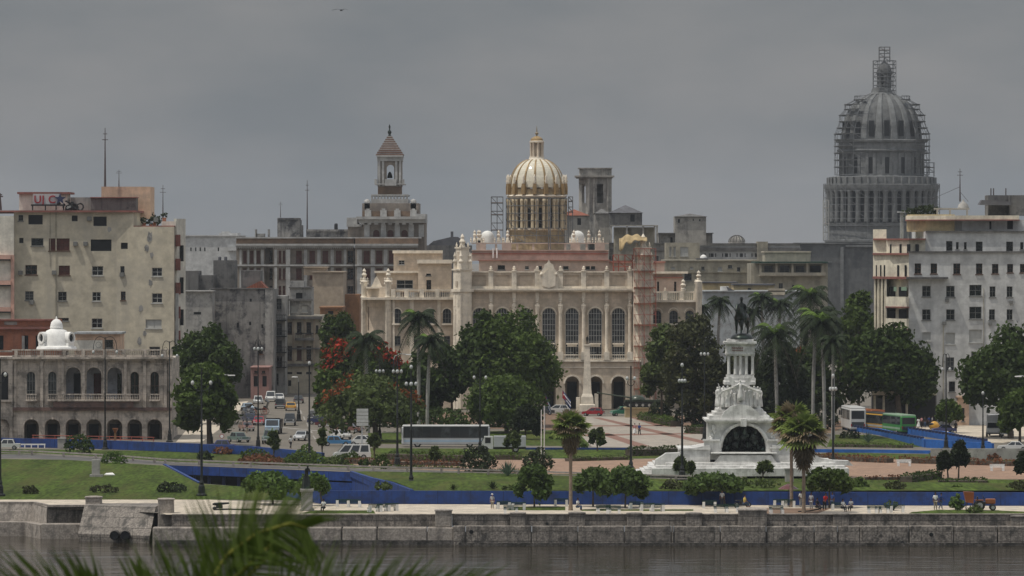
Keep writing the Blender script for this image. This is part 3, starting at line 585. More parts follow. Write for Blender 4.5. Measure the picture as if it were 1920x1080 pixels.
def truck(label, px, py, head, L=7.5, W=2.2, H=2.9, cab='p_white', box='p_white', kind='box', group='trucks', z=0.0, hb=1.0):
    t = T('truck', label, 'truck', px=px, py=py, group=group, rot=R(head), z=z); cl = 1.9; x1 = L / 2; x0 = x1 - cl; ch = min(2.2, H)
    b = MB(); pr = [(x0, .5), (x0, ch), (x1 - .75, ch), (x1 - .28, 1.25), (x1, 1.15), (x1, .5)]; b.loft([[(x, -W * .46, z_) for x, z_ in pr], [(x, W * .46, z_) for x, z_ in pr]]); b.build('cab', cab, t)
    MB().poly((x1 - .72, -W * .38, ch - .1), (x1 - .72, W * .38, ch - .1), (x1 - .28, W * .40, 1.33), (x1 - .28, -W * .40, 1.33)).build('windshield', 'carglass', t).location = (.03, 0, .02)
    for sg in (-1, 1): MB().box(x0 + .35, x1 - .8, sg * W * .455, sg * W * .467, 1.3, ch - .15).build('side_window', 'carglass', t); MB().box(x1 - .02, x1 + .03, sg * W * .33 - .12, sg * W * .33 + .12, .75, .95).build('headlight', 'lamp_glass', t)
    MB().box(-L / 2, x1 - .1, -W * .3, W * .3, .45, .7).build('chassis', 'p_black', t)
    if kind == 'box': MB().box(-L / 2, x0 - .12, -W / 2, W / 2, .75, H, .04).build('cargo_box', box, t)
    else:
        c = MB(); xe = x0 - .12; c.box(-L / 2, xe, -W / 2, W / 2, .8, .95); c.box(-L / 2, xe, -W / 2, -W / 2 + .06, .95, .95 + hb); c.box(-L / 2, xe, W / 2 - .06, W / 2, .95, .95 + hb); c.box(-L / 2, -L / 2 + .06, -W / 2 + .06, W / 2 - .06, .95, .95 + hb); c.box(xe - .06, xe, -W / 2 + .06, W / 2 - .06, .95, .95 + hb * 1.2); c.build('cargo_bed', box, t)
    MB().box(x1 - .05, x1 + .1, -W * .46, W * .46, .45, .68, .03).build('bumper', 'p_dgrey', t)
    for x in (x1 - .8, -L * .28):
        for y in (-W / 2 + .15, W / 2 - .15): wheel(t, x, y, .45, .26)
    return t
# ---------------------------------------------------------------- ground, water, quay
from mathutils.geometry import tessellate_polygon
WZ = -3.15
def flat(name, outer, mat, z, holes=()):
    loops = [[Vector((x, y, 0)) for x, y in L] for L in [outer] + list(holes)]; pts = [(p.x, p.y, z) for L in loops for p in L]; b = MB(); b.add(pts, [tuple(t) for t in tessellate_polygon(loops)]); o = struct(b, name, mat)
    for p in o.data.polygons:
        if p.normal.z < 0: p.flip()
    return o
LAY = [0]
def sheet(name, pts, mat, lay=1): return flat(name, [G(*p) for p in pts], mat, .004 * lay)
A_, B_, C_, C2_, D_, E_ = [(X(a, y), y) for a, y in ((308, 661), (660, 640), (772, 563), (771, 561.6), (604, 561.6), (482, 598))]
E2_ = (X(376, 609), 609)
flat('ground', [(-2500, 556), (X(60, 556), 556), (X(92, 549.5), 549.5), (X(160, 549), 549), (X(300, 541), 541), (X(300, 538), 538), (2500, 538), (4000, 9000), (-4000, 9000)], 'asphalt', 0, [[A_, B_, C_, C2_, D_, E_, E2_]])
w = MB(); w.poly((-2600, 90, WZ), (2600, 90, WZ), (2600, 562, WZ), (-2600, 562, WZ)); water = struct(w, 'water', 'asphalt')
m = bpy.data.materials.new('water'); m.use_nodes = True; N = m.node_tree.nodes; Lk = m.node_tree.links; bs = N['Principled BSDF']; bs.inputs['Base Color'].default_value = (.034, .027, .017, 1); bs.inputs['Roughness'].default_value = .07; bs.inputs['IOR'].default_value = 1.33
tc = N.new('ShaderNodeTexCoord'); mp = N.new('ShaderNodeMapping'); mp.inputs['Scale'].default_value = (.045, .16, 1); Lk.new(tc.outputs['Object'], mp.inputs[0]); n1 = N.new('ShaderNodeTexNoise'); n1.inputs['Scale'].default_value = 1.6; n1.inputs['Detail'].default_value = 5; n1.inputs['Roughness'].default_value = .62; Lk.new(mp.outputs[0], n1.inputs[0])
n2 = N.new('ShaderNodeTexNoise'); n2.inputs['Scale'].default_value = .22; n2.inputs['Detail'].default_value = 3; Lk.new(mp.outputs[0], n2.inputs[0]); ma = N.new('ShaderNodeMath'); ma.operation = 'MULTIPLY'; Lk.new(n1.outputs[0], ma.inputs[0]); Lk.new(n2.outputs[0], ma.inputs[1])
bp = N.new('ShaderNodeBump'); bp.inputs['Strength'].default_value = 1.0; bp.inputs['Distance'].default_value = .30; Lk.new(ma.outputs[0], bp.inputs['Height']); Lk.new(bp.outputs[0], bs.inputs['Normal']); water.data.materials[0] = m
b = MB(); prof = [(-400, 21), (12, 21), (30, 18), (60, 12), (90, 2), (120, -4)]
for i in range(5):
    for j in range(12):
        x0, x1 = -300 + 50 * j, -250 + 50 * j; (ya, za), (yb, zb) = prof[i], prof[i + 1]; b.poly((x0, ya, za), (x1, ya, za), (x1, yb, zb), (x0, yb, zb))
struct(b, 'near_shore_hill', 'lawn')
# paved and planted sheets, laid out on the ground
sheet('promenade', [(-900, 936.5), (380, 936.5), (600, 945), (1960, 948.5), (2400, 950), (2400, 964.8), (312, 964.8), (301, 961), (298, 950), (158, 950), (157, 954.3), (91, 953.8), (59, 948.2), (-900, 948.2)], 'paving', 1)
sheet('lawn', [(-900, 870), (-60, 860), (120, 862), (306, 873), (374, 907), (480, 914), (596, 942.5), (560, 938.5), (380, 936.8), (-900, 936.8)], 'lawn', 2)
sheet('lawn', [(-200, 842), (40, 842), (330, 846), (420, 850), (640, 858), (655, 868), (700, 878), (560, 874), (330, 866), (140, 853), (-200, 849)], 'lawn', 2)
sheet('path', [(-900, 850), (60, 852), (320, 866), (700, 880), (1000, 890), (1400, 903), (1400, 905), (1000, 893), (690, 884), (306, 871), (60, 859), (-900, 864)], 'asphalt_dark', 1)
sheet('terrace', [(662, 871), (668, 861), (760, 859), (1200, 861), (1470, 856), (1930, 868), (2300, 876), (2300, 904), (1920, 899), (1400, 893), (1000, 888), (700, 877)], 'terrace', 3)
sheet('lawn', [(664, 840), (1330, 844), (1500, 846), (1470, 855), (1200, 860), (760, 858), (668, 860), (640, 857)], 'lawn', 2)
sheet('lawn', [(1500, 855), (1560, 848), (1750, 852), (1930, 862), (1930, 868), (1470, 856.5)], 'lawn', 2)
sheet('lawn', [(690, 812), (1100, 806), (1105, 836), (1050, 836.5), (690, 832)], 'lawn', 2)
sheet('lawn', [(600, 770), (1060, 776), (1075, 787), (1098, 808), (780, 800), (700, 792)], 'soil', 1)
sheet('lawn', [(1225, 778), (1600, 790), (1560, 812), (1330, 812), (1270, 796)], 'soil', 1)
sheet('lawn', [(1560, 815), (1640, 816), (1740, 838), (1550, 838)], 'lawn', 2)
sheet('plaza', [(1058, 781), (1215, 781), (1262, 796), (1335, 806), (1345, 840), (1110, 838), (1085, 812)], 'plaza_light', 3)
for i, p in enumerate([[(1110, 783), (1125, 783), (1200, 800), (1345, 832), (1345, 838), (1190, 803)], [(1178, 782), (1215, 782), (1262, 796), (1268, 801), (1230, 799)], [(1118, 812), (1140, 812), (1220, 837), (1190, 837)], [(1075, 798), (1240, 797), (1246, 799), (1076, 800)], [(1090, 815), (1300, 812), (1306, 814), (1092, 818)], [(1290, 803), (1335, 806), (1340, 815), (1310, 810)]]): sheet('paving_stripe', p, 'plaza_red', 4)
sheet('road', [(-900, 827), (380, 829), (420, 800), (470, 752), (486, 738), (590, 738), (600, 760), (700, 800), (760, 831), (1100, 838), (1500, 842), (1930, 852), (1930, 860), (1560, 848), (1100, 844), (640, 857), (-900, 842)], 'asphalt', 1)
sheet('pavement', [(390, 760), (466, 752), (418, 800), (378, 829), (330, 829)], 'paving', 2)
sheet('road_marking', [(520, 800), (640, 812), (642, 813.2), (520, 801.2)], 'road_paint', 3)
for i in range(6): sheet('road_marking', [(556 + i * 6, 757 + i * 12), (558.5 + i * 6, 757 + i * 12), (560 + i * 6.6, 764 + i * 12), (557 + i * 6.6, 764 + i * 12)], 'road_paint', 3)
sheet('plaza', [(1690, 796), (1960, 800), (1960, 832), (1860, 830), (1700, 802)], 'paving', 2)
bend = lambda px: gY(float(np.interp(px, [640, 700, 1000, 1400, 1920], [884, 884.5, 888.5, 894.5, 900])))
b = MB(); nx, ny = 150, 26; Pv = []
for j in range(ny + 1):
    Yb = 560.4 + (642 - 560.4) * (j / ny); left = 661 + (642 - Yb) / 80 * 114
    for i in range(nx + 1):
        px = left + (2300 - left) * i / nx; Yb = 560.4 + (bend(px) - 560.4) * (j / ny); u = max(0, min(1, (Yb - 574) / (bend(px) - 582))); z = 1.42 * (1 - u * u * (3 - 2 * u)) + .10 * math.sin(px * .021 + Yb * .1) * min(1, (Yb - 560) / 14) * (1 - u); Pv.append((X(px, Yb), Yb, z + .03))
b.add(Pv, [(j * (nx + 1) + i, j * (nx + 1) + i + 1, (j + 1) * (nx + 1) + i + 1, (j + 1) * (nx + 1) + i) for j in range(ny) for i in range(nx)]); struct(b, 'lawn_bank', 'lawn', True)
def bankz(Y, px=900): u = max(0, min(1, (Y - 574) / (bend(px) - 582))); return 1.42 * (1 - u * u * (3 - 2 * u))
# kerbs
def strip(name, label, cat, pts, h, w, mat, part=None, group=None, z0=0.0, cap=None):
    """continuous low wall along plan points (px, py, [height])"""
    P = [G(p[0], p[1]) if len(p) < 4 else (X(p[0], p[3]), p[3]) for p in pts]; hs = [p[2] if len(p) > 2 and p[2] is not None else h for p in pts]; O = P[0]; o = T(name, label, cat, X0=O[0], Y=O[1], px=0, group=group)
    def build(hh0, hh1, ww, mt, nm, par):
        rings = []
        for i, p in enumerate(P):
            a = Vector(P[max(0, i - 1)]); c = Vector(P[min(len(P) - 1, i + 1)]); d = (c - a).normalized(); n = Vector((-d.y, d.x)) * ww / 2; q = Vector(p) - Vector(O); z1 = hs[i]
            rings.append([(q.x + n.x, q.y + n.y, hh0(z1)), (q.x - n.x, q.y - n.y, hh0(z1)), (q.x - n.x, q.y - n.y, hh1(z1)), (q.x + n.x, q.y + n.y, hh1(z1))])
        return MB().loft(rings).build(nm, mt, par)
    build(lambda z: z0, lambda z: z, w, mat, part or 'wall', o)
    if cap: build(lambda z: z + .002, lambda z: z + .09, w + .12, cap, 'coping', o)
    return o
strip('retaining_wall', 'long blue retaining wall running along the promenade below the lawn', 'wall', [(482, 0, .25, 597), (545, 0, .9, 576), (602, 0, 1.45, 560.6), (900, 0, 1.45, 559.6), (1300, 0, 1.45, 558), (1960, 0, 1.45, 556), (2400, 0, 1.45, 555)], 1.45, .5, 'blue', group='blue walls')
strip('wall', 'blue parapet wall in front of the arcaded grey building on the left', 'wall', [(-200, 829), (20, 838), (190, 842), (375, 849)], 1.25, .4, 'blue', group='blue walls')
strip('wall', 'low blue wall crossing below the avenue between the left lawn and the white minibus', 'wall', [(377, 849.2), (470, 853), (606, 866)], 1.2, .4, 'blue', group='blue walls')
strip('wall', 'thin blue strip wall along the road behind the small fan palm', 'wall', [(985, 843), (1182, 843.5)], .28, .4, 'blue', group='blue walls')
strip('wall', 'low blue strip wall right of the marble monument', 'wall', [(1515, 848), (1640, 849), (1760, 851)], .45, .4, 'blue_light', group='blue walls')
strip('ramp_wall', 'nearer bright blue ramp wall with dark toothed top by the green bus', 'wall', [(1582, 805, .7), (1650, 816, 1.0), (1735, 839, 1.15)], 1, .4, 'blue_light', group='blue ramp walls')
strip('ramp_wall', 'farther bright blue ramp wall rising beside the yellow tricycle taxi', 'wall', [(1690, 812, .9), (1770, 824, 1.2), (1855, 842, 1.0)], 1, .4, 'blue_light', group='blue ramp walls')
strip('ramp_wall', 'bright blue end wall closing the ramp beside the right lamp post', 'wall', [(1738, 839.5, 1.2), (1862, 845, 1.0)], 1, .4, 'blue_light', group='blue ramp walls')
strip('wall', 'plain grey concrete wall at the right edge behind the hedge', 'wall', [(1745, 862), (1850, 862), (2050, 862)], 1.5, .4, 'concrete')
for nm, pts in (('first', [(1583, 805), (1735, 839)]), ('second', [(1690, 812), (1855, 842)])):
    A = Vector(G(*pts[0])); B = Vector(G(*pts[1])); t = T('railing', 'dark toothed railing along the %s blue ramp wall by the buses' % ('nearer' if nm == 'first' else 'farther'), 'railing', X0=A.x, Y=A.y, px=0, group='ramp railings'); b = MB(); n = 26; h0, h1 = (.7, 1.15) if nm == 'first' else (.9, 1.1)
    for i in range(n): q = (B - A) * i / n; hh = h0 + (h1 - h0) * i / n - .05; b.box(q.x - .28, q.x + .28, q.y - .2, q.y + .2, hh, hh + .32)
    b.each('tooth', 'p_navy', t)
strip('kerb_wall', 'blue coping wall sloping up the right side of the underpass', 'wall', [(659, 0, .1, 640.3), (697, 0, .45, 614.5), (735, 0, 1.1, 589), (772, 0, 1.47, 562.5)], .3, .4, 'blue', z0=-.6)
# trench with the tunnel mouth
t = T('underpass', 'blue walled road cutting with a dark tunnel mouth in the lawn', 'underpass', px=480, Y=640); o = (t.X, t.Y); L_ = lambda p: (p[0] - o[0], p[1] - o[1])
b = MB(); A2, B2, C2, D2, E2, EE = map(L_, (A_, B_, C_, D_, E_, E2_)); CC = L_(C2_)
bb = MB(); bb.prism([A2, B2, (B2[0], B2[1] + 12), (A2[0], A2[1] + 12)], -1.15, -.02); bb.build('lintel', 'blue', t)
def vw(mb, P, Q, z0, z1, z2=None): mb.poly((P[0], P[1], z0), (Q[0], Q[1], z0), (Q[0], Q[1], z1 if z2 is None else z2), (P[0], P[1], z1))
vw(b, B2, C2, -4.4, .02, 1.36); vw(b, C2, CC, -4.4, 1.36); vw(b, CC, D2, -4.4, -.02); vw(b, D2, E2, -4.4, -.02); vw(b, E2, EE, -4.4, -.02); vw(b, EE, A2, -4.4, -.02)
S_ = (A2[0] + (B2[0] - A2[0]) * .80, A2[1] + (B2[1] - A2[1]) * .80); b.poly((S_[0], S_[1], -4.4), (B2[0], B2[1], -4.4), (B2[0], B2[1], -1.35), (S_[0], S_[1], -1.35)); b.build('wall', 'blue', t)
b = MB(); b.add([(p[0], p[1], -4.4) for p in (EE, E2, D2, CC, C2, B2, A2)], [tuple(range(7))]); b.poly((A2[0], A2[1], -4.4), (B2[0], B2[1], -4.4), (B2[0], B2[1] + 12, -4.4), (A2[0], A2[1] + 12, -4.4)); b.build('roadway', 'asphalt_dark', t)
b = MB(); b.poly((A2[0], A2[1] + 12, -4.4), (B2[0], B2[1] + 12, -4.4), (B2[0], B2[1] + 12, -1.35), (A2[0], A2[1] + 12, -1.35)); b.build('tunnel_end', 'dark_gap', t)
b = MB()
for i in range(9): f = .08 + i * .08; p = (A2[0] + (B2[0] - A2[0]) * f, A2[1] + (B2[1] - A2[1]) * f + 1.5); b.box(p[0] - .2, p[0] + .2, p[1], p[1] + .4, -4.4, -1.35)
b.each('pillar', 'p_navy', t)
strip('kerb_wall', 'sloping blue coping down the left side of the underpass', 'wall', [(308, 0, .15, 661.2), (374, 0, .16, 609)], .3, .35, 'blue')
# guard rail
pts = [(-60, 851), (60, 854), (210, 862), (310, 870), (470, 876), (700, 884), (860, 889), (1000, 893), (1180, 900), (1400, 907)]
t = T('guard_rail', 'long low concrete guard rail curving along the edge of the lawn', 'railing', px=310, py=870); b = MB(); c = MB(); P = [G(*p) for p in pts]; Q = [(x - t.X, y - t.Y) for x, y in P]
gz = lambda x, y: bankz(y + t.Y, 960 + (x + t.X) * F / (y + t.Y)) if (x + t.X) > X(760, y + t.Y) else 0.0
for i in range(len(Q) - 1):
    n = 5; 
    for j in range(n):
        f = j / n; x = Q[i][0] + (Q[i + 1][0] - Q[i][0]) * f; y = Q[i][1] + (Q[i + 1][1] - Q[i][1]) * f; f2 = (j + 1) / n; x2 = Q[i][0] + (Q[i + 1][0] - Q[i][0]) * f2; y2 = Q[i][1] + (Q[i + 1][1] - Q[i][1]) * f2; g, g2 = gz(x, y), gz(x2, y2)
        if j % 2 == 0: c.box(x - .14, x + .14, y - .12, y + .12, g, g + .62)
        for h0, h1 in ((.52, .70), (.22, .34)): b.loft([[(x, y - .09, g + h0), (x, y + .09, g + h0), (x, y + .09, g + h1), (x, y - .09, g + h1)], [(x2, y2 - .09, g2 + h0), (x2, y2 + .09, g2 + h0), (x2, y2 + .09, g2 + h1), (x2, y2 - .09, g2 + h1)]])
b.build('bar', 'rail', t); c.each('post', 'rail', t)
t = T('railing', 'short white railing on the grass beside the white car', 'railing', px=60, py=840); b = MB(); b.pb(32, 85, 832, 834.5, 0, .12)
for i in range(5): b.pb(33 + i * 12.4, 35 + i * 12.4, 834.5, 840, 0, .12)
b.build('bar', 'white_paint', t)
t = T('railing', 'thin red pipe railing in front of the arcades', 'railing', px=190, py=830); b = MB()
for y in (816, 821): b.pt([(60, y), (290, y + 4)], 0, .05)
for i in range(12): b.pt([(62 + i * 20.5, 816 + i * .33), (62 + i * 20.5, 831)], 0, .05)
b.build('bar', 'tube_red', t)
# quay: upper wall, ledge, posts
t = T('quay_wall', 'weathered stone quay wall with a lower ledge above the dark water', 'quay wall', px=1200, Y=537.4, z=WZ - .6)
b = MB(); b.pb(848, 2400, 965.2, 986, 0, 1.2); b.build('upper_wall', 'quay', t)
b = MB(); x = 1150
for a, c in [(850, 872), (873.5, 996), (998, 1083), (1084.5, 1170), (1172, 1258), (1259.5, 1263), (1264.5, 1350), (1352, 1436), (1438, 1526), (1528, 1570), (1572, 1612), (1613, 1704), (1706, 1788), (1789, 1870), (1872, 2400)]:
    j = random.uniform(-.12, .12); b.pb(a, c, 986 + random.uniform(0, 1.2), 1036, -1.35 + j, -.004, .08)
b.build('ledge', 'quay', t)
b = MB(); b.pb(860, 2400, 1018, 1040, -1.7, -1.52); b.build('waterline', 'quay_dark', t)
b = MB(); b.pb(848, 2400, 963.4, 965, -.12, .5); b.build('coping', 'quay_light', t)
b = MB()
for px, py in ((884, 996), (1026, 982), (1744, 1001), (1570, 1020), (1490, 985), (1690, 1017)): c0 = t.x(px), t.z(py); st = len(b.v); b.lathe(0, 0, [(.22, -1.55), (.22, -1.50)] if py > 990 else [(.14, -.15), (.14, -.05)], 10); b.v[st:] = [(x_ + c0[0], z_, y_ + c0[1]) for x_, y_, z_ in b.v[st:]]
b.each('drain_hole', 'dark_gap', t)
t = T('quay_wall', 'lighter left stretch of quay wall with an old ledge behind the palm fronds', 'quay wall', px=560, Y=537.9, z=WZ - .6)
b = MB(); b.pb(322, 846, 966, 988, 0, 1.2); b.build('upper_wall', 'quay', t)
b = MB()
for a, c in [(286, 400), (401.5, 520), (522, 640), (642, 706), (708, 800), (801.5, 850)]: b.pb(a, c, 989, 1036, -1.5 + random.uniform(-.1, .1), -.004, .1)
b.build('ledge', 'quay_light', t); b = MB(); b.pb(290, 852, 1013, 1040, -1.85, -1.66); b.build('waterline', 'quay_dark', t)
b = MB(); b.pb(322, 848, 964, 966, -.12, .5); b.build('coping', 'quay_light', t)
t = T('outfall', 'sloping stone outfall with two round black drain pipes at the waterline', 'outfall', px=230, Y=548, z=WZ - .6)
b = MB(); xa, xb = t.x(160), t.x(298); zt, zb = t.z(946), t.z(997)
b.loft([[(xa, -1, zt), (xb, -5, zt), (xb, 3, zt), (xa, 3, zt)], [(xa - .5, -3.4, zb), (xb - .4, -8, zb), (xb - .4, 3, zb), (xa - .5, 3, zb)], [(xa - .3, -3.2, 0), (xb - .6, -7.8, 0), (xb - .6, 3, 0), (xa - .3, 3, 0)]]); b.build('slope', 'quay', t)
for px in (216, 236):
    b = MB(); st = 0; b.lathe(0, 0, [(.50, -7.7), (.50, -2), (.40, -2), (.40, -7.6)], 16, cap=False); cx, cz = t.x(px, -6.5), t.z(1003, -6.5); b.v = [(x_ + cx, z_, y_ + cz) for x_, y_, z_ in b.v]; b.build('pipe', 'quay_dark', t)
    b = MB(); b.lathe(0, 0, [(.44, -7.6), (.44, -7.5)], 16); b.v = [(x_ + cx, z_, y_ + cz) for x_, y_, z_ in b.v]; b.build('pipe_mouth', 'dark_gap', t)
t = T('quay_wall', 'pale far left quay wall with rounded coping and projecting foot', 'quay wall', px=40, Y=556, z=WZ - .6)
b = MB(); b.loft([[(t.x(-1000), y_, z_) for y_, z_ in ((1, 0), (-1.3, 0), (0, t.z(945)), (1, t.z(945)))], [(t.x(60), y_, z_) for y_, z_ in ((1, 0), (-1.3, 0), (0, t.z(945)), (1, t.z(945)))], [(t.x(88, -6), y_, z_) for y_, z_ in ((-4, 0), (-7.2, 0), (-6, t.z(948)), (-4, t.z(948)))]]); b.build('upper_wall', 'quay_light', t)
b = MB(); b.prism([(t.x(-1000), -2.2), (t.x(50), -2.2), (t.x(76, -8), -8), (t.x(90, -6), -6), (t.x(62), -.01), (t.x(-1000), -.01)], .4, t.z(977)); b.build('foot', 'quay_light', t)
b = MB(); b.prism([(t.x(-1000), -.02), (t.x(63), -.02), (t.x(89, -6), -6.02), (t.x(90, -6), -5.3), (t.x(66), .9), (t.x(-1000), .9)], t.z(945) + .003, t.z(941)); b.build('coping', 'quay_light', t)
t = T('quay_wall', 'shaded recessed piece of quay wall between two pale walls', 'quay wall', px=124, Y=549.6, z=WZ - .6)
b = MB(); b.pb(88.5, 160, 951, 1030, 0, 1.2); b.build('upper_wall', 'quay_dark', t); b = MB(); b.pb(76, 160, 982, 1030, -1.6, -.003, .1); b.build('ledge', 'quay_light', t); b = MB(); b.pb(88, 162, 947, 950.7, -.3, .8); b.build('coping', 'quay_light', t)  # darker stone puts the shade of the recess into the wall colour
for i, (a, c, yt, yb, wd, where) in enumerate([(160, 190, 930, 946, 1.2, 'far left quay post above the sloping outfall'), (296, 325, 934, 990, 1.5, 'tall left quay post at the right end of the outfall'), (816, 847, 955, 988, 1.6, 'quay post with a flat cap where the pale and dark quay walls meet'), (957, 985, 960, 987, 1.4, 'quay post standing left of the small fan palm trunk'), (1067, 1097, 960, 987, 1.4, 'quay post directly below the fan palm trunk in the centre'), (1176, 1203, 961, 987, 1.4, 'quay post below the bushy tree pair right of centre'), (1287, 1316, 961, 987, 1.4, 'quay post below the low tree left of the monument'), (1385, 1438, 954, 987, 2.0, 'widest quay post with a pyramid cap below the monument'), (1563, 1592, 962, 987, 1.4, 'quay post right of the two fan palm trunks'), (1896, 1926, 966, 989, 1.4, 'quay post at the right edge of the picture')]):
    Yp = {0: 549.5, 1: 541}.get(i, 536.6); t = T('quay_post', where, 'stone post', px=(a + c) / 2, Y=Yp, group='stone posts along the quay', z=Z(yb, Yp)); b = MB(); hh = t.z(yt); ww = (c - a) * Yp / F / 2
    b.box(-ww, ww, 0, wd, 0, hh - .22, .05); b.build('shaft', 'quay_light' if i < 3 else 'quay', t)
    b = MB(); s = ww + .07
    b.loft([[(-s, -.08, hh - .215), (s, -.08, hh - .215), (s, wd + .08, hh - .215), (-s, wd + .08, hh - .215)], [(-s, -.08, hh - .08), (s, -.08, hh - .08), (s, wd + .08, hh - .08), (-s, wd + .08, hh - .08)], [(-s * .3, wd * .35, hh + (.12 if i == 7 else 0)), (s * .3, wd * .35, hh + (.12 if i == 7 else 0)), (s * .3, wd * .65, hh + (.12 if i == 7 else 0)), (-s * .3, wd * .65, hh + (.12 if i == 7 else 0))]]); b.build('cap', 'quay_light' if i < 4 or i == 7 else 'quay', t)
# ---------------------------------------------------------------- buildings
def instance(me, name, parent, loc, rz=0):
    o = bpy.data.objects.new(name, me); COL.objects.link(o); o.parent = parent.o if isinstance(parent, T) else parent; o.location = loc; o.rotation_euler = (0, 0, rz); return o
def finial(mb, px, d, yb, yt, r=3.0):
    h = yb - yt; mb.plathe(px, d, [(r * .8, yb), (r * .8, yb - h * .2), (r * .45, yb - h * .28), (r * 1.0, yb - h * .5), (r * .5, yb - h * .66), (r * .7, yb - h * .8), (.3, yt)], 8)
def presidential_palace():
    t = T('palace', 'long cream stone palace with arched windows below a gold ribbed dome', 'palace', px=1000, Y=890)
    cols = [877 + 43.45 * i for i in range(8)]; bays = [898.7 + 43.45 * i for i in range(7)]
    w = t.mb()
    t.face(w, 868, 0, 1192, 0, 547, 690, [(c, 577.5, 671, 25, 1, 'grid') for c in bays])
    w.pb(868, 1192, 541.5, 767, .37, 45); w.pb(868, 1192, 541, 547, .0, .36)
    t.face(w, 864, -3.6, 1200, -3.6, 683, 767, [(c, 705, 767, 26, 1, None) for c in bays], t=.9)
    w.pb(864, 1200, 678.6, 683, -3.6, -.01)
    t.face(w, 870, -.25, 1190, -.25, 511, 541, [(c, 516, 536, 26, 0, None) for c in bays if abs(c - 1029) > 5], t=.25); w.pb(870, 1190, 511, 541, .01, .7)
    w.build('wall', 'palace', t)
    d = MB(t)
    for c in bays: d.pb(c - 9, c + 9, 716, 767, -.06, -.02)
    d.each('doorway', 'dark_gap', t)
    for c in bays[2:]:
        if abs(c - 1029) < 5: continue
    b = t.mb(); b.pb(866, 1194, 541, 544.5, -1.3, -.02); b.pb(868, 1192, 544.7, 547.5, -.8, -.02); b.pb(869, 1191, 508.8, 511, -.45, .9); b.pb(869, 1191, 536.6, 540.8, -.5, -.26)
    b.pb(862, 1202, 675.4, 678.4, -4.0, -.01); b.pb(864, 1200, 688, 690, -3.75, -3.61); b.build('cornice', 'palace_trim', t)
    for c in cols:
        b = t.mb(); b.plathe(c, -.55, [(4.6, 672), (4.6, 668), (3.7, 665), (3.4, 630), (3.1, 586), (3.6, 584), (4.8, 577), (4.8, 574.6)], 14)
        b.pb(c - 4.4, c + 4.4, 571, 574.5, -1.0, -.01); finial(b, c, -.6, 571, 560, 3.2); b.pb(c - 3.4, c + 3.4, 548, 571, -.35, -.005); b.build('column', 'palace_trim', t, True)
        b = t.mb(); b.pb(c - 4.6, c + 4.6, 508, 541, -.6, -.47); finial(b, c, -.1, 508, 498.5, 3.4); b.pb(c - 4.6, c + 4.6, 506.8, 508.7, -.75, .9); b.build('parapet_pier', 'palace_trim', t)
        b = t.mb(); b.pb(c - 5.2, c + 5.2, 660, 675.2, -4.1, -3.0); b.build('pedestal', 'palace_trim', t)
    b = t.mb()
    for c in bays:
        b.pb(c - 16, c + 16, 664.5, 666.3, -3.9, -3.6)
        for i in range(9): b.plathe(c - 15 + i * 3.75, -3.75, [(.7, 675.3), (.9, 672), (.5, 669), (.7, 666.3)], 5)
    b.build('balustrade', 'palace_trim', t)
    b = t.mb()
    for c in bays:   # archivolts around the tall windows, door hoods below
        k = (t.Y) / F
        for dd, yc, rr, th in ((-.08, 590, 14.2, .14), (-3.68, 718, 15, .2)):
            b.path([(t.x(c + rr * math.cos(u)), dd, t.z(yc - rr * math.sin(u))) for u in np.linspace(0, PI, 13)], th, 4)
        b.pb(c - 11, c + 11, 643, 646, -.5, -.0); b.pb(c - 9, c + 9, 646, 650, -.3, -.0)
    b.build('moulding', 'palace_trim', t)
    b = t.mb()
    for c in (949, 992, 1036, 1080, 1123): b.pb(c - 4.6, c - .6, 652, 671, -.2, -.02)
    b.each('balcony_door', 'dark_gap', t)
    # crest
    def shape(pts, d0, d1): return [[(t.x(a), d, t.z(y)) for a, y in pts] for d in (d0, d1)]
    b = t.mb(); L = [(1012, 541), (1011, 517), (1014, 509), (1019, 503), (1021, 496), (1026, 493), (1029, 487), (1032, 493), (1037, 496), (1039, 503), (1044, 509), (1047, 517), (1046, 541)]
    b.loft(shape(L, -1.1, -.1)); b.loft(shape([(1017, 536), (1016, 516), (1029, 503), (1042, 516), (1041, 536), (1029, 540)], -1.35, -1.11))
    for c in (1015, 1043): b.ball((t.x(c), -1.2, t.z(514)), .3, 8, 6)
    b.loft(shape([(1000, 511), (1002, 505), (1010, 500), (1010, 511)], -.5, .6)); b.loft(shape([(1048, 511), (1048, 500), (1056, 505), (1058, 511)], -.5, .6)); b.build('crest', 'palace_trim', t)
    # attic storeys
    b = t.mb(); t.face(b, 898, 6, 1142, 6, 489, 541, [(940, 497, 506, 14, 0, 'dark'), (988, 499, 505, 7, 0, 'white'), (1013, 499, 505, 6, 0, 'dark'), (1061, 499, 505, 10, 0, 'dark'), (1102, 499, 505.5, 8, 0, 'dark'), (1112, 499, 505.5, 8, 0, 'dark')]); b.pb(898, 1142, 489.2, 541, 6.36, 34)
    b.pb(885, 1140, 470, 489, 12, 38); b.build('attic', 'palace_pink', t)
    b = t.mb(); b.pb(896, 1144, 487.2, 489, 5.6, 12); b.pb(884, 1141, 474, 476.6, 11.8, 11.98); b.build('roof_band', 'red_band', t)
    b = t.mb(); b.pb(884, 1142, 468.6, 470.1, 11.7, 13)
    for c in (902, 950, 1079, 1125): b.pb(c - 9, c + 9, 455, 468.5, 12, 14.5)
    for c in (930, 970, 1000, 1030, 1060, 1100): b.pb(c - 2, c + 2, 458, 468.5, 12.6, 13)
    b.pb(884, 1142, 455.6, 457.4, 12.5, 13.1); b.build('roof_parapet', 'palace_pink', t)
    b = t.mb()
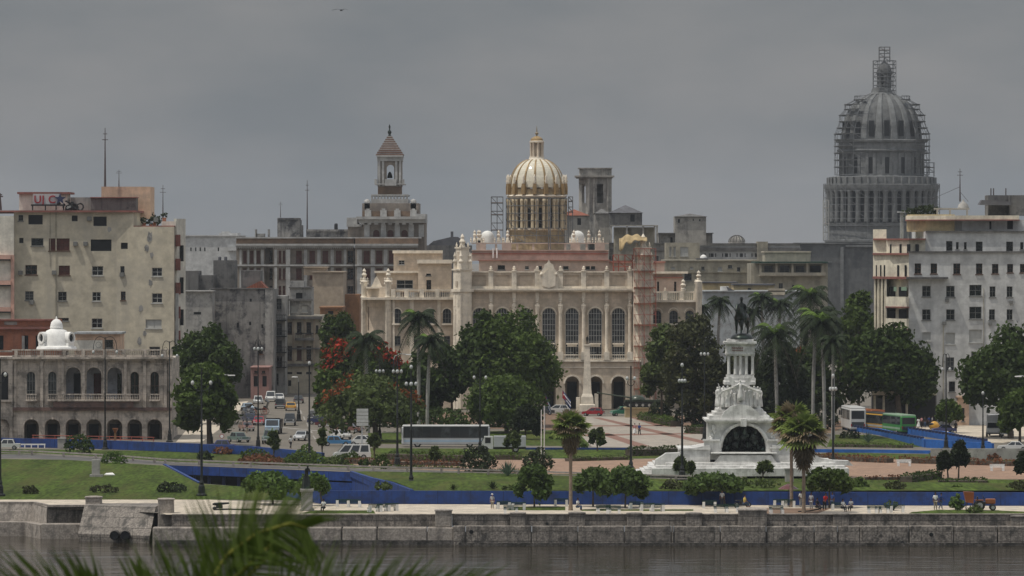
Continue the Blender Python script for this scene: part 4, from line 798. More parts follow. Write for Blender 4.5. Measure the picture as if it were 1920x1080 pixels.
    for c, r in ((900, 0), (897, 0), (935, 0), (952, 0), (1076, 0), (1104, 0), (1124, 0), (890, 0)):
        b.pb(c - 4, c + 4, 451, 454.9, 12.5, 13.6); finial(b, c, 13, 451, 431, 3.6); finial(b, c - 7, 13, 455, 445, 1.8); finial(b, c + 7, 13, 455, 445, 1.8)
    b.each('urn', 'palace_trim', t, True)
    for c in (914, 1083): b = t.mb(); b.plathe(c, 16, [(13, 456)] + [(12.5 * math.cos(u), 444 - 11.5 * math.sin(u)) for u in np.linspace(0, 1.5, 7)], 18); b.build('small_dome', 'white_plaster', t, True)
    b = t.mb(); b.pt([(925, 484), (925, 465)], 11.5, .14); b.pt([(932, 484), (932, 465)], 11.5, .14); b.each('vent_pipe', 'white_paint', t)
    # main dome
    D = 24.0; cx = t.x(1006.5, D); kk = (t.Y + D) / F
    def ring(prof, n=48, **k): b = t.mb(); return b.plathe(1006.5, D, prof, n, **k)
    drum = ring([(52, 470), (52, 432), (49.5, 431), (49.5, 372), (53, 371)]).build('drum', 'ochre', t, True)
    cm = MB().lathe(0, 0, [(.38, 0), (.32, .3), (.30, 4.6), (.38, 5.0), (.42, 5.5)], 10).mesh('column', 'ochre_light', True); wm = MB(); rr = 3.0 * kk
    wm.loft([[(x, -d, z) for x, z in [(-rr, 0), (rr, 0), (rr, 34 * kk)] + [(rr * math.cos(u), 34 * kk + rr * math.sin(u)) for u in np.linspace(.3, 2.84, 7)] + [(-rr, 34 * kk)]] for d in (-.1, .25)]); wmm = wm.mesh('window', 'dark_gap')
    z0 = t.z(431, D); Rr = 49.5 * kk
    for i in range(16):
        a = -PI / 2 + 2 * PI * i / 16 + .12; instance(wmm, 'window', drum, (cx + math.cos(a) * Rr, D + math.sin(a) * Rr, z0 + .4), a + PI / 2)
        for da in (-.11, .11): a2 = a + PI / 16 + da * .7; instance(cm, 'column', drum, (cx + math.cos(a2) * (Rr + .35), D + math.sin(a2) * (Rr + .35), z0))
    ring([(52, 372), (55, 370.5), (57, 367.5), (55.6, 366), (52, 365.5)]).build('dome_cornice', 'palace_trim', t, True)
    ring([(53, 432), (54.5, 431), (54.5, 428), (51, 427)]).build('drum_base', 'palace_trim', t, True)
    ring([(52, 366), (51.5, 355), (52, 354)]).build('dome_base', 'ochre', t, True)
    prof = [(51 * math.cos(u) ** .85 if u < 1.5 else 0, 352 - 55 * math.sin(u)) for u in np.linspace(0, 1.28, 16)]
    dome = ring(prof, 64).build('dome', 'dome_tile', t, True)
    rb = MB(); P = [(r * kk * 1.004, t.z(y, D) - t.z(352, D)) for r, y in prof]
    rings = [[(r, -w_, z), (r + .1, -w_ * .6, z + .04), (r + .1, w_ * .6, z + .04), (r, w_, z)] for (r, z), w_ in zip(P, np.linspace(.24, .12, len(P)))]; rb.loft(rings); rbm = rb.mesh('rib', 'gold')
    pin = MB(); pin.box(-.1, .7, -.34, .34, 0, 1.5); pin.box(.1, .65, -.28, .28, 1.5, 1.9); pm = pin.mesh('buttress', 'gold'); ur = MB().lathe(.45, 0, [(.25, 1.9), (.16, 2.1), (.32, 2.4), (.14, 2.7), (.24, 3.0), (.12, 3.3), (.03, 3.6)], 8).mesh('urn', 'palace_trim', True)
    for i in range(16):
        a = 2 * PI * i / 16 + .12 + PI / 16 - PI / 2; instance(rbm, 'rib', dome, (cx, D, t.z(352, D)), a)
        p = instance(pm, 'buttress', t, (cx + math.cos(a) * 50.6 * kk, D + math.sin(a) * 50.6 * kk, t.z(365, D)), a); instance(ur, 'urn', p, (0, 0, 0))
    ring([(17, 303), (18, 301), (15.5, 299.5), (14, 296), (14, 294)], 24).build('lantern_base', 'palace_trim', t, True)
    b = ring([(8, 294), (8, 268)], 16)
    for i in range(8): a = 2 * PI * i / 8 + .2; b.lathe(cx + math.cos(a) * 11 * kk, D + math.sin(a) * 11 * kk, [(.28, t.z(294, D)), (.2, t.z(292, D)), (.2, t.z(270, D)), (.28, t.z(267, D))], 8)
    b.build('lantern', 'palace', t, True); ring([(12, 268), (13.5, 267), (13.5, 264.5), (12, 264)], 24).build('lantern_cornice', 'palace_trim', t, True)
    ring([(12, 264), (11, 260), (6, 256.5), (3, 255)], 24).build('lantern_cap', 'gold', t, True); b = ring([(1.4, 255.5), (1.2, 253), (3.1, 251.5), (3.3, 249.5), (1.2, 247.5), (.3, 236)], 12); b.build('spire', 'ochre', t, True)
    # corner towers of the central block
    def tower(pc, wdt, yt, d=-1.2, rot=34, top=True, nm='tower'):
        kt = (t.Y + d) / F; h = wdt * kt / 2; x0 = t.x(pc, d); zz = t.z(767, d); b = MB(); b.box(-h, h, -h, h, zz, t.z(505, d)); b.box(-h - .25, h + .25, -h - .25, h + .25, t.z(547, d), t.z(542, d)); b.box(-h - .2, h + .2, -h - .2, h + .2, t.z(507, d), t.z(504, d))
        for s in (-1, 1):
            for yy0, yy1 in ((765, 640), (636, 580), (574, 552)): b.box(-h - .08, -h + .02, s * h * .5 - .16, s * h * .5 + .16, t.z(yy0, d), t.z(yy1, d)); b.box(s * h * .5 - .16, s * h * .5 + .16, -h - .08, -h + .02, t.z(yy0, d), t.z(yy1, d))
        b.box(-h * .72, h * .72, -h * .72, h * .72, t.z(505, d), t.z(466, d)); b.box(-h * .85, h * .85, -h * .85, h * .85, t.z(466, d), t.z(463, d))
        b.lathe(0, 0, [(h * .5, t.z(463, d)), (h * .35, t.z(458, d)), (h * .5, t.z(453, d)), (h * .25, t.z(448, d)), (h * .3, t.z(444, d)), (.03, t.z(438, d))], 8)
        for sx, sy in ((-1, -1), (1, -1), (-1, 1), (1, 1)):
            b.lathe(sx * h * .8, sy * h * .8, [(.3, t.z(505, d)), (.3, t.z(494, d)), (.45, t.z(490, d)), (.2, t.z(485, d)), (.3, t.z(480, d)), (.03, t.z(472, d))], 8); b.lathe(sx * h * .62, sy * h * .62, [(.14, t.z(463, d)), (.2, t.z(460, d)), (.03, t.z(454, d))], 6)
        o = b.build(nm, 'palace_trim', t); o.location = (x0, d, 0); o.rotation_euler = (0, 0, R(rot))
        n = MB(); n.box(-h - .1, -h - .02, -.3, .3, t.z(537, d), t.z(527, d)); n.box(-h * .72 - .06, -h * .72 + .01, -.25, .25, t.z(488, d), t.z(472, d)); q = n.build('niche', 'palace', o); return o
    tower(867, 25, 440); tower(1206, 27, 440)
    # left wing: front, slanted end, roof blocks
    b = t.mb(); t.face(b, 733, 4, 850, 4, 560, 767, [(744.5, 578, 606, 16, 1, 'arched'), (806, 578, 606, 16, 1, 'arched'), (838, 578, 606, 16, 1, 'arched'), (745, 630, 647, 12, 0, 'grey'), (780, 630, 650, 12, 0, 'grey'), (838, 630, 650, 12, 0, 'grey')])
    b.pb(733, 868, 560, 767, 4.36, 40); t.face(b, 680, 9, 726, 4.4, 539, 767, [(704, 575, 620, 30, 0, None), (704, 660, 740, 28, 0, None)], t=.2)
    b.prism([(t.x(680, 9.3), 9.4), (t.x(726, 4.8), 4.85), (t.x(733, 6), 6), (t.x(733, 20), 30), (t.x(680, 30), 30)], t.z(767, 6), t.z(541, 6))
    t.face(b, 738, 18, 828, 18, 475, 545, [(753, 488, 496, 11, 0, 'white'), (817, 490, 495, 5, 0, 'dark')]); b.pb(738, 828, 475.1, 545, 18.36, 36)
    t.face(b, 706, 12, 785, 12, 512, 548, [(759, 525, 541, 31, 0, 'white')]); b.pb(706, 785, 512.1, 548, 12.36, 17.9)
    t.face(b, 784, 10.5, 846, 10.5, 494, 548, [(803.5, 513, 517, 9, 0, 'dark'), (804, 525, 543, 9, 0, 'wood')]); b.pb(784, 846, 494.1, 548, 10.9, 17.9); b.build('wing', 'palace', t)
    b = t.mb(); b.pb(733, 852, 557.5, 562, 3, 4.36); b.pb(735, 850, 543, 545, 3.5, 4.2)
    for c in (737, 762, 791, 820, 848): b.pb(c - 4, c + 4, 542, 557.4, 3.3, 4.3)
    for i in range(28): b.plathe(738 + i * 4, 3.85, [(.8, 557.5), (1.1, 553), (.6, 549), (.8, 545)], 5)
    b.build('balustrade', 'palace_trim', t); b = t.mb()
    b.pb(677, 733, 558, 562, 3.2, 9); b.pb(736, 830, 469.5, 475, 17.4, 19); b.pb(702, 787, 508, 512, 11.3, 12.8); b.pb(782, 848, 487, 494, 9.8, 11.5); b.pb(880, 885, 475, 541, 8, 9)
    for (c, dd) in ((683, 8.7), (728, 4.0)):
        b.plathe(c, dd, [(6.5, 767), (6.5, 560), (7.5, 558), (7.5, 556), (6, 555), (6, 530), (7.4, 528), (5, 525)], 8, a0=PI / 8)
        finial(b, c, dd, 527, 503, 5); finial(b, c - 6, dd, 533, 520, 2.6); finial(b, c + 6, dd, 533, 520, 2.6)
    b.loft([[(t.x(a, 7), d_, t.z(y, 7)) for a, y in ((694, 541), (700, 530), (703, 522), (706, 518), (709, 522), (713, 530), (718, 541))] for d_ in (6.6, 7.2)]); b.pb(686, 726, 538, 541, 5.8, 9.2)
    b.each('end_pavilion', 'palace_trim', t, True); b = t.mb(); b.pb(736, 740, 562, 700, 3.7, 3.98); b.pb(768, 776, 562, 700, 3.8, 3.98); b.pb(820, 826, 562, 700, 3.8, 3.98)
    for c in (744.5, 806, 838, 1232, 1263, 1293): b.path([(t.x(c + 9.5 * math.cos(u), 3.9), 3.9, t.z(587 - 9.5 * math.sin(u), 3.9)) for u in np.linspace(0, PI, 10)], .14, 4); b.pb(c - 10, c + 10, 606.5, 609.5, 3.4, 3.98)
    b.each('window_hood', 'palace_trim', t); b = t.mb()
    # right wing
    b.pb(1212, 1316, 562.5, 566.5, 3, 4.36); b.pb(1216, 1310, 546.5, 549, 3.5, 4.2)
    for c in (1218, 1247, 1278, 1304): b.pb(c - 4, c + 4, 545.5, 562.4, 3.3, 4.3); finial(b, c, 3.8, 545.5, 539, 2.2)
    for i in range(22): b.plathe(1220 + i * 4, 3.85, [(.8, 562.5), (1.1, 557), (.6, 553), (.8, 549)], 5)
    b.build('balustrade', 'palace_trim', t); b = t.mb(); finial(b, 1281, 3.7, 546, 523, 5.5); b.build('urn', 'palace_trim', t, True); b = t.mb()
    b.plathe(1310, 3.2, [(6, 767), (6, 562), (7.5, 559), (7, 530), (7.6, 528), (4, 525)], 8, a0=PI / 8); finial(b, 1310, 3.2, 527, 507, 5); finial(b, 1304, 3.2, 533, 524, 2.4); b.build('corner_tower', 'palace_trim', t, True); b = t.mb(); b.pb(1206, 1290, 509, 513, 16, 17); b.build('cornice', 'palace_trim', t)
    b = t.mb(); t.face(b, 1213, 4, 1316, 4, 566, 767, [(1232, 582, 608, 16, 1, 'arched'), (1263, 582, 608, 16, 1, 'arched'), (1293, 582, 608, 16, 1, 'arched'), (1232, 640, 660, 12, 0, 'grey'), (1263, 640, 660, 12, 0, 'grey'), (1293, 640, 660, 12, 0, 'grey')]); b.pb(1213, 1316, 566.2, 767, 4.36, 40); b.build('wing', 'palace', t)
    b = t.mb(); t.face(b, 1208, 17, 1279, 17, 513, 549, [(1222, 528, 536, 6, 0, 'dark'), (1234, 528, 548, 4, 0, 'wood'), (1266, 528, 548, 4, 0, 'wood')]); b.pb(1208, 1279, 513.1, 549, 17.36, 30); b.pb(1140, 1246, 493, 515, 20, 34); b.build('roof_pavilion', 'palace_pink', t)
    b = t.mb(); b.pb(1206, 1281, 519, 521.5, 16.6, 16.98); b.pb(1139, 1248, 490, 493, 19.5, 34); b.build('roof_band', 'red_band', t)
    return t
presidential_palace()
def scaffold(name, label, xs, ys, d0, d1, Y, mat='tube', r=.09, group='scaffolding', diag=True, planks=True):
    t = T(name, label, 'scaffolding', px=(xs[0] + xs[-1]) / 2, Y=Y + d0, group=group, z=Z(ys[-1], Y + d0)); b = MB()
    for d in (0, d1 - d0):
        for x in xs: b.tube((t.x(x), d, t.z(ys[-1])), (t.x(x), d, t.z(ys[0])), r, n=4)
        for y in ys[:-1]: b.tube((t.x(xs[0]), d, t.z(y)), (t.x(xs[-1]), d, t.z(y)), r, n=4)
        if diag:
            for i in range(len(xs) - 1):
                for j in range(len(ys) - 1):
                    if (i + j) % 2 == 0: b.tube((t.x(xs[i]), d, t.z(ys[j])), (t.x(xs[i + 1]), d, t.z(ys[j + 1])), r * .7, n=4)
    for x in xs:
        for y in ys[:-1]: b.tube((t.x(x), 0, t.z(y)), (t.x(x), d1 - d0, t.z(y)), r * .8, n=4)
    b.build('tube_frame', mat, t)
    if planks:
        b = MB()
        for y in ys[1:-1:2]: b.box(t.x(xs[0]), t.x(xs[-1]), .1, d1 - d0 - .1, t.z(y) + .1, t.z(y) + .16)
        b.build('planks', 'tin_brown', t)
    return t
def ring_scaffold(label, pc, rpx, ys, Y, D, n=16, *, ledge=0, r=.08, mat='tube', rin=None, group='scaffolding', arc=None):
    t = T('scaffolding', label, 'scaffolding', px=pc, Y=Y + D, group=group, z=Z(ys[-1], Y + D)); k = t.Y / F; b = MB()
    for q, rp in enumerate([rpx] + ([rin] if rin else [])):
        for j, y in enumerate(ys):
            R_ = (rp(y) if callable(rp) else rp) * k; R2 = (rp(ys[min(j + 1, len(ys) - 1)]) if callable(rp) else rp) * k
            for i in range(n):
                a, a2 = 2 * PI * i / n, 2 * PI * (i + 1) / n
                if arc and not arc(a): continue
                b.tube((R_ * math.cos(a), R_ * math.sin(a), t.z(y)), (R_ * math.cos(a2), R_ * math.sin(a2), t.z(y)), r, n=4)
                if j < len(ys) - 1:
                    b.tube((R_ * math.cos(a), R_ * math.sin(a), t.z(y)), (R2 * math.cos(a), R2 * math.sin(a), t.z(ys[j + 1])), r, n=4)
                    if (i + j) % 3 == 0: b.tube((R_ * math.cos(a), R_ * math.sin(a), t.z(y)), (R2 * math.cos(a2), R2 * math.sin(a2), t.z(ys[j + 1])), r * .7, n=4)
    b.build('tube_frame', mat, t)
    for y in ys[1:-1] if ledge else ():
        R_ = (rpx(y) if callable(rpx) else rpx) * k; q = MB(); [q.loft([[(r_ * math.cos(u), r_ * math.sin(u), t.z(y) + z_) for u in np.linspace(s - .85, s + .85, 14)] for r_, z_ in ((R_ - ledge, .1), (R_ + .3, .1), (R_ + .3, .26), (R_ - ledge, .26), (R_ - ledge, .1))], cap=False, close=False) for s in (0, PI)]; q.each('platform', 'capitol_net', t)
    return t
ring_scaffold('round steel tube scaffolding wrapped about the drum of the gold ribbed dome', 1006, 57, [372, 386, 400, 414, 428, 442, 455], 890, 24, 16, r=.08)
scaffold('scaffolding', 'scaffold bay left of the palace dome drum', [921, 932, 943], [369, 381, 396, 403, 418, 432, 455], 22, 26, 890)
scaffold('scaffolding', 'narrow scaffold bay right of the palace dome drum', [1066, 1074], [369, 378, 388, 398, 455], 22, 25, 890)
scaffold('scaffolding', 'thin mast scaffold in front of the palace dome drum', [1028.5, 1032], [370, 384, 398, 412, 426, 440, 468], 12, 14, 890, planks=False)
t = scaffold('scaffolding', 'red scaffolding wrapped around the right palace tower under a tan tarpaulin', [1189, 1198, 1208, 1219, 1230], [466, 480, 495, 510, 525, 540, 555, 570, 590, 610, 630, 650, 670, 690, 710, 730, 767], -4, 1.5, 890, 'tube_red', .055)
scaffold('scaffolding', 'small red scaffold stage left of the right palace tower', [1150, 1160, 1172, 1186], [478, 490, 500, 541], 1.2, 4, 890, 'tube_red', .08)
t = T('tarpaulin', 'crumpled tan tarpaulin draped over the top of the right palace tower', 'tarpaulin', px=1188, Y=889, z=Z(466, 889)); b = t.mb(); nx, ny = 16, 8; P = []
for j in range(ny + 1):
    for i in range(nx + 1):
        u, v = i / nx, j / ny; x = t.x(1161 + 52 * u); z = t.z(447 - 7 * math.sin(u * PI) ** .8 + 2 * math.sin(u * 17)) - (max(0, .35 - v) * 3.4) * (1.5 - u) ** 1.2 * (1 + .25 * math.sin(u * 21)); P.append((x, -2.2 + 4.6 * v + .2 * math.sin(u * 15), z))
b.add(P, [(j * (nx + 1) + i, j * (nx + 1) + i + 1, (j + 1) * (nx + 1) + i + 1, (j + 1) * (nx + 1) + i) for j in range(ny) for i in range(nx)]); o = b.build('sheet', 'tarp', t, True); md = o.modifiers.new('thick', 'SOLIDIFY'); md.thickness = .05

def capitol():
    t = T('capitol', 'huge grey stone dome under restoration scaffolding on the right skyline', 'domed building', px=1653, Y=1745); D = 20.0; k = (t.Y + D) / F; cx = t.x(1653, D)
    def ring(prof, n=64, px=1653, **q): return t.mb().plathe(px, D, prof, n, **q)
    b = ring([(104, 560), (104, 455), (107, 454), (107, 450), (101, 449), (101, 424), (105, 423), (106, 419), (92, 418), (92, 358), (106, 357), (108, 352), (108, 347), (98, 346), (98, 332), (90, 331)]); b.build('lower_drum', 'capitol', t, True)
    b = t.mb(); t.face(b, 1490, 0, 1648, 0, 457, 619, [], 1); b.pb(1490, 1648, 457.2, 619, 1.01, 60); b.pb(1545, 1762, 456, 619, 3, 45); b.build('base_block', 'capitol_net', t)
    b = t.mb(); b.pb(1586, 1650, 459, 463, -1.2, -.02); b.pb(1488, 1650, 455, 457, -.8, 2); b.pb(1576, 1582, 463, 600, -.8, -.01); b.pb(1500, 1560, 490, 492, -.3, -.01); b.build('cornice', 'capitol', t)
    col = MB().lathe(0, 0, [(1.15, 0), (.95, .8), (.82, 9.8), (1.1, 10.6), (1.25, 11.2)], 10).mesh('column', 'capitol', True)
    gap = MB(); gap.box(-1.15, 1.15, -.1, .25, 0, 10.4); gm = gap.mesh('window', 'dark_gap'); zc = t.z(418, D)
    for i in range(36):
        a = 2 * PI * i / 36; instance(col, 'column', t, (cx + 99.5 * k * math.cos(a), D + 99.5 * k * math.sin(a), zc))
        if math.sin(a) < .1: a += PI / 36; instance(gm, 'window', t, (cx + 92 * k * math.cos(a), D + 92 * k * math.sin(a), zc + .3), a + PI / 2)
    b = t.mb()
    for i in range(40): a = 2 * PI * i / 40; b.lathe(cx + 100.5 * k * math.cos(a), D + 100.5 * k * math.sin(a), [(.5, t.z(346, D)), (.5, t.z(333, D))], 4)
    b.each('terrace_post', 'capitol', t)
    ring([(80, 332), (80, 330), (78, 329), (77.5, 286), (83, 285), (84, 282), (81, 280), (81, 268), (86, 267), (86.5, 263.5), (80, 262.5)]).build('upper_drum', 'capitol', t, True)
    wd = MB(); rr = 1.5; wd.loft([[(x, d, z) for x, z in [(-rr, 0), (rr, 0), (rr, 4.1)] + [(rr * math.cos(u), 4.1 + rr * math.sin(u)) for u in np.linspace(.3, 2.84, 7)] + [(-rr, 4.1)]] for d in (-.12, .3)]); wm = wd.mesh('window', 'dark_gap')
    pl = MB(); pl.box(-.5, .5, -.35, .3, 0, 7.6); pm = pl.mesh('pilaster', 'capitol')
    for i in range(16):
        a = -PI / 2 + 2 * PI * i / 16 + .06; instance(wm, 'window', t, (cx + 77.6 * k * math.cos(a), D + 77.6 * k * math.sin(a), t.z(326, D)), a + PI / 2)
        for da in (-.11, .11): a2 = a + PI / 16 + da; instance(pm, 'pilaster', t, (cx + 77.8 * k * math.cos(a2), D + 77.8 * k * math.sin(a2), t.z(329, D)), a2 + PI / 2)
    prof = [(73, 263), (72.8, 258), (71.5, 245), (68.5, 230), (63, 214), (55, 200), (45, 190), (34, 183), (24, 178), (17, 176)]
    dome = ring(prof).build('dome', 'capitol_net', t, True)
    P = [(r * k, t.z(y, D) - t.z(263, D)) for r, y in prof]; rb = MB(); rb.loft([[(r - .1, -w_, z), (r + .45, -w_ * .7, z + .2), (r + .45, w_ * .7, z + .2), (r - .1, w_, z)] for (r, z), w_ in zip(P, np.linspace(1.5, .5, len(P)))]); rm = rb.mesh('rib', 'capitol')
    dw = MB(); dw.box(-.1, .35, -.9, .9, 1.2, 6.5); dm = dw.mesh('window', 'dark_gap')
    for i in range(16): a = 2 * PI * i / 16 + .06 + PI / 16 - PI / 2; instance(rm, 'rib', dome, (cx, D, t.z(263, D)), a); a += PI / 16; instance(dm, 'window', dome, (cx + 71.8 * k * math.cos(a), D + 71.8 * k * math.sin(a), t.z(263, D)), a)
    ring([(24, 179), (24, 176), (20, 174), (18, 166), (16, 165), (13.5, 164)], 24).build('lantern_base', 'capitol', t, True)
    b = ring([(7, 164), (7, 140)], 12, px=1658)
    for i in range(10): a = 2 * PI * i / 10 + .3; b.lathe(t.x(1658, D) + 12 * k * math.cos(a), D + 12 * k * math.sin(a), [(.5, t.z(165, D)), (.38, t.z(163, D)), (.38, t.z(142, D)), (.5, t.z(140, D))], 8)
    b.build('lantern', 'capitol', t, True); ring([(14, 140), (15, 138), (14, 133), (11, 124), (6, 118), (2, 116), (.5, 108)], 20, px=1658).build('lantern_cap', 'capitol_net', t, True)
    return t
capitol()
ring_scaffold('tube scaffolding stepping up around the great grey dome', 1654, lambda y: 89 if y > 250 else (84 if y > 232 else (80 if y > 212 else (70 if y > 195 else 52))), [180, 188, 197, 206, 217, 229, 241, 252, 263, 275, 288, 301, 314, 328], 1745, 20, 22, r=.10, ledge=.7, arc=lambda a: abs(math.cos(a)) > .6, group='scaffolding of the great dome')
ring_scaffold('tall scaffold cage around the lantern of the great dome', 1658, 22, [114, 121, 128, 136, 144, 152, 160, 170, 182], 1745, 20, 9, r=.13, group='scaffolding of the great dome')
scaffold('scaffolding', 'small scaffold box at the very tip of the great dome', [1649, 1659, 1669], [88, 94, 100, 107, 116], 18.5, 21.5, 1745, r=.12, group='scaffolding of the great dome')
ring_scaffold('netted scaffold cage about the lower colonnade of the great dome', 1653, 109, [345, 358, 371, 384, 397, 410, 423, 436, 452], 1745, 20, 30, r=.10, group='scaffolding of the great dome')
scaffold('scaffolding', 'pale scaffold strip at the left foot of the great dome', [1544, 1549, 1554], [375, 390, 405, 420, 435, 450], 0, 3, 1745, 'frame_white', .10, group='scaffolding of the great dome')
scaffold('scaffolding', 'scaffold arm jutting out right of the great dome terrace', [1730, 1740, 1752], [305, 314, 323, 331], 18, 22, 1745, r=.12, group='scaffolding of the great dome')

def art_deco():
    t = T('office_building', 'pillared office building with brown shuttered windows and a stepped bell tower', 'office building', px=620, Y=1200)
    wl = t.mb(); rows = ((470, 493), (503, 524), (536, 556))
    t.face(wl, 443, 2, 497, 2, 464, 680, [(c, a, b, 6.5, 0, 'shut') for c in (459, 472, 484.5) for a, b in rows]); wl.pb(443, 497, 464.1, 680, 2.36, 40)
    t.face(wl, 497, 4, 512, 4, 464, 680, [(508, a, b, 5.5, 0, 'wood') for a, b in rows]); wl.pb(497, 512, 464.1, 680, 4.36, 40)
    t.face(wl, 512, 1, 545, 1, 464, 680, [(c, a, b, 5, 0, 'shut') for c in (525, 532.5) for a, b in rows]); wl.pb(512, 545, 464.1, 680, 1.36, 40)
    t.face(wl, 545, 2, 663, 2, 464, 680, [(c, a, b, 11, 0, 'shut' if c < 640 else 'wood') for c in (560.5, 585.5, 610, 635, 657) for a, b in rows]); wl.pb(545, 663, 464.1, 680, 2.36, 40)
    t.face(wl, 666, 0, 782, 0, 464, 680, [(c, a, b, 12, 0, 'shut') for c in (687.5, 711, 735, 758) for a, b in rows]); wl.pb(666, 782, 464.1, 680, .36, 44); wl.pb(663, 666, 464, 680, 3, 40); wl.build('wall', 'bac_wall', t)
    p = t.mb()
    for c, w_, d in ((451, 4, 1.7), (465.5, 3, 1.7), (478.5, 3, 1.7), (492, 5, 1.7), (517, 5, .7), (540, 8, .7), (573, 6, 1.7), (598, 6, 1.7), (623, 6, 1.7), (647, 5, 1.7), (674, 9, -.3), (699, 7, -.3), (723, 7, -.3), (747, 6, -.3), (772, 9, -.3)):
        for a, b in ((468, 496), (501, 680)): p.pb(c - w_ / 2, c + w_ / 2, a, b, d, d + .29)
    p.each('pilaster', 'bac_pillar', t)
    b = t.mb(); b.pb(441, 664, 457, 460.5, .2, 3); b.pb(442, 663, 460.6, 464, .7, 3)
    for i in range(56): b.pb(444 + i * 4, 446 + i * 4, 464.1, 466, .9, 1.95) if not 497 < 444 + i * 4 < 512 else None
    b.pb(664, 784, 457, 460.5, -1.6, .4); b.pb(665, 783, 460.6, 463.9, -1.1, .4); b.pb(443, 663, 496, 499, .6, 1.98); b.pb(665, 783, 496, 499, -.6, -.01); b.pb(442, 790, 444.5, 447, .6, 30); b.build('cornice', 'bac_pillar', t)
    b = t.mb(); b.pb(443, 664, 447, 457, 1.2, 30); b.pb(666, 784, 447, 457, -.5, 30)
    b.pb(444, 790, 447.1, 457.1, 30, 40); b.build('parapet', 'bac_brown', t)
    # tower block
    b = t.mb(); t.face(b, 680, 6, 768, 6, 418, 445, [(c, 431, 444.5, 12, 1, 'shut') for c in (705.5, 732, 758.5)]); b.pb(680, 796, 418.1, 445, 6.36, 40); b.pb(652, 680, 425, 445, 10, 38); b.pb(768, 796, 418, 680, 6.1, 38); b.pb(679, 785, 381, 406, 10, 34); b.build('tower_base', 'bac_wall', t)
    b = t.mb()
    for c in (688, 719, 745, 771, 790): b.pb(c - 5, c + 5, 421, 444, 5.6, 5.99)
    b.pb(668, 797, 406, 411, 3, 36); b.pb(672, 795, 411.2, 417.8, 4.2, 36)
    for i in range(8): b.pb(676 + i * 13, 683 + i * 13, 418, 421, 4.4, 5.6)
    b.pb(650, 678, 420, 425, 9, 38); b.pb(650, 670, 408, 420, 12, 30); b.pb(780, 798, 401, 418, 8, 34)
    for c in (690, 719, 745, 775): b.pb(c - 6, c + 6, 394, 405.9, 8.5, 9.98); b.pb(c - 3, c + 3, 391, 394, 8.7, 9.9)
    for c in (688.5, 775): b.pb(c - 5, c + 5, 378, 392, 10, 16); b.lathe(t.x(c, 13), 13, [(.8, t.z(378, 13)), (.6, t.z(375, 13)), (.05, t.z(373, 13))], 8)
    b.pb(696, 765, 373, 383, 11, 33); b.pb(696, 765, 364.5, 367, 11, 33)
    for c in np.linspace(697, 763, 12): b.pb(c - 1.6, c + 1.6, 367, 373, 11.2, 12.5)
    b.build('tower_trim', 'bac_pillar', t)
    b = t.mb(); t.face(b, 695, 12.5, 766, 12.5, 383, 395, [(c, 385.5, 394.5, 4.5, 0, 'hole') for c in (713, 732, 750)]); b.pb(695, 766, 383.1, 395, 12.9, 32); b.pb(708.5, 752, 350, 364.5, 16, 28); b.pb(680, 781, 396, 405.8, 9.2, 9.97); b.build('tower_stage', 'bac_brown', t)
    b = t.mb(); k = (t.Y + 16) / F; holes = [(732, 309, 336, 14, 1, None)]
    t.face(b, 708, 16, 753, 16, 302, 350, holes, t=1.0); t.face(b, 708, 27, 753, 27, 302, 350, holes, t=1.0); b.pb(708, 712, 302, 350, 17.01, 26.99); b.pb(749, 753, 302, 350, 17.01, 26.99); b.pb(714, 747, 302, 307, 18, 26); b.pb(712, 749, 345, 350, 17.1, 26.9); b.build('belfry', 'bac_wall', t)
    b = t.mb()
    for c in (711, 718, 743, 750): b.pb(c - 2.2, c + 2.2, 302, 349, 15.6, 15.99)
    b.pb(706, 755, 291, 294, 15, 29); b.pb(707, 754, 294.2, 301.8, 15.5, 28.5); b.pb(721.5, 743, 336, 348, 14, 15.9); b.pb(702, 759, 344, 346, 14.5, 29); b.pb(702, 707, 336, 344, 15, 17); b.pb(753, 758, 336, 344, 15, 17); b.build('belfry_trim', 'bac_pillar', t)
    b = t.mb(); 
    for i in range(9):
        y1 = 291 - i * 4.0; f = 1 - i / 9.0; hw = 23 * f + 3; b.pb(730.5 - hw, 730.5 + hw, y1 - 2.4, y1, 22 - hw * .125 * 1.25, 22 + hw * .125 * 1.25)
    b.build('spire_roof', 'bac_roof', t)
    b = t.mb()
    for i in range(9):
        y1 = 291 - i * 4.0 - 2.4; f = 1 - i / 9.0; hw = 21.3 * f + 2.6; b.pb(730.5 - hw, 730.5 + hw, y1 - 1.6, y1, 22 - hw * .125 * 1.2, 22 + hw * .125 * 1.2)
    b.build('spire_band', 'bac_pillar', t)
    b = t.mb(); b.plathe(730.5, 22, [(3, 255), (2, 252), (3.6, 249), (3.6, 246.5), (1.5, 244), (1.2, 240), (2.2, 238), (.3, 233)], 12); b.plathe(731, 22, [(5, 334), (4.6, 330), (3.2, 325), (1, 322)], 12); b.build('finial', 'bronze', t, True)
    b = t.mb(); b.pb(520, 562, 412, 445, 14, 26); b.pb(520, 560, 408.5, 412, 13.5, 26.5); b.pb(562, 566, 422, 445, 15, 24); b.pb(480, 496, 438, 445, 10, 14); b.pb(574, 665, 434, 445, 12, 30); b.pb(574, 665, 430, 434, 11.5, 30.5)
    for c in (480, 504): b.pb(c - 2, c + 2, 430, 445, 10, 11)
    b.build('rooftop_shed', 'derelict', t)
    b = t.mb(); b.plathe(630, 14, [(3.4, 430), (3.4, 421), (2.5, 419), (.5, 418.5)], 10); b.build('water_tank', 'p_black', t)
    return t
art_deco()
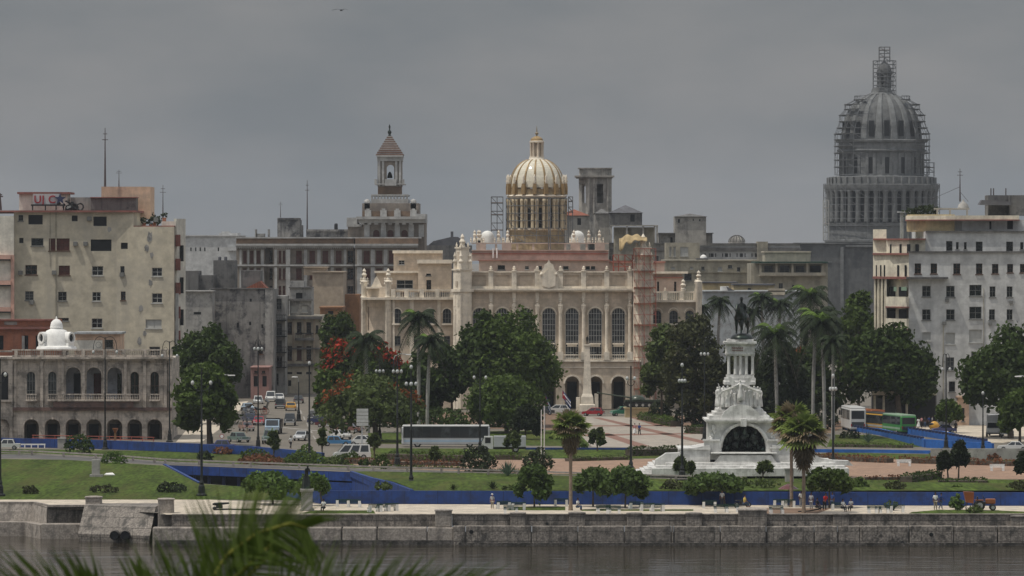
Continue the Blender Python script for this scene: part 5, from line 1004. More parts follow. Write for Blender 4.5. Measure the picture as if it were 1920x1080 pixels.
def simple(name, label, Y, x0, x1, yt, yb, mat, wins=(), depth=18, cornice=None, group=None, cat='building', cmat=None, z=0.0, extra=None):
    t = T(name, label, cat, px=(x0 + x1) / 2, Y=Y, group=group, z=z); b = t.mb(); yb2 = HZ + (CH - z) * F / Y if yb is None else yb
    t.face(b, x0, 0, x1, 0, yt, yb2, wins); b.pb(x0, x1, yt + .1, yb2, .36, depth); b.build('wall', mat, t)
    if cornice: b = t.mb(); [b.pb(x0 + c[2] if len(c) > 2 else x0 - 1.5, x1 + 1.5, c[0], c[1], -.5, -.01 if c[0] > yt else depth * .9) for c in cornice]; b.build('cornice', cmat or mat, t)
    if extra: extra(t)
    return t
G1 = 'buildings on the far skyline'; G2 = 'old buildings at the end of the avenue'
def e(t): b = t.mb(); b.pb(410, 445, 437, 441, 2, 20); b.pb(415, 430, 434, 437, 4, 12); b.pb(427, 446, 462, 470, -1, -.01); b.build('roof_edge', 'pale_far', t)
simple('warehouse', 'pale windowless looking block with a row of tiny windows behind the beige apartments', 1400, 340, 447, 441, None, 'pale_far', [(c, 464, 471, 2.6, 0, 'hole') for c in (358, 367, 375.5, 384, 409.5, 435.5)], 40, [(441, 443)], G1, extra=e)
def e(t):
    b = t.mb(); b.pb(342, 372, 508, 545, 4, 14); b.pb(372, 400, 516, 545, 6, 14); b.pb(400, 440, 488, 545, 14, 24); b.pb(452, 488, 507, 545, 6, 16); b.build('ruined_wall', 'dark_stone', t)
    b = t.mb(); b.loft([[(t.x(a), d_, t.z(y)) for a, y in ((458, 541), (487, 527), (500, 541))] for d_ in (1.5, 9)]); b.build('gable_roof', 'roof_tile', t)
    b = t.mb(); [b.plathe(c, 16, [(3, 488), (3, 482), (1, 481)], 8) for c in (412, 423)]; b.build('water_tank', 'roof_dark', t); b = t.mb(); b.pb(396, 514, 540, 542, -.4, 1); b.build('coping', 'dark_stone', t)
    b = t.mb(); b.pb(497, 512.5, 542, 734, -.3, -.01); b.build('corner_pier', 'derelict_light', t)
simple('tenement', 'derelict grey tenement wall streaked black above the avenue trees', 960, 392, 512, 542, None, 'derelict', [(412, 605, 613, 5, 0, 'hole'), (446, 605, 615, 4.5, 0, 'hole'), (469, 603, 610, 4, 0, 'hole'), (470, 560, 566, 4, 0, 'hole'), (492, 608, 616, 4, 0, 'hole'), (489, 650, 664, 8, 0, 'wood')], 22, None, G2, extra=e)
simple('tenement', 'lighter broken grey house end beside the beige apartment block', 950, 340, 398, 545, None, 'derelict_light', [(370, 585, 590, 14, 0, 'hole')], 9, [(545, 547)], G2)
def e(t):
    for y in (600, 630, 660, 688): b = t.mb(); b.pb(511, 537, y - 10, y - 8.8, -1.5, -1.4); b.pb(511, 537, y, y + 2, -1.6, -.01); [b.pb(511.5 + i * 3.1, 512 + i * 3.1, y - 9, y, -1.5, -1.4) for i in range(9)]; b.build('balcony', 'iron', t)
simple('house', 'narrow grey green house with iron balconies between derelict wall and cream house', 975, 511, 535, 555, None, 'derelict_light', [(523, 560, 580, 10, 0, 'grey'), (523, 606, 629, 12, 0, 'grey'), (523, 638, 660, 12, 0, 'grey'), (523, 668, 688, 12, 0, 'wood'), (518, 700, 722, 9, 0, 'grey')], 16, [(597, 600)], G2, extra=e)
def e(t):
    b = t.mb(); t.face(b, 543, 4, 584, 4, 540, 592, [(561, 549, 560, 12, 0, 'hole'), (552, 574, 585, 11, 0, 'blind'), (571, 574, 585, 11, 0, 'blind')]); b.pb(543, 584, 540.1, 592, 4.36, 16); b.pb(543, 570, 527, 540, 6, 12); b.build('roof_room', 'derelict_light', t)
    b = t.mb(); b.pb(531, 604, 593, 598, -1.0, -.01); b.pb(529, 604, 652, 655, -.8, -.01); b.pb(541, 586, 560.5, 564, 3.2, 3.98); b.pb(541, 586, 538, 540, 3.5, 10); b.pb(553, 589, 634, 638.5, -1.6, -.01); b.pb(532, 604, 682, 687, -.6, -.01); b.build('cornice', 'dark_stone', t)
    b = t.mb(); b.pb(554, 588, 624, 626, -1.5, -1.4); [b.pb(554 + i * 3, 554.6 + i * 3, 626, 634, -1.5, -1.4) for i in range(12)]; b.build('balcony', 'iron', t)
    b = t.mb(); [b.pb(c - 2, c + 2, 599, 680, -.35, -.01) for c in (533, 550, 571, 589, 601)]; b.build('pilaster', 'beige', t)
simple('house', 'cream corner house with tall brown doors and a balcony at the avenue end', 985, 531, 603, 592, None, 'cream', [(542, 604, 626, 11, 0, 'wood'), (561, 604, 626, 9, 0, 'wood'), (579, 604, 627, 9, 0, 'wood'), (594.5, 610, 625, 5, 0, 'wood'), (542, 649, 675, 11, 0, 'wood'), (561, 649, 675, 9, 0, 'shut'), (579, 649, 675, 9, 0, 'wood'), (543, 697.5, 702, 10, 0, 'hole'), (561, 697.5, 702, 10, 0, 'hole'), (579, 697.5, 702, 10, 0, 'hole'), (543, 713, 724, 6, 0, 'hole')], 20, None, G2, extra=e)
def e(t): b = t.mb(); b.pb(570, 612, 502, 516, 4, 14); b.pb(568, 614, 500.5, 502, 3.5, 14.5); b.build('stair_house', 'beige', t)
simple('apartment_block', 'plain beige windowless block behind the cream corner house', 1080, 586, 644, 510, None, 'beige', (), 20, [(509, 511)], G2, extra=e)
simple('shed', 'rusty brown sheet metal shed on the rooftops left of the palace', 1040, 600, 642, 577, None, 'tin_brown', [(620, 583, 590, 10, 0, 'hole')], 16, [(575, 578)], G2)
simple('house', 'low orange brick rooftop room left of the palace corner', 1090, 640, 674, 552, None, 'tin_brown', (), 14, None, G2)
simple('house', 'pink painted low house on the left side of the avenue', 948, 470, 504, 690, None, 'pink_wall', [(480, 695, 700, 6, 0, 'wood'), (494, 695, 700, 6, 0, 'wood'), (480, 705, 725, 9, 0, 'hole'), (496, 705, 725, 8, 0, 'hole')], 14, [(688, 690)], G2)
simple('garden_wall', 'low grey wall closing the far end of the avenue', 1025, 508, 620, 723, None, 'derelict_light', (), .6, None, None, cat='wall')
# skyline between palace and capitol
t = T('bell_tower', 'square ruined stone bell tower right of the gold dome', 'bell tower', px=1116, Y=1300); b = t.mb()
t.face(b, 1086, 3.8, 1102, .4, 334, 560, [(1094.5, 346, 384, 7, 1, None)], .8); t.face(b, 1102, 0, 1112, 0, 334, 400, [], .8); t.face(b, 1102, -.05, 1147, -.05, 400, 560, [], .8); t.face(b, 1112, -.1, 1147, -.1, 334, 400, [(1125, 345, 381, 12, 0, None)], 1.2); b.pb(1086, 1147, 400, 560, .9, 10); b.pb(1136, 1147, 334, 400, 1.2, 10); b.pb(1086, 1147, 334, 345, 1.2, 10); b.pb(1086, 1090, 345, 400, 4.2, 10); b.pb(1091, 1147, 381, 400, 1.2, 10); b.pb(1100, 1136, 345, 381, 5, 10); b.build('wall', 'grey_stone', t)
b = t.mb(); b.pb(1078, 1152, 329, 331.5, -1.2, 11.5); b.pb(1081, 1149, 331.6, 334, -.7, 11); b.build('cornice', 'grey_stone', t); b = t.mb(); b.pprism([(1086, 3), (1093, 0), (1138, 0), (1147, 3), (1147, 9), (1086, 9)], 316, 329); b.pb(1084, 1148, 314.5, 316.2, -.3, 9.3); b.build('crown', 'grey_stone', t)
b = t.mb(); [b.plathe(c, -.2, [(2.4, 400), (2.2, 345), (2.8, 340), (2.8, 334.5)], 8) for c in (1104, 1114, 1140)]; b.build('pilaster', 'grey_stone', t)
def roofed(name, label, Y, x0, x1, yw, yr, yb, mat, rmat, wins=(), depth=14, flat_=0, group=G1, extra=None):
    def ee(t):
        b = t.mb(); a0 = [(t.x(x0 - 2, -.5), -.6, t.z(yw)), (t.x(x1 + 2, -.5), -.6, t.z(yw)), (t.x(x1 + 2, depth), depth + .5, t.z(yw)), (t.x(x0 - 2, depth), depth + .5, t.z(yw))]; cx = (x0 + x1) / 2; q = (x1 - x0) * flat_ / 2
        b.loft([a0, [(t.x(cx - q - .3), depth * .45, t.z(yr)), (t.x(cx + q + .3), depth * .45, t.z(yr)), (t.x(cx + q + .3), depth * .55, t.z(yr)), (t.x(cx - q - .3), depth * .55, t.z(yr))]]); b.build('roof', rmat, t)
        if extra: extra(t)
    return simple(name, label, Y, x0, x1, yw, yb, mat, wins, depth, None, group, extra=ee)
roofed('house', 'stone house with a small red hipped roof below the bell tower', 1280, 1050, 1104, 404, 392, 520, 'grey_stone', 'roof_tile', [(1086, 409, 422, 7, 0, 'hole')])
roofed('chapel', 'small stone chapel with a rounded gable beside the bell tower', 1270, 1116, 1142, 400, 391, 520, 'grey_stone', 'dark_stone', ())
def e(t):
    b = t.mb(); b.pb(1144, 1234, 422, 424, -2.2, 14)
    for c in (1146, 1175.5, 1206, 1227.5, 1232): b.pb(c - 1.5, c + 1.5, 424, 455, -2, -1.4)
    b.pb(1184, 1204, 426, 455, .6, .9); b.build('veranda', 'grey_stone', t); b = t.mb(); b.pb(1152, 1226, 426, 500, 2, 12); b.build('back_room', 'khaki', t)
roofed('house', 'dark rooftop house with a pyramid roof and open veranda', 1260, 1143, 1204, 399, 384, 424, 'dark_stone', 'roof_dark', [(1186, 402, 416, 8, 0, 'hole')], extra=e)
simple('apartment_block', 'long grey apartment block with a dark roof edge behind the palace', 1290, 1060, 1260, 455, None, 'grey_stone', [(c, 480, 490, 6, 0, 'grey') for c in (1142, 1150, 1165, 1185, 1215, 1232)], 30, [(455, 457), (466, 470)], G1, cmat='dark_stone')
def e(t):
    b = t.mb(); b.pb(1236, 1336, 438, 460, 2, 16); b.build('lower_storey', 'grey_stone', t); b = t.mb(); b.pb(1234, 1338, 436.5, 438, .5, 17)
    for c in (1236, 1334): b.pb(c - 1, c + 1, 438, 456, .6, 1.4)
    b.build('flat_roof', 'dark_stone', t); b = t.mb(); [b.pb(c - 2, c + 2, 445, 455, 1.8, 1.98) for c in (1259, 1285)]; b.pb(1303, 1320, 443, 455, 1.8, 1.98); b.each('opening', 'dark_gap', t)
roofed('water_tower', 'boxy grey rooftop tower with a low pyramid roof left of the statue', 1310, 1266, 1324, 406, 400, 460, 'grey_stone', 'dark_stone', [(1273, 411, 418, 4, 0, 'hole'), (1312, 411, 415, 3, 0, 'hole'), (1300, 411, 414, 2.5, 0, 'hole')], extra=e)
def e(t):
    b = t.mb(); b.plathe(1381, 12, [(16, 456)] + [(15.5 * math.cos(u), 455 - 13.5 * math.sin(u)) for u in np.linspace(.05, 1.5, 7)], 14); b.build('cupola', 'grey_stone', t)
    b = t.mb()
    for i in range(7): u = PI * (i + .5) / 7; b.path([(t.x(1381 + 16 * math.cos(u) * math.cos(v), 9), 9 - 1, t.z(455 - 14 * math.sin(v), 9)) for v in np.linspace(.05, 1.5, 6)], .12, 4)
    b.build('cupola_rib', 'dark_stone', t)
    b = t.mb(); b.pb(1420, 1440, 453, 500, -2, 6); b.build('stair_house', 'khaki', t)
simple('apartment_block', 'long pale block with paired small windows and a glass cupola on its roof', 1330, 1312, 1500, 456, None, 'pale_far', [(c, 475, 482, w_, 0, 'hole') for c, w_ in ((1322, 2.5), (1330, 2), (1335, 6), (1342, 2), (1355, 2), (1362, 6), (1369, 2), (1382, 2), (1390, 6), (1397, 2), (1410, 2), (1418, 5), (1445, 5), (1465, 5))], 26, [(456, 459), (464, 470)], G1, cmat='dark_stone', extra=e)
simple('apartment_block', 'small cream rooftop block between the tarpaulin and the water tower', 1240, 1249, 1312, 455, None, 'khaki', [(1257, 463, 480, 4, 0, 'blind'), (1265, 463, 480, 4, 0, 'blind'), (1283, 463, 480, 15, 0, 'blind')], 14, None, G1)
def e(t): b = t.mb(); b.pb(1306, 1328, 484, 490, 4, 9); b.build('tank_base', 'roof_dark', t); b = t.mb(); b.plathe(1319, 7, [(6.5, 486)] + [(6.5 * math.cos(u), 484 - 6.5 * math.sin(u)) for u in np.linspace(0, 1.5, 6)], 12); b.build('water_tank', 'white_paint', t, True)
simple('apartment_block', 'pale olive apartment block with a faint grid of windows right of the palace', 1120, 1246, 1424, 489, None, 'khaki', [(1262, 500, 504, 6, 0, 'blind'), (1297, 500, 504, 5, 0, 'blind'), (1318, 500, 506, 6, 0, 'grey'), (1350, 500, 508, 8, 0, 'blind'), (1369, 497, 503, 8, 0, 'grey'), (1385, 501, 509, 6, 0, 'dark'), (1290, 513, 526, 14, 0, 'dark')], 24, [(487, 489.5), (510, 511)], G1, extra=e)
def e(t):
    b = t.mb(); b.pb(1416, 1553, 490.5, 493.5, -3, 16); b.build('green_roof_edge', 'c_green', t)
    b = t.mb(); [b.pb(c - 2, c + 2, 494, 514, -2, -1.2) for c in (1426, 1456, 1486, 1514, 1543)]; b.pb(1424, 1548, 511, 517, -2.1, -1.2); b.pb(1424, 1548, 516.5, 518, -1.2, -.02); b.build('veranda', 'cream', t)
    b = t.mb(); b.pb(1434, 1520, 473, 491, 3, 14); b.pb(1432, 1521, 471, 473.5, 2.6, 14.5); b.build('roof_storey', 'cream', t)
simple('house', 'cream terraced house with green roof edge and open veranda above the palms', 1100, 1408, 1552, 494, None, 'khaki', [(1441, 498, 510, 16, 0, 'grey'), (1471, 498, 511, 18, 0, 'grey'), (1500, 498, 510, 16, 0, 'grey'), (1529, 498, 512, 20, 0, 'hole'), (1435, 531, 538, 7, 0, 'grey'), (1464, 531, 541, 8, 0, 'grey'), (1487, 534, 540, 4, 0, 'grey')], 22, None, G1, extra=e)
simple('shed', 'pale yellow flat roofed house just right of the palace wing', 1060, 1318, 1382, 530, None, 'yellow_wall', (), 12, [(528.5, 531)], G1, cmat='roof_dark')
simple('shed', 'orange yellow low house with a thin dark roof behind the statue', 1030, 1376, 1452, 534, None, 'yellow_wall', [(1405, 540, 546, 6, 0, 'hole')], 12, [(532.5, 535)], G1, cmat='roof_dark')
def e(t):
    b = t.mb(); b.pb(1351, 1366, 537, 546, 1, 3); b.build('white_panel', 'white_paint', t); b = t.mb(); b.loft([[(t.x(a), d_, t.z(y)) for a, y in ((1366, 546), (1362, 537), (1380, 546))] for d_ in (.5, 1)]); b.build('ramp', 'roof_dark', t)
    b = t.mb(); b.pb(1440, 1472, 541, 553, -.5, -.01); b.build('white_house_front', 'cream', t)
simple('warehouse', 'low grey sheet metal warehouse roof behind the horse statue', 1010, 1318, 1500, 546, None, 'sheet_metal', [(1449, 546, 551, 6, 0, 'hole'), (1458, 546, 551, 5, 0, 'hole')], 16, [(545, 547)], G1, extra=e)
def e(t): b = t.mb(); b.loft([[(t.x(a), d_, t.z(y)) for a, y in ((800, 462), (812, 452), (846, 444), (858, 444), (880, 462))] for d_ in (4, 16)]); b.build('dark_roof', 'roof_dark', t); b = t.mb(); b.pb(845, 850, 434, 445, 8, 9); b.build('chimney', 'roof_dark', t)
simple('warehouse', 'dark roofed warehouse on the skyline between the office tower and palace', 1260, 794, 884, 460, None, 'dark_stone', (), 20, None, G1, extra=e)

# left foreground buildings
def apartments():
    t = T('apartment_block', 'tall beige apartment block with scattered dark windows at the left', 'apartment block', px=170, Y=830)
    H = [(39, 403, 414, 9, 'plain'), (66.5, 403, 421, 27, 'hole'), (140, 404, 415, 11, 'hole'), (187.5, 406, 424, 25, 'hole'), (40, 446, 456, 8, 'hole'), (70, 446.5, 461, 23, 'dark'), (111, 447, 470, 39, 'shut'), (189.5, 449, 471, 39, 'hole'), (233, 455, 467, 13, 'hole'),
         (58.5, 497, 515, 22, 'wood'), (120.5, 498, 516, 21, 'shut'), (183, 499, 516.5, 21, 'white'), (229.5, 499, 515, 8, 'dark'), (55, 546, 563, 16, 'grey'), (117, 547, 564, 16, 'plain'), (181, 547.5, 564.5, 16, 'white'), (231, 546.5, 563, 9, 'wood'), (119, 596, 602, 20, 'dark'), (182, 597, 615, 20, 'white'), (205, 640, 655, 14, 'white'),
         (60, 650, 668, 16, 'dark'), (120, 650, 668, 16, 'dark')]
    b = t.mb(); t.face(b, 26, 0, 218, 0, 398, 843, [(a, y0, y1, w_, 0, s) for a, y0, y1, w_, s in H if a < 218]); t.face(b, 218, 0, 250, -.5, 398, 843, [(a, y0, y1, w_, 0, s) for a, y0, y1, w_, s in H if a > 218])
    t.face(b, 250, -.5, 326, -1.9, 425, 843, [(294.5, 502, 518, 19, 0, 'white'), (294.5, 550, 568, 19, 0, 'white'), (288, 599, 615.5, 30, 0, 'blind'), (290, 650, 668, 20, 0, 'grey')])  # right wall section turned slightly left, shaped to take more sun
    b.pb(26, 250, 398.1, 843, .36, 30); b.pb(250.1, 326, 425.1, 843, .36, 30); b.prism([(t.x(250), -.1), (t.x(326), -1.5), (t.x(326), .35), (t.x(250), .35)], 0, t.z(425.2)); b.build('wall', 'apt', t)
    b = t.mb(); b.pprism([(326.2, 3), (331, 3), (348, 9), (348, 30), (326.2, 30)], 410, 843); b.pb(303, 330, 415, 425, 2, 14); b.build('side_wing', 'apt_light', t)
    b = t.mb(); [b.pb(329, 338, y, y + 22, 2.4, 3.2) for y in (440, 485, 530, 575, 620)]; b.each('side_balcony', 'rust_red', t); b = t.mb(); [b.pb(338, 344, y, y + 30, 5, 5.6) for y in (460, 520, 580)]; b.each('side_opening', 'dark_gap', t)
    b = t.mb(); b.pb(329, 334.5, 550, 700, 1.4, 1.9); b.build('drain_pipe', 'pale_far', t)
    b = t.mb(); b.pb(-140, 25.8, 405, 843, -1.2, 26); b.build('white_bay', 'apt_light', t)
    b = t.mb(); b.pb(20.5, 26.5, 478, 843, -1.6, -1.21)
    for y in (478, 526, 576): b.pb(-140, 20, y, y + 8, -2.1, -1.21)
    b.build('pink_band', 'apt_pink', t); b = t.mb(); [b.pb(-140, 19, y, y + 2.5, -2.1, -1.22) for y in (486, 534, 584)]; b.each('balcony_gap', 'dark_gap', t)
    b = t.mb(); b.pb(-140, 256, 394.5, 398, -.8, 31); b.pb(249, 327, 423, 425, -.3, 2); b.build('roof_edge', 'rust_red', t)
    rr = random.Random(8)
    for c, y, r_ in ((282, 445, 11), (276, 466, 7), (285, 478, 6), (283, 530, 7), (265, 578, 7), (272, 625, 6), (205, 430, 5), (262, 640, 8)): b = t.mb(); b.poly(*[(t.x(c + r_ * rr.uniform(.5, 1.1) * .8 * math.cos(u)), -(c - 250) * .0185 - .56 if c > 250 else -.02, t.z(y + r_ * rr.uniform(.6, 1.2) * math.sin(u))) for u in np.linspace(0, 2 * PI, 14)[:-1]]); b.build('peeled_patch', 'derelict_light', t)
    b = t.mb(); b.pb(104, 106, 398, 660, -.12, -.01); b.pb(93.5, 94.5, 398, 500, -.08, -.01); b.pb(314, 315.5, 520, 700, -.2, -.01); b.each('pipe', 'khaki', t)
    for a, y in ((167, 410), (141, 457), (160, 457), (38, 511.5), (101, 511), (228, 515), (59, 567), (265, 607), (292, 412)):
        b = t.mb(); b.pb(a - 4, a + 4, y - 4, y + 4, -.55, -.01, .03); o = b.build('air_conditioner', 'frame_grey', t)
    return t
apartments()
APZ = Z(394.5, 830)
t = T('rooftop_room', 'small white rooftop room with a thin flat roof on the beige apartments', 'rooftop room', px=82, Y=838, z=Z(393.8, 838)); b = t.mb(); b.pb(36, 124, 364, 394.4, 0, 8); b.build('wall', 'apt_light', t); b = t.mb(); b.pb(32, 131, 360, 363.8, -.6, 8.5); b.build('roof', 'rust_red', t)
t = T('sign', 'rooftop sign board reading UJC in red letters beside a dark star', 'sign', px=88, Y=835, z=Z(393.8, 835)); b = t.mb(); b.pb(62, 112, 363.5, 383, 0, .2); b.build('board', 'p_silver', t)
b = t.mb(); b.pb(58, 122, 383.1, 386, -.5, .5); [b.pb(c, c + 2, 386, 394.2, -.3, 0) for c in (60, 84, 104, 118)]; b.build('frame', 'iron', t)
for ch, c in (('U', 63.5), ('J', 78.5), ('C', 90.5)):
    cu = bpy.data.curves.new('letter', 'FONT'); cu.body = ch; cu.size = 1.75; cu.extrude = .05; cu.offset = .02; o = bpy.data.objects.new('tmp', cu); COL.objects.link(o); dg = bpy.context.evaluated_depsgraph_get(); me = bpy.data.meshes.new_from_object(o.evaluated_get(dg)); bpy.data.objects.remove(o); me.materials.clear(); me.materials.append(MATS['p_red']); o = bpy.data.objects.new('letter', me); COL.objects.link(o); o.parent = t.o; o.location = (t.x(c), -.08, t.z(380.5)); o.rotation_euler = (R(90), 0, 0)
b = MB(); pts = [((1.0 if i % 2 == 0 else .4) * math.cos(PI / 2 + i * PI / 5), (1.0 if i % 2 == 0 else .4) * math.sin(PI / 2 + i * PI / 5)) for i in range(10)]; b.loft([[(x + t.x(113), d_, z + t.z(373)) for x, z in pts] for d_ in (-.3, -.06)]); b.build('star', 'p_navy', t)
t = T('machinery', 'heap of black pipes and wheels on the roof beside the sign', 'machinery', px=135, Y=834, z=Z(393.8, 834)); b = t.mb(); rr = random.Random(3)
for i in range(16): a = rr.uniform(112, 148); y = 392 - rr.uniform(0, 20) * (1 - abs(a - 122) / 40); b.pt([(a, y), (a + rr.uniform(-9, 9), min(393, y + rr.uniform(2, 12)))], rr.uniform(-.5, 1), rr.uniform(.15, .45), 6)
for c, r in ((150, .55), (128, .4)): b.path([(t.x(c) + r * math.cos(u), 0, t.z(394) + r + r * math.sin(u)) for u in np.linspace(0, 2 * PI, 13)], .14, 6)
b.build('pipes', 'iron', t)
simple('tank_wall', 'mottled white rooftop wall behind the black pipes', 842, 132, 171, 370, 394.4, 'derelict_light', (), 3, None, None, z=Z(394.4, 842), cat='wall')
simple('rooftop_room', 'rusty grey flat wall on the roof between pipes and pink tower', 840, 170, 255, 371, 394.4, 'dark_stone', (), 5, [(369.5, 371)], None, z=Z(394.4, 840), cmat='rust_red', cat='rooftop room')
simple('rooftop_room', 'peach coloured lift tower on top of the beige apartments', 846, 190, 282, 350, 410, 'peach', (), 10, None, None, z=Z(410, 846), cat='rooftop room')
def mast(label, px, yt, yb, Y, r=.12, group='aerial masts', guys=False):
    t = T('mast', label, 'mast', px=px, Y=Y, group=group, z=Z(yb, Y)); h = t.z(yt); b = MB(); b.path([(0, 0, 0), (0, 0, h * .5), (0, 0, h)], r, 6, r * .3); b.build('pole', 'antenna', t)
    b = MB(); b.tube((-.5, 0, h * .8), (.5, 0, h * .8), r * .4, n=4); b.tube((-.35, 0, h * .9), (.35, 0, h * .9), r * .4, n=4)
    if guys: b.tube((0, 0, h * .45), (-h * .9, 0, .3), .04, n=4); b.tube((0, 0, h * .3), (h * .25, 0, .0), .04, n=4)
    b.build('crossbar', 'antenna', t)
mast('tall thin aerial mast rising from the peach rooftop tower', 197, 240, 350, 845, .2); mast('short aerial mast on the peach rooftop tower', 223, 318, 350, 845, .1); mast('thin aerial at the right corner of the beige apartments roof', 305.5, 347, 415, 838, .12); mast('thin aerial mast on the roof left of the office bell tower', 576, 338, 431, 1220, .2); mast('dark mast cut by the left edge of the picture', 0, 362, 394, 838, .35)
mast('aerial mast with guy wires on the white building at the right', 1800, 316, 378, 850, .14, guys=True); mast('faint short aerial on the roof left of the stone shed', 526, 378, 408, 1215, .1)
t = T('potted_plants', 'clutter of potted plants on the apartment roof terrace', 'plants', px=290, Y=834, z=Z(423, 834)); L = [(np.array([t.x(a), 0, t.z(y)]), np.array([r_, r_, r_])) for a, y, r_ in ((290, 412, .9), (296, 416, .7), (270, 414, .6), (283, 418, .6), (308, 404, .5))]; C, Nn = crown_pts(L, 14); quads('foliage', leaves(C, Nn, .25), 'leaf_black', t)
b = t.mb(); [b.lathe(t.x(a), 0, [(.25, 0), (.35, t.z(yy))], 8) for a, yy in ((290, 417), (270, 418), (308, 408), (283, 420))]; b.each('pot', 'terracotta', t)

def arcade_building():
    t = T('arcade_building', 'weathered grey arcaded building with balustrade and upper arches at the left', 'building', px=160, Y=748)
    lo = [(59, 28), (98.5, 29), (137.5, 29), (176, 29), (215, 29), (252.5, 28), (290, 28)]
    b = t.mb(); t.face(b, 24, 0, 322, 0, 770, 825, [(c, 786, 825, w_, 1, None) for c, w_ in lo], .7)
    t.face(b, 24, .3, 322, .3, 672, 768, [(58, 697, 750, 16, 1, 'arched'), (98, 697, 750, 16, 1, 'arched'), (137.5, 689, 750, 28, 1, None), (176, 689, 750, 28, 1, None), (215, 689, 750, 28, 1, None), (252.5, 697, 750, 16, 1, 'wood'), (290, 697, 750, 16, 1, 'wood')], .5)
    b.pb(24, 322, 768, 770, .01, 4); b.pb(24, 106, 672.1, 768, .82, 18); b.pb(242, 322, 672.1, 768, .82, 18); b.pb(106, 242, 672, 681, .82, 18); b.pb(24, 322, 770.1, 826, 5, 18)
    b.pb(24, 27, 770.1, 825, .72, 5); b.pb(319, 322, 770.1, 825, .72, 5); b.build('wall', 'loggia', t)
    b = t.mb(); t.face(b, 106, 4, 242, 4, 681, 768, [(145, 700, 749, 14, 0, 'hole'), (183, 700, 749, 15, 0, 'shut'), (224, 700, 749, 8, 0, 'wood')], .3); b.pb(106, 242, 681.1, 768, 4.36, 18); b.pb(106, 242, 749.6, 768, .85, 3.99); b.build('gallery', 'loggia_inner', t)
    b = t.mb(); [b.pb(c - 9, c + 9, 795, 825, 4.9, 4.98) for c, w_ in lo]; b.each('doorway', 'dark_gap', t)
    b = t.mb(); b.pb(22, 324, 669.5, 673, -.8, 1); b.pb(23, 323, 673.1, 676, -.4, .28); b.pb(22, 324, 655, 657.5, -.1, .5); b.pb(23, 323, 666, 669.4, -.1, .5); b.pb(88, 262, 749.5, 752.5, -1.1, .28); b.pb(48, 70, 749.5, 752, -.7, .28); b.pb(280, 300, 749.5, 752, -.7, .28)
    for c in (30, 78, 120, 156, 196, 232, 272, 308, 320): b.pb(c - 3, c + 3, 655, 669.3, -.2, .55)
    for c in np.arange(34, 318, 3.4): b.plathe(c, .2, [(.8, 666), (1.2, 662), (.6, 659), (.9, 657.4)], 5)
    for a, z_, dd in ((90, 260, -.95), (49, 69, -.6), (281, 299, -.6)):
        b.pb(a, z_, 750.5 - 12, 740, dd - .1, dd + .12) if False else None
    for a, z_, dd in ((90, 260, -.95), (50, 68, -.55), (282, 298, -.55)):
        b.pb(a, z_, 750, 752, dd - .15, dd + .2)
    b.build('cornice', 'loggia', t)
    b = t.mb(); b.pb(24, 322, 764, 770, -.45, -.01); b.pb(100, 250, 752.6, 764, -.9, -.46); b.build('dark_band', 'loggia_dark', t)
    b = t.mb()
    for a, z_, dd in ((90, 261, -.95), (49, 69, -.55), (281, 299, -.55)):
        b.pb(a, z_, 750.2 - .2, 752.2, dd - .2, dd + .25); b.pb(a, z_, 738.5, 740.5, dd - .12, dd + .14)
        for c in np.arange(a + 1.5, z_, 3.2): b.plathe(c, dd, [(.7, 750), (1.15, 746), (.55, 742.5), (.8, 740.4)], 5)
    b.build('balustrade', 'loggia', t)
    b = t.mb()
    for c, w_ in lo: b.path([(t.x(c + (w_ / 2 + 2.2) * math.cos(u)), -.05, t.z(800.5 - (w_ / 2 + 2.2) * math.sin(u))) for u in np.linspace(0, PI, 13)], .13, 4); b.pb(c - 1.8, c + 1.8, 781, 786.5, -.3, -.01)
    for c, r_, yy in ((58, 9.5, 705), (98, 9.5, 705), (137.5, 15.5, 703), (176, 15.5, 703), (215, 15.5, 703), (252.5, 9.5, 705), (290, 9.5, 705)): b.path([(t.x(c + r_ * math.cos(u)), .25, t.z(yy - r_ * math.sin(u))) for u in np.linspace(0, PI, 13)], .11, 4)
    for c in (28, 78, 118, 156.7, 195.5, 235, 271, 310, 319): b.pb(c - 2.6, c + 2.6, 680, 764, -.12, .28); b.pb(c - 3.4, c + 3.4, 677, 680, -.2, .28); b.pb(c - 3, c + 3, 806, 809, -.15, -.01)
    for c in (156.7, 195.5, 119.5, 234): b.plathe(c, .4, [(2.2, 764), (1.9, 720), (2.6, 708)], 8)
    b.build('moulding', 'loggia', t)
    b = t.mb(); b.pb(24, 322, 672.3, 676, 1.1, 18); b.build('roof', 'rust_red', t)
    # sunlit end pavilion
    b = t.mb(); t.face(b, -60, -3, 23.6, -.5, 672, 826, [(9, 697, 750, 14, 1, 'hole'), (5, 786, 826, 26, 1, None), (-35, 697, 750, 14, 1, 'hole')], .6); b.prism([(t.x(-60), -2.2), (t.x(23.6), .3), (t.x(23.6), 18), (t.x(-60), 18)], 0, t.z(672)); b.build('end_pavilion', 'loggia', t)
    b = t.mb(); b.wall((t.x(-60), -3.4), (t.x(24), -.9), t.z(673), t.z(669), (), 1.2); b.wall((t.x(-60), -3.1), (t.x(24), -.6), t.z(660), t.z(657), (), .5); b.wall((t.x(-60), -3.4), (t.x(24), -.9), t.z(753), t.z(750), (), .8); b.build('pavilion_trim', 'loggia', t); return t
arcade_building()
t = T('roof_dome', 'small white plaster dome with round dormers on the arcaded building roof', 'dome', px=106, Y=754, z=Z(655, 754)); b = t.mb()
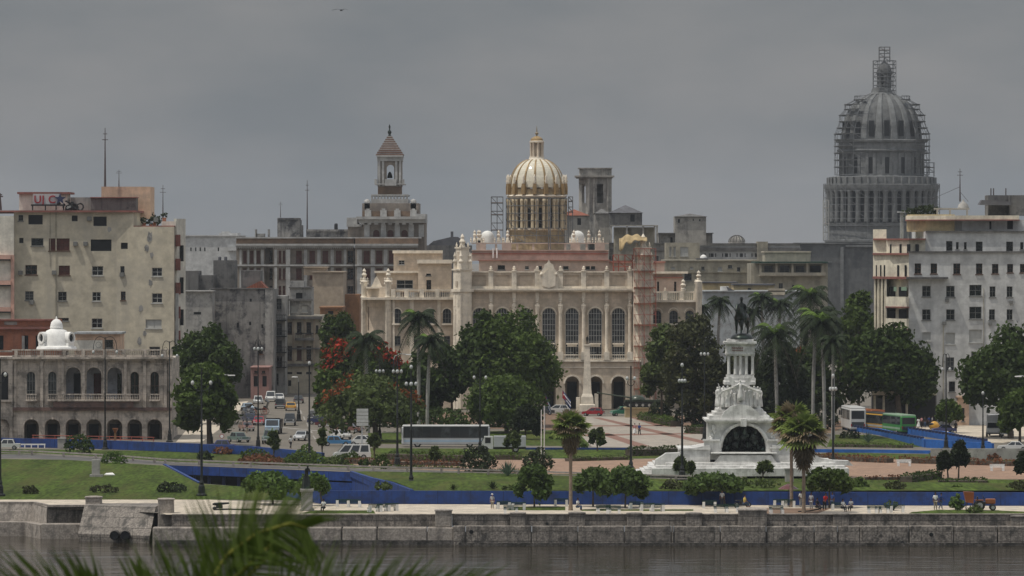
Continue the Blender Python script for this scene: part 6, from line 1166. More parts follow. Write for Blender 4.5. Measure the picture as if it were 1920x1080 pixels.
b.plathe(106, 0, [(38, 655), (37, 651), (36, 650), (28, 648), (27, 640), (24, 628), (19, 620), (12, 617), (11.5, 615), (12.6, 614), (11.5, 612), (11.5, 610), (10, 604), (5.5, 599.5), (1.6, 598), (1.4, 594.5), (.2, 593)], 32); b.build('shell', 'white_paint', t, True)
for c, dd, az in ((80, -1.2, -2.3), (134, -1.2, -.75)):
    b = MB(); b.lathe(0, 0, [(.7, 0), (.7, 1.6), (.48, 1.6), (.48, 0)], 14, cap=False); b.v = [(z_, x_, y_ * 1.3 + 1.5) for x_, y_, z_ in b.v]; b.box(0, 1.5, -.6, .6, 0, .8); o = b.build('dormer', 'white_paint', t, True); o.location = (t.x(c) * .55, dd * .3, .2); o.rotation_euler = (0, 0, az)
    q = MB(); q.lathe(0, 0, [(.5, 1.2), (.5, 1.25)], 12); q.v = [(z_, x_, y_ * 1.3 + 1.5) for x_, y_, z_ in q.v]; q.build('round_window', 'glass_grey', o)
def e(t):
    b = t.mb(); b.pb(-60, 106, 598.5, 601, -.6, 1); b.pb(-60, 106, 613, 617, -.9, -.01); b.build('parapet', 'rust_red', t); b = t.mb(); b.pb(41, 46, 630, 655, -.4, -.01); b.pb(8, 32, 603, 609, -.1, -.01); b.each('post', 'derelict_light', t)
simple('house', 'terracotta painted house behind the small white dome', 775, -60, 104, 600, None, 'terracotta', [(2, 629, 656, 9, 0, 'hole'), (49, 629, 656, 8, 0, 'hole'), (72, 629, 656, 10, 0, 'hole'), (-30, 629, 656, 10, 0, 'hole')], 12, None, G2, extra=e)
def e(t): b = t.mb(); b.pb(138, 228, 623, 626.5, -.8, 8); b.build('tin_roof', 'sheet_metal', t); b = t.mb(); b.pb(140, 192, 638, 655, -.3, -.01); b.pb(150, 157, 643, 655, -.34, -.31); b.build('cream_front', 'apt_light', t)
simple('house', 'low pink rooftop house with a tin roof beside the small white dome', 772, 140, 226, 626.5, None, 'peach', [(205, 637, 652, 14, 0, 'dark'), (177, 642, 655, 7, 0, 'hole')], 8, None, G2, extra=e)

def white_building():
    t = T('apartment_block', 'large white apartment block with stepped cream corner at the right edge', 'apartment block', px=1800, Y=810)
    rows = [(1780, 452, 472, 12), (1795, 454, 469, 5), (1810, 454, 469, 5), (1836, 453, 473, 13), (1893, 453, 473, 13), (1916, 454, 469, 6), (1950, 453, 473, 13)]
    R1 = [(1721, 494, 513, 12), (1751, 494, 513, 12), (1794, 494, 514, 13), (1836, 494, 514, 12), (1866, 495, 513, 12), (1894, 495, 511, 11), (1918, 495, 511, 11)]
    R2 = [(1737, 536, 556, 16), (1782, 536, 557, 16), (1829, 534, 555, 23), (1861, 537, 557, 11), (1893, 537, 557, 11), (1940, 536, 556, 16)]
    R3 = [(1737, 580, 600, 16), (1782, 580, 600, 16), (1829, 575, 598, 23), (1860, 580, 600, 11), (1893, 580, 600, 11), (1940, 580, 600, 16)]
    R4 = [(1737, 623, 639, 16), (1782, 624, 645, 17), (1829, 618, 642, 24), (1893, 624, 645, 11)]; R5 = [(1782, 670, 695, 14), (1829, 661, 676, 16), (1893, 665, 685, 11), (1737, 670, 690, 14)]; R6 = [(1785, 715, 735, 12), (1830, 712, 735, 14), (1737, 715, 735, 12)]
    b = t.mb(); t.face(b, 1735, 2, 2080, 2, 434, 472, [(a, y0, y1 - 1.5, w_, 0, 'dark') for a, y0, y1, w_ in rows]); b.pb(1735, 2080, 434.1, 472.2, 2.36, 30)
    t.face(b, 1704, 0, 2080, 0, 472.4, 797, [(a, y0, y1, w_, 0, s) for q, s in ((R1, 'wood'), (R2, 'plain'), (R3, 'plain'), (R4, 'blind'), (R5, 'grey'), (R6, 'dark')) for a, y0, y1, w_ in q]); b.pb(1704, 2080, 472.5, 797, .36, 30); b.build('wall', 'whitebld', t)
    b = t.mb(); b.pb(1704, 2080, 471, 473.6, -.35, 2); b.pb(1736, 2080, 433, 435, 1.6, 3); b.pb(1700, 1778, 519.5, 523, -1.5, -.01); b.build('ledge', 'dark_stone', t)
    c = t.mb()   # stepped cream corner, a slanted face catching the sun
    c.pprism([(1637, 12), (1668, 4), (1704, 0), (1704, 20), (1637, 24)], 478, 520); c.pprism([(1662, 11), (1704, 1.5), (1735, 2), (1735, 20), (1664, 22)], 450, 478); c.pprism([(1637, 14), (1662, 12), (1662, 24), (1637, 24)], 430, 478)
    c.pprism([(1640, 12.5), (1662, 6), (1662, 24), (1640, 24)], 520, 797); c.pprism([(1663, 8), (1704, 1), (1704, 20), (1663, 22)], 520, 797); c.build('corner', 'whitebld_cream', t)
    f = t.mb()
    for i in range(4): a = 1640 + i * 6.6; dd = 12.5 - i * 2; f.pb(a, a + 2.6, 522, 614, dd - 1.4, dd)
    f.each('fin', 'whitebld_cream', t)
    for y0, y1 in ((557, 575), (598, 617), (640, 658)):
        q = t.mb(); q.pprism([(1661, 5), (1668, 2), (1700, -1.5), (1704, -.5), (1704, 1), (1663, 8)], y0, y1); q.build('balcony', 'whitebld_cream', t); q = t.mb(); q.pprism([(1660, 4.9), (1668, 1.7), (1700, -1.8), (1705, -.6), (1704, 1), (1663, 8)], y1, y1 + 2.5); q.build('balcony_slab', 'rust_red', t)
    q = t.mb(); q.pprism([(1636, 11), (1668, 2.6), (1706, -1), (1706, 1), (1637, 14)], 519, 523.5); q.pprism([(1661, 10), (1704, .3), (1736, .8), (1736, 2), (1663, 13)], 447, 450); q.pprism([(1637, 13), (1662, 11), (1663, 14), (1637, 16)], 447, 450); q.pprism([(1636, 11), (1668, 3), (1704, -.8), (1704, 1), (1637, 14)], 474.5, 478); q.build('red_slab', 'rust_red', t)
    q = t.mb(); 
    for a, dd in ((1644, 10.4), (1652, 8.2), (1659, 6.4), (1684, 2.2), (1698, .6)): q.pb(a - 1.6, a + 1.6, 497, 518, dd - .3, dd + .3)
    for a, dd in ((1672, 9.1), (1690, 4.8), (1704, 1.6), (1720, 1.2)): q.pb(a - 3, a + 3, 458, 476, dd - .3, dd + .5)
    for y in (538, 580, 622): q.pb(1668, 1679, y, y + 18, 5.2, 6.5); q.pb(1686, 1700, y, y + 18, .8, 2.2)
    q.each('opening', 'dark_gap', t)
    c = t.mb(); c.pprism([(1700, 11), (1716, 7), (1735, 5.5), (1790, 4.5), (1790, 22), (1700, 22)], 402, 434); c.build('penthouse', 'yellow_wall', t)
    c = t.mb(); t.face(c, 1803, 5, 2080, 5, 412, 434, [(1857, 415, 430, 4, 0, 'hole'), (1894, 414, 430, 11, 0, 'hole')]); c.pb(1790, 2080, 412.1, 434, 5.36, 24); c.build('penthouse_wall', 'whitebld', t)
    c = t.mb(); c.pprism([(1698, 9.8), (1716, 5.6), (1735, 4.4), (1790, 2.8), (1911, 2.4), (1911, 22), (1698, 22)], 404, 411.5); c.build('penthouse_roof', 'whitebld_cream', t); c = t.mb(); c.pprism([(1697, 9.5), (1716, 5.2), (1735, 4), (1790, 2.4), (1912, 2), (1912, 20), (1698, 20)], 411.6, 413.6); c.build('red_slab', 'rust_red', t)
    for a, y in ((1776, 563), (1896, 566.5), (1857, 607), (1771, 606)): b = t.mb(); b.pb(a - 3.5, a + 3.5, y - 3, y + 3, -.5, -.01, .03); b.build('air_conditioner', 'frame_grey', t)
    b = t.mb(); b.pb(1768, 1769.4, 604, 797, -.15, -.01); b.pb(1844, 1845, 540, 700, -.12, -.01); b.pb(1600, 1601, 600, 601, 30, 30.1); b.each('pipe', 'khaki', t)
    b = t.mb(); b.pb(1676, 1681, 538, 546, -1.5, -1.2); b.pb(1690, 1700, 538, 545, -1.9, -1.6); b.build('awning', 'p_lgreen', t)
    return t
white_building()
t = T('rooftop_shed', 'dark rooftop shed with a sloping canopy at the right edge', 'rooftop shed', px=1880, Y=822, z=Z(404, 822)); b = t.mb(); b.pb(1853, 1893, 366, 404, 2, 8); b.pb(1893, 1960, 366, 404, 0, 8); b.build('wall', 'dark_stone', t); b = t.mb(); b.loft([[(t.x(a), d_, t.z(y)) for a, y in ((1835, 384), (1840, 375), (1894, 378), (1894, 385))] for d_ in (-1, 2)]); b.build('canopy', 'roof_dark', t)
b = t.mb(); [b.pt([(c, 366), (c, 353)], 3, .1) for c in (1858, 1863, 1886)]; b.build('pipe', 'antenna', t)
t = T('pergola', 'low rooftop pergola with a small dome on the white building', 'pergola', px=1785, Y=822, z=Z(404, 822)); b = t.mb(); b.pb(1752, 1818, 390, 393, 0, 5); [b.pb(c, c + 3, 393, 404, 0, .4) for c in (1756, 1780, 1812)]; b.build('frame', 'concrete', t); b = t.mb(); b.plathe(1806, 3, [(11, 391), (9, 384), (4, 379), (2.5, 378), (1, 374)], 12); b.build('small_dome', 'concrete', t, True)
t = T('rooftop_planting', 'dark green hedge growing on the white building roof terrace', 'roof plants', px=1735, Y=822, z=Z(404, 822)); C, Nn = crown_pts([(np.array([t.x(a), 2, t.z(y)]), np.array([1.4, 1, .8])) for a, y in ((1712, 400), (1724, 397), (1737, 395), (1748, 394))], 10); quads('foliage', leaves(C, Nn, .3), 'leaf_black', t); b = t.mb(); b.pb(1702, 1756, 402, 404, 1.5, 2.5); b.build('planter', 'concrete', t)
t = T('shade_frame', 'small grey flat roofed stand on the corner roof of the white building', 'roof stand', px=1697, Y=826, z=Z(450, 826)); b = t.mb(); b.pb(1685, 1711, 396, 399, 0, 3); b.pb(1688, 1694, 399, 450, .4, 1.2); b.pb(1702, 1704, 399, 450, .4, .8); b.build('frame', 'sheet_metal', t)
simple('house', 'pale green gabled house behind the right street trees', 812, 1818, 1845, 752, None, 'p_lgreen', [(1828, 770, 788, 7, 0, 'grey')], 5, None, G2)
simple('house', 'peach house gable between the white block and pale green house', 808, 1796, 1817, 745, None, 'peach', [(1806, 765, 790, 5, 0, 'dark')], 5, [(743, 746)], G2)
def e(t): b = t.mb(); [b.plathe(c, -.8, [(2.4, 797), (2.2, 742)], 8) for c in (1640, 1657, 1682, 1700)]; b.pb(1636, 1756, 733, 741, -1.4, -.01); b.build('portico', 'whitebld_cream', t); b = t.mb(); b.pb(1690, 1754, 742, 797, -.3, -.02); b.build('shopfront_shade_panel', 'dark_gap', t)  # near-black panel paints the shade across the shopfront
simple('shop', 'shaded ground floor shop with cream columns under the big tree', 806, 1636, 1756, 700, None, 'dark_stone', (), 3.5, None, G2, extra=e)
# ---------------------------------------------------------------- marble monument
def figmesh(pose, mat):
    pts, ed, rad, p = body_pts(pose); o = skin(pts, ed, [(r[0] * 1.12, r[1] * 1.12) if isinstance(r, tuple) else r * 1.15 for r in rad], 1, mat, 'figure'); me = o.data; bpy.data.objects.remove(o); return me
def monument():
    t = T('monument', 'white marble monument with arch, winged figures and column temple', 'monument', px=1388, Y=628); Yb = gY(886)
    D = 0.0; cx = t.x(1388)
    b = t.mb(); b.pb(1222, 1592, 878, 893.2, -7, 12, .03); b.pb(1230, 1584, 873.5, 878, -5.6, 11); b.pb(1248, 1566, 868, 873.5, -4.6, 10, .03)
    for i in range(5): b.pb(1188 + i * 7, 1222, 888.5 - i * 3.2, 893, -6 + i * .6, 4)
    b.build('steps', 'marble_plain', t)
    b = t.mb(); pr = lambda pts, d0, d1: b.loft([[(t.x(a), d_, t.z(y)) for a, y in pts] for d_ in (d0, d1)])
    pr([(1274, 868), (1274, 843), (1330, 833), (1330, 868)], -2.6, 6); pr([(1446, 868), (1446, 833), (1500, 840), (1503, 868)], -2.6, 6)
    pr([(1226, 870), (1228, 860), (1240, 853), (1247, 848), (1273.6, 847), (1273.6, 870)], -3.4, -1.2); pr([(1504, 870), (1504, 846), (1522, 848), (1536, 857), (1560, 861), (1588, 862), (1596, 871)], -3.4, -1.2)
    pr([(1335, 868), (1348, 851), (1443, 851), (1456, 868)], -4.2, -1.7); b.build('podium', 'marble', t)
    b = t.mb(); b.pb(1272, 1332, 840.5, 843.2, -2.75, 6.1); b.pb(1444, 1502, 838.5, 841, -2.75, 6.1); b.pb(1334, 1457, 849, 851.2, -4.35, -1.7); b.build('podium_cap', 'marble_plain', t)
    # arch block
    b = t.mb(); k = t.Y / F; h0 = t.z(862)
    t.face(b, 1327, -1.5, 1449, -1.5, 792, 862, [(1394.5, 797, 862, 82, 1, None)], t=3.2); b.pb(1327, 1449, 792.1, 862, 1.72, 6.6)
    b.pb(1320, 1352, 827, 862, -1.95, -1.52); b.pb(1437, 1457, 827, 862, -1.95, -1.52); b.build('arch_block', 'marble', t)
    b = t.mb(); b.pb(1322.5, 1453, 786.5, 790, -2.3, 7.2); b.pb(1325, 1451, 790.1, 793, -1.95, 6.9); b.pb(1318, 1350, 824, 827, -2.2, -1.5); b.pb(1438, 1459, 824, 827, -2.2, -1.5)
    b.path([(t.x(1394.5 + 44.5 * math.cos(u)), -1.6, t.z(838 - 44.5 * math.sin(u))) for u in np.linspace(0, PI, 19)], .24, 5)
    b.pb(1389, 1400, 785, 800, -2.6, -1.5, .04); b.build('moulding', 'marble_plain', t)
    b = t.mb(); rr = random.Random(5)
    for c in (1331, 1444):
        for i in range(10): b.ball((t.x(c + rr.uniform(0, 8)), -1.55, t.z(798 + i * 2.6)), rr.uniform(.13, .24), 7, 5)
    b.each('relief', 'marble_plain', t, True)
    # bronze group under the arch
    b = t.mb(); st = 0; 
    for i in range(64): a = rr.uniform(-1, 1); y = rr.uniform(0, 1); px = 1394.5 + a * 36; py = 850 - y * (44 * math.sqrt(max(.05, 1 - a * a))); b.ball((t.x(px), rr.uniform(-.9, .9), t.z(py)), rr.uniform(.22, .5), 8, 6, rr.uniform(.8, 1.6))
    b.pb(1356, 1433, 800, 862, 1.2, 1.7); grp = b.build('bronze_group', 'bronze', t, True)
    hm = skin([(0, 0, 1.5), (0, -.6, 1.65), (0, -1.0, 2.1), (0, -1.3, 2.55), (0, -1.75, 2.35), (-.22, -.5, 1.0), (-.25, -.9, .6), (-.25, -.6, .1), (.22, -.5, 1.0), (.25, -1.1, .8), (.25, -1.2, .3)], [(0, 1), (1, 2), (2, 3), (3, 4), (1, 5), (5, 6), (6, 7), (1, 8), (8, 9), (9, 10)], [(.42, .5), (.4, .45), (.26, .34), (.2, .24), (.12, .16), .16, .11, .09, .16, .11, .09], 1, 'bronze', 'bronze_horse'); hmm = hm.data; bpy.data.objects.remove(hm)
    for px, s, rz in ((1366, .95, -.4), (1380, 1.1, -.15), (1394, 1.2, .1), (1410, 1.1, .35), (1424, .95, .5)): o = instance(hmm, 'bronze_horse', t, (t.x(px), .2, t.z(850) + (.35 if s > 1 else 0)), rz); o.scale = (s, s, s)
    b = t.mb()
    for i in range(26): px = rr.uniform(1360, 1420); b.ball((t.x(px), rr.uniform(-3.0, -1.6), t.z(851) + .0), rr.uniform(.2, .42), 7, 5, rr.uniform(.5, .9))
    b.build('rock', 'marble_plain', t)
    # stepped pyramid
    b = t.mb()
    for x0, x1, y0, y1, d0, d1 in ((1330, 1443, 779.5, 786.4, -1.6, 6.6), (1338, 1437, 773, 779.4, -1.1, 6.1), (1344, 1431, 767, 772.9, -.7, 5.7), (1350, 1426, 761, 766.9, -.3, 5.3)): b.pb(x0, x1, y0, y1, d0, d1, .04)
    b.build('stepped_base', 'marble_plain', t)
    b = t.mb(); b.loft([[(t.x(a), d_, t.z(y)) for a, y in ((1348, 786), (1356, 772), (1369, 761), (1386, 757), (1404, 760), (1420, 771), (1428, 786))] for d_ in (-1.9, -.2)]); b.ball((t.x(1391), -.9, t.z(757)), .5, 12, 8); b.build('pediment', 'marble_plain', t, True)
    # figures
    fs, fr = figmesh('stand', 'marble_plain'), figmesh('raise', 'marble_plain'); fw = figmesh('walk', 'marble_plain')
    core = t.mb(); core.pb(1354, 1420, 728, 761, .9, 4.6, .1); core.pb(1358, 1417, 714, 722, .4, 4.4, .1); core.build('figure_plinth', 'marble_plain', t)
    robe = MB().lathe(0, 0, [(.42, 0), (.38, .4), (.30, .9), (.2, 1.15), (.24, 1.4), (.1, 1.55)], 14, flute=.16).mesh('robe', 'marble_plain', True)
    for i, (px, d, s, me, rz) in enumerate([(1349, .3, 1.45, fs, .5), (1356, -.5, 1.5, fr, .2), (1364, -.9, 1.55, fw, -.2), (1372, -.6, 1.35, fs, .3), (1378, -1.1, 1.2, fw, .2), (1400, -1.0, 1.35, fs, -.3), (1407, -.8, 1.45, fw, .3), (1414, -.5, 1.5, fr, -.5), (1421, .1, 1.45, fs, -.6), (1426, 1.0, 1.35, fs, -.8), (1346, 1.6, 1.4, fs, .9)]):
        base = t.z(763); o = instance(me, 'marble_figure', t, (t.x(px), d, base), rz); o.scale = (s,) * 3; q = instance(robe, 'robe', o, (0, 0, 0)); q.scale = (.62, .6, .8)
    wx, wz = t.x(1387), t.z(750); o = instance(fs, 'winged_figure', t, (wx, -1.5, wz), 0); o.scale = (1.45,) * 3; q = instance(robe, 'robe', o, (0, 0, 0)); q.scale = (.75, .75, .9)
    b = MB()
    for sg in (-1, 1): b.loft([[(sg * x, y_, z) for x, z in ((.06, 1.15), (.3, 1.45), (.75, 1.95), (.98, 2.0), (.9, 1.6), (.7, 1.15), (.35, .85), (.1, .9))] for y_ in (.12, .22)])
    w = b.build('wing', 'marble_plain', o); 
    b = MB()
    for sg in (-1, 1): b.path([(sg * .12, -.05, 1.35), (sg * .7, -.25, 1.15), (sg * 1.3, -.2, .95)], .06, 6, .03); b.path([(sg * .2, 0, 1.2), (sg * .8, -.1, 1.0), (sg * 1.5, .1, .75), (sg * 1.75, .3, .5)], .10, 6, .06)
    b.build('arm', 'marble_plain', o, True)
    # temple of columns
    b = t.mb(); b.pb(1360, 1417, 709, 714, .5, 4.2); b.pb(1363, 1414, 703.5, 709, .7, 4.0); b.pb(1362, 1415, 647, 667, .7, 4.1); b.pb(1358, 1419, 640.5, 644.5, .3, 4.5); b.pb(1361, 1416, 644.6, 647, .5, 4.3); b.pb(1364, 1413, 636, 640.4, .8, 4); b.pb(1361.2, 1415.8, 662.5, 664.5, .6, 4.2); b.pb(1379, 1398, 669, 703, 1.9, 2.9); b.build('temple', 'marble_plain', t)
    cm = MB().lathe(0, 0, [(.24, 0), (.19, .15), (.17, 1.8), (.17, 2.1), (.25, 2.36)], 12).mesh('column', 'marble_plain', True); zc = t.z(703.4)
    for px in (1366.5, 1378.5, 1388.5, 1399.5, 1411):
        for d in (1.0, 3.7): instance(cm, 'column', t, (t.x(px, d), d, zc))
    for d in (1.9, 2.8):
        for px in (1366.5, 1411): instance(cm, 'column', t, (t.x(px, d), d, zc))
    b = t.mb(); rr = random.Random(2)
    x = 1372.5
    for i in range(11): h = 2.6 + (i % 3) * .5; b.pb(x, x + 1.1, 651 + (i % 2) * .6, 651 + h, .64, .69); b.pb(x, x + 1.1, 656, 656 + h * .7, .64, .69); x += 1.9
    b.build('worn_inscription', 'rust_red', t)
    return t
mon = monument()
t = T('horse_statue', 'dark bronze rider on horseback on top of the white monument', 'statue', px=1388, Y=629.5, z=Z(636.2, 629.5)); s = 1.62
b = MB(); b.lathe(0, .6, [(1.15, 0), (1.15, .12), (1.0, .4), (.7, .6), (.2, .68)], 20, sy=1.25); b.build('mound', 'bronze', t, True)
H0 = .55; def_ = lambda p: (p[0] * s, p[1] * s + .55, p[2] * s + H0)
P = [(0, .55, 1.25), (0, .1, 1.22), (0, -.45, 1.28), (0, -.75, 1.55), (.0, -1.0, 1.88), (.0, -1.12, 1.92), (0, -1.32, 1.62), (0, -1.38, 1.55)]; Rd = [(.27, .33), (.27, .32), (.25, .32), (.16, .22), (.11, .14), (.10, .12), (.07, .08), (.05, .06)]; E = [(0, 1), (1, 2), (2, 3), (3, 4), (4, 5), (5, 6), (6, 7)]
def leg(root, pts, rs):
    i = len(P); P.extend(pts); Rd.extend(rs); E.append((root, i)); E.extend([(i + j, i + j + 1) for j in range(len(pts) - 1)])
leg(2, [(-.19, -.5, .98), (-.2, -.52, .55), (-.2, -.5, .14), (-.2, -.56, .03)], [.13, .07, .05, .065]); leg(2, [(.19, -.5, .98), (.2, -.72, .72), (.2, -.62, .36), (.2, -.66, .26)], [.13, .07, .05, .06])
leg(0, [(-.2, .62, .95), (-.2, .5, .68), (-.21, .72, .45), (-.21, .66, .13), (-.21, .58, .03)], [.19, .12, .07, .05, .07]); leg(0, [(.2, .62, .95), (.2, .52, .68), (.21, .74, .45), (.21, .68, .13), (.21, .6, .03)], [.19, .12, .07, .05, .07])
leg(0, [(.02, .92, 1.3), (.06, 1.08, 1.0), (.1, 1.1, .55)], [.08, .09, .04]); leg(5, [(.06, -1.0, 2.08)], [.03]); leg(5, [(-.06, -1.0, 2.08)], [.03])
h = skin([def_(p) for p in P], E, [(r[0] * s * 1.2, r[1] * s * 1.12) if isinstance(r, tuple) else r * s * 1.25 for r in Rd], 1, 'bronze', 'horse', t)
P = [(0, .0, 1.5), (0, .0, 1.78), (0, -.02, 2.0), (0, -.02, 2.12), (0, -.03, 2.2), (0, -.05, 2.32), (0, -.04, 2.4)]; Rd = [(.17, .15), (.15, .12), (.18, .12), (.08, .08), .06, (.085, .10), (.08, .09)]; E = [(i, i + 1) for i in range(6)]
for sg in (-1, 1):
    leg(0, [(sg * .2, -.12, 1.4), (sg * .33, -.34, 1.15), (sg * .33, -.2, .78), (sg * .33, -.34, .72)], [.12, .09, .06, .045])
leg(2, [(-.2, -.02, 2.0), (-.3, -.12, 1.75), (-.15, -.4, 1.68), (-.12, -.48, 1.68)], [.07, .05, .035, .035]); leg(2, [(.2, -.02, 2.0), (.34, .0, 1.74), (.38, -.2, 1.6), (.38, -.28, 1.58)], [.07, .05, .035, .035])
skin([def_(p) for p in P], E, [(r[0] * s * 1.15, r[1] * s * 1.15) if isinstance(r, tuple) else r * s * 1.15 for r in Rd], 1, 'bronze', 'rider', t)
b = MB(); b.lathe(0, def_((0, -.04, 0))[1], [(.29, 2.38 * s + H0), (.30, 2.40 * s + H0), (.15, 2.42 * s + H0), (.13, 2.5 * s + H0), (.03, 2.53 * s + H0)], 14); b.build('hat', 'bronze', t, True)
b = MB(); c = lambda p: def_(p); b.loft([[c((-.24, -.05, 1.98)), c((.05, .16, 2.02)), c((.24, .0, 1.95))], [c((-.36, -.02, 1.6)), c((-.05, .32, 1.6)), c((.3, .2, 1.6))], [c((-.42, .05, 1.2)), c((-.15, .62, 1.25)), c((.25, .5, 1.3))], [c((-.40, .1, .8)), c((-.3, .5, .9)), c((-.0, .6, 1.1))]], cap=False, close=False); o = b.build('cloak', 'bronze', t, True); o.modifiers.new('th', 'SOLIDIFY').thickness = .06
b = MB(); b.tube(c((-.3, -.1, 1.55)), c((-.48, .5, .8)), .04, .03, 6); b.build('sword', 'bronze', t)
t.o.rotation_euler = (0, 0, R(-18)); t.o.scale = (1.2, 1.2, 1.12)
t = T('obelisk', 'slim tapering stone pillar standing before the palace arches', 'stone pillar', px=1101, py=771); b = t.mb(); k = t.Y / F
def sq(w, z, q=0): w = w * k / 2; return [(-w, -w, t.z(z)), (w, -w, t.z(z)), (w, w, t.z(z)), (-w, w, t.z(z))]
b.loft([sq(30, 771), sq(30, 759), sq(26, 757.5)]); b.loft([sq(24, 757.4), sq(22, 744), sq(17, 738), sq(15, 728), sq(9.5, 650), sq(12, 648), sq(12, 645.5)]); b.box(-1.9, -1.25, -.5, .5, 0, t.z(745)); b.box(1.25, 1.9, -.5, .5, 0, t.z(738)); b.build('shaft', 'palace_trim', t)
me = figmesh('stand', 'bronze'); t = T('statue', 'small dark bronze figure standing on top of the slim stone pillar', 'statue', px=1101, Y=t.Y, z=Z(645.5, t.Y)); o = instance(me, 'figure', t, (0, 0, 0)); o.scale = (.85,) * 3
t = T('pedestal', 'square pale stone pedestal on the promenade beside the low trees', 'pedestal', px=573, py=958); b = t.mb(); b.pb(564.5, 585.5, 922, 958, -.1, 1.1, .03); b.pb(562.5, 587.5, 917, 922.1, -.25, 1.25, .03); b.pb(562, 588, 955, 958, -.3, 1.3); b.build('shaft', 'concrete', t)
p = T('statue', 'weathered dark bronze figure on the square promenade pedestal', 'statue', px=574, Y=t.Y + .5, z=Z(917, t.Y)); me = figmesh('lean', 'bronze'); o = instance(me, 'figure', p, (0, 0, .35), .6); o.scale = (1.28,) * 3; b = MB().lathe(0, .1, [(.55, 0), (.5, .3), (.4, .9), (.28, 1.4)], 12, flute=.2); b.build('drapery', 'bronze', p, True)
t = T('stone_marker', 'short grey stone marker standing alone on the left lawn', 'stone marker', px=179, py=894); b = t.mb(); b.pb(172, 187, 862, 894, 0, .6, .04); b.pb(168, 192, 890, 895, -.3, .9); b.build('stone', 'concrete', t)
t = T('stone_slab', 'white flat slab lying on grass beside the stone marker', 'stone slab', px=205, py=891); b = t.mb(); b.loft([[(-.7, -.3, 0), (.75, -.25, 0), (.4, .5, 0), (-.4, .4, 0)], [(-.6, -.3, .12), (.7, -.25, .1), (.35, .5, .3), (-.4, .4, .25)]]); b.build('slab', 'white_paint', t)
t = T('stone_block', 'grey concrete block between the blue wall and the round bush', 'concrete block', px=114, py=841); b = t.mb(); b.pb(108, 122, 823, 841, -.3, .7, .03); b.pb(107, 123, 821.5, 823, -.4, .8); b.build('block', 'concrete', t)
# ---------------------------------------------------------------- planting
GT = 'park trees'
tree('broadleaf_tree', 'big dark tree behind the left bright tree, by the apartment drain pipe', 'tree', 322, 456, 604, 720, 392, 795, 'leaf_dark', group=GT, dens=4.5)
tree('broadleaf_tree', 'lighter green tree at the roadside below the big dark tree on the left', 'tree', 322, 448, 680, 806, 392, 836, 'leaf_mid', group=GT, dens=4.5, n=16)
tree('broadleaf_tree', 'dark green tree between the corner house and the palace left end', 'tree', 598, 684, 585, 690, 640, 760, 'leaf_dark', group=GT)
tree('flame_tree', 'flame tree with a scarlet crest behind the dead fronded palm', 'tree', 596, 772, 636, 770, 672, 790, 'leaf_mid', True, 'flame trees', flower='flower_red', frange=(604, 768), dens=4.5, n=15, dp=.6, fpatch=-.5)
tree('flame_tree', 'wide umbrella flame tree edged with orange flowers beside the road sign', 'tree', 596, 794, 699, 806, 706, 828, 'leaf_olive', True, 'flame trees', flower='flower_orange', dens=5, n=18, leaf=.34, fpatch=.25)
tree('broadleaf_tree', 'leafy green tree bordering the avenue left of the flame trees', 'tree', 586, 660, 692, 776, 626, 795, 'leaf_mid', group=GT)
tree('broadleaf_tree', 'dark tree partly hidden behind the two tall royal palms', 'tree', 738, 830, 655, 790, 775, 800, 'leaf_dark', group=GT)
tree('laurel_tree', 'large domed dark laurel tree before the palace left tower', 'tree', 846, 962, 580, 740, 900, 800, 'leaf_dark', group='laurel trees', dens=5, n=18)
tree('laurel_tree', 'huge rounded laurel tree covering the middle of the palace front', 'tree', 868, 1058, 577, 752, 960, 800, 'leaf_mid', group='laurel trees', dens=5, n=24, leaf=.38)
tree('laurel_tree', 'dark laurel tree left of the laurels by the parked white car', 'tree', 800, 878, 640, 770, 850, 800, 'leaf_dark', group='laurel trees')
tree('broadleaf_tree', 'low spreading bright tree beneath the huge laurel by the flags', 'tree', 872, 1028, 704, 800, 950, 812, 'leaf_mid', True, GT, dens=5.5, leaf=.34, n=18)
tree('broadleaf_tree', 'small grey green tree beside the flagpoles on the lawn', 'tree', 955, 1018, 757, 815, 985, 824, 'leaf_black', group=GT, leaf=.3)
tree('broadleaf_tree', 'pale green tree covering the right palace wing beside the tank', 'tree', 1199, 1285, 605, 770, 1240, 792, 'leaf_olive', group=GT, dens=4.5, n=15)
tree('broadleaf_tree', 'brownish tree standing just left of the monument columns', 'tree', 1240, 1372, 590, 785, 1300, 800, 'leaf_brown', group=GT, n=18, dens=5, leaf=.36)
tree('broadleaf_tree', 'rust tinged tree behind the marble column temple', 'tree', 1340, 1445, 632, 775, 1395, 800, 'leaf_brown', group=GT, n=14)
tree('broadleaf_tree', 'dark tree between the monument and the royal palm trunks', 'tree', 1412, 1520, 640, 800, 1470, 815, 'leaf_black', group=GT, n=15)
tree('flame_tree', 'small flame tree with a few orange flowers between palm trunks', 'tree', 1480, 1566, 640, 750, 1525, 800, 'leaf_dark', True, 'flame trees', flower='flower_orange', frange=(1490, 1550))
tree('broadleaf_tree', 'dark olive tree low behind the white coach', 'tree', 1490, 1580, 690, 780, 1535, 800, 'leaf_dark', group=GT, Y=815)
tree('broadleaf_tree', 'bright green tree rising left of the white apartment block corner', 'tree', 1572, 1655, 545, 680, 1610, 760, 'leaf_mid', group=GT, Y=890)
tree('broadleaf_tree', 'small pale tree top behind the palms by the dome base', 'tree', 1500, 1600, 575, 700, 1545, 760, 'leaf_black', group=GT, Y=900)
tree('laurel_tree', 'big dark laurel tree above the parked buses', 'tree', 1562, 1760, 606, 752, 1690, 798, 'leaf_dark', group='laurel trees', dens=5.5, n=24, Y=803, dp=.45)
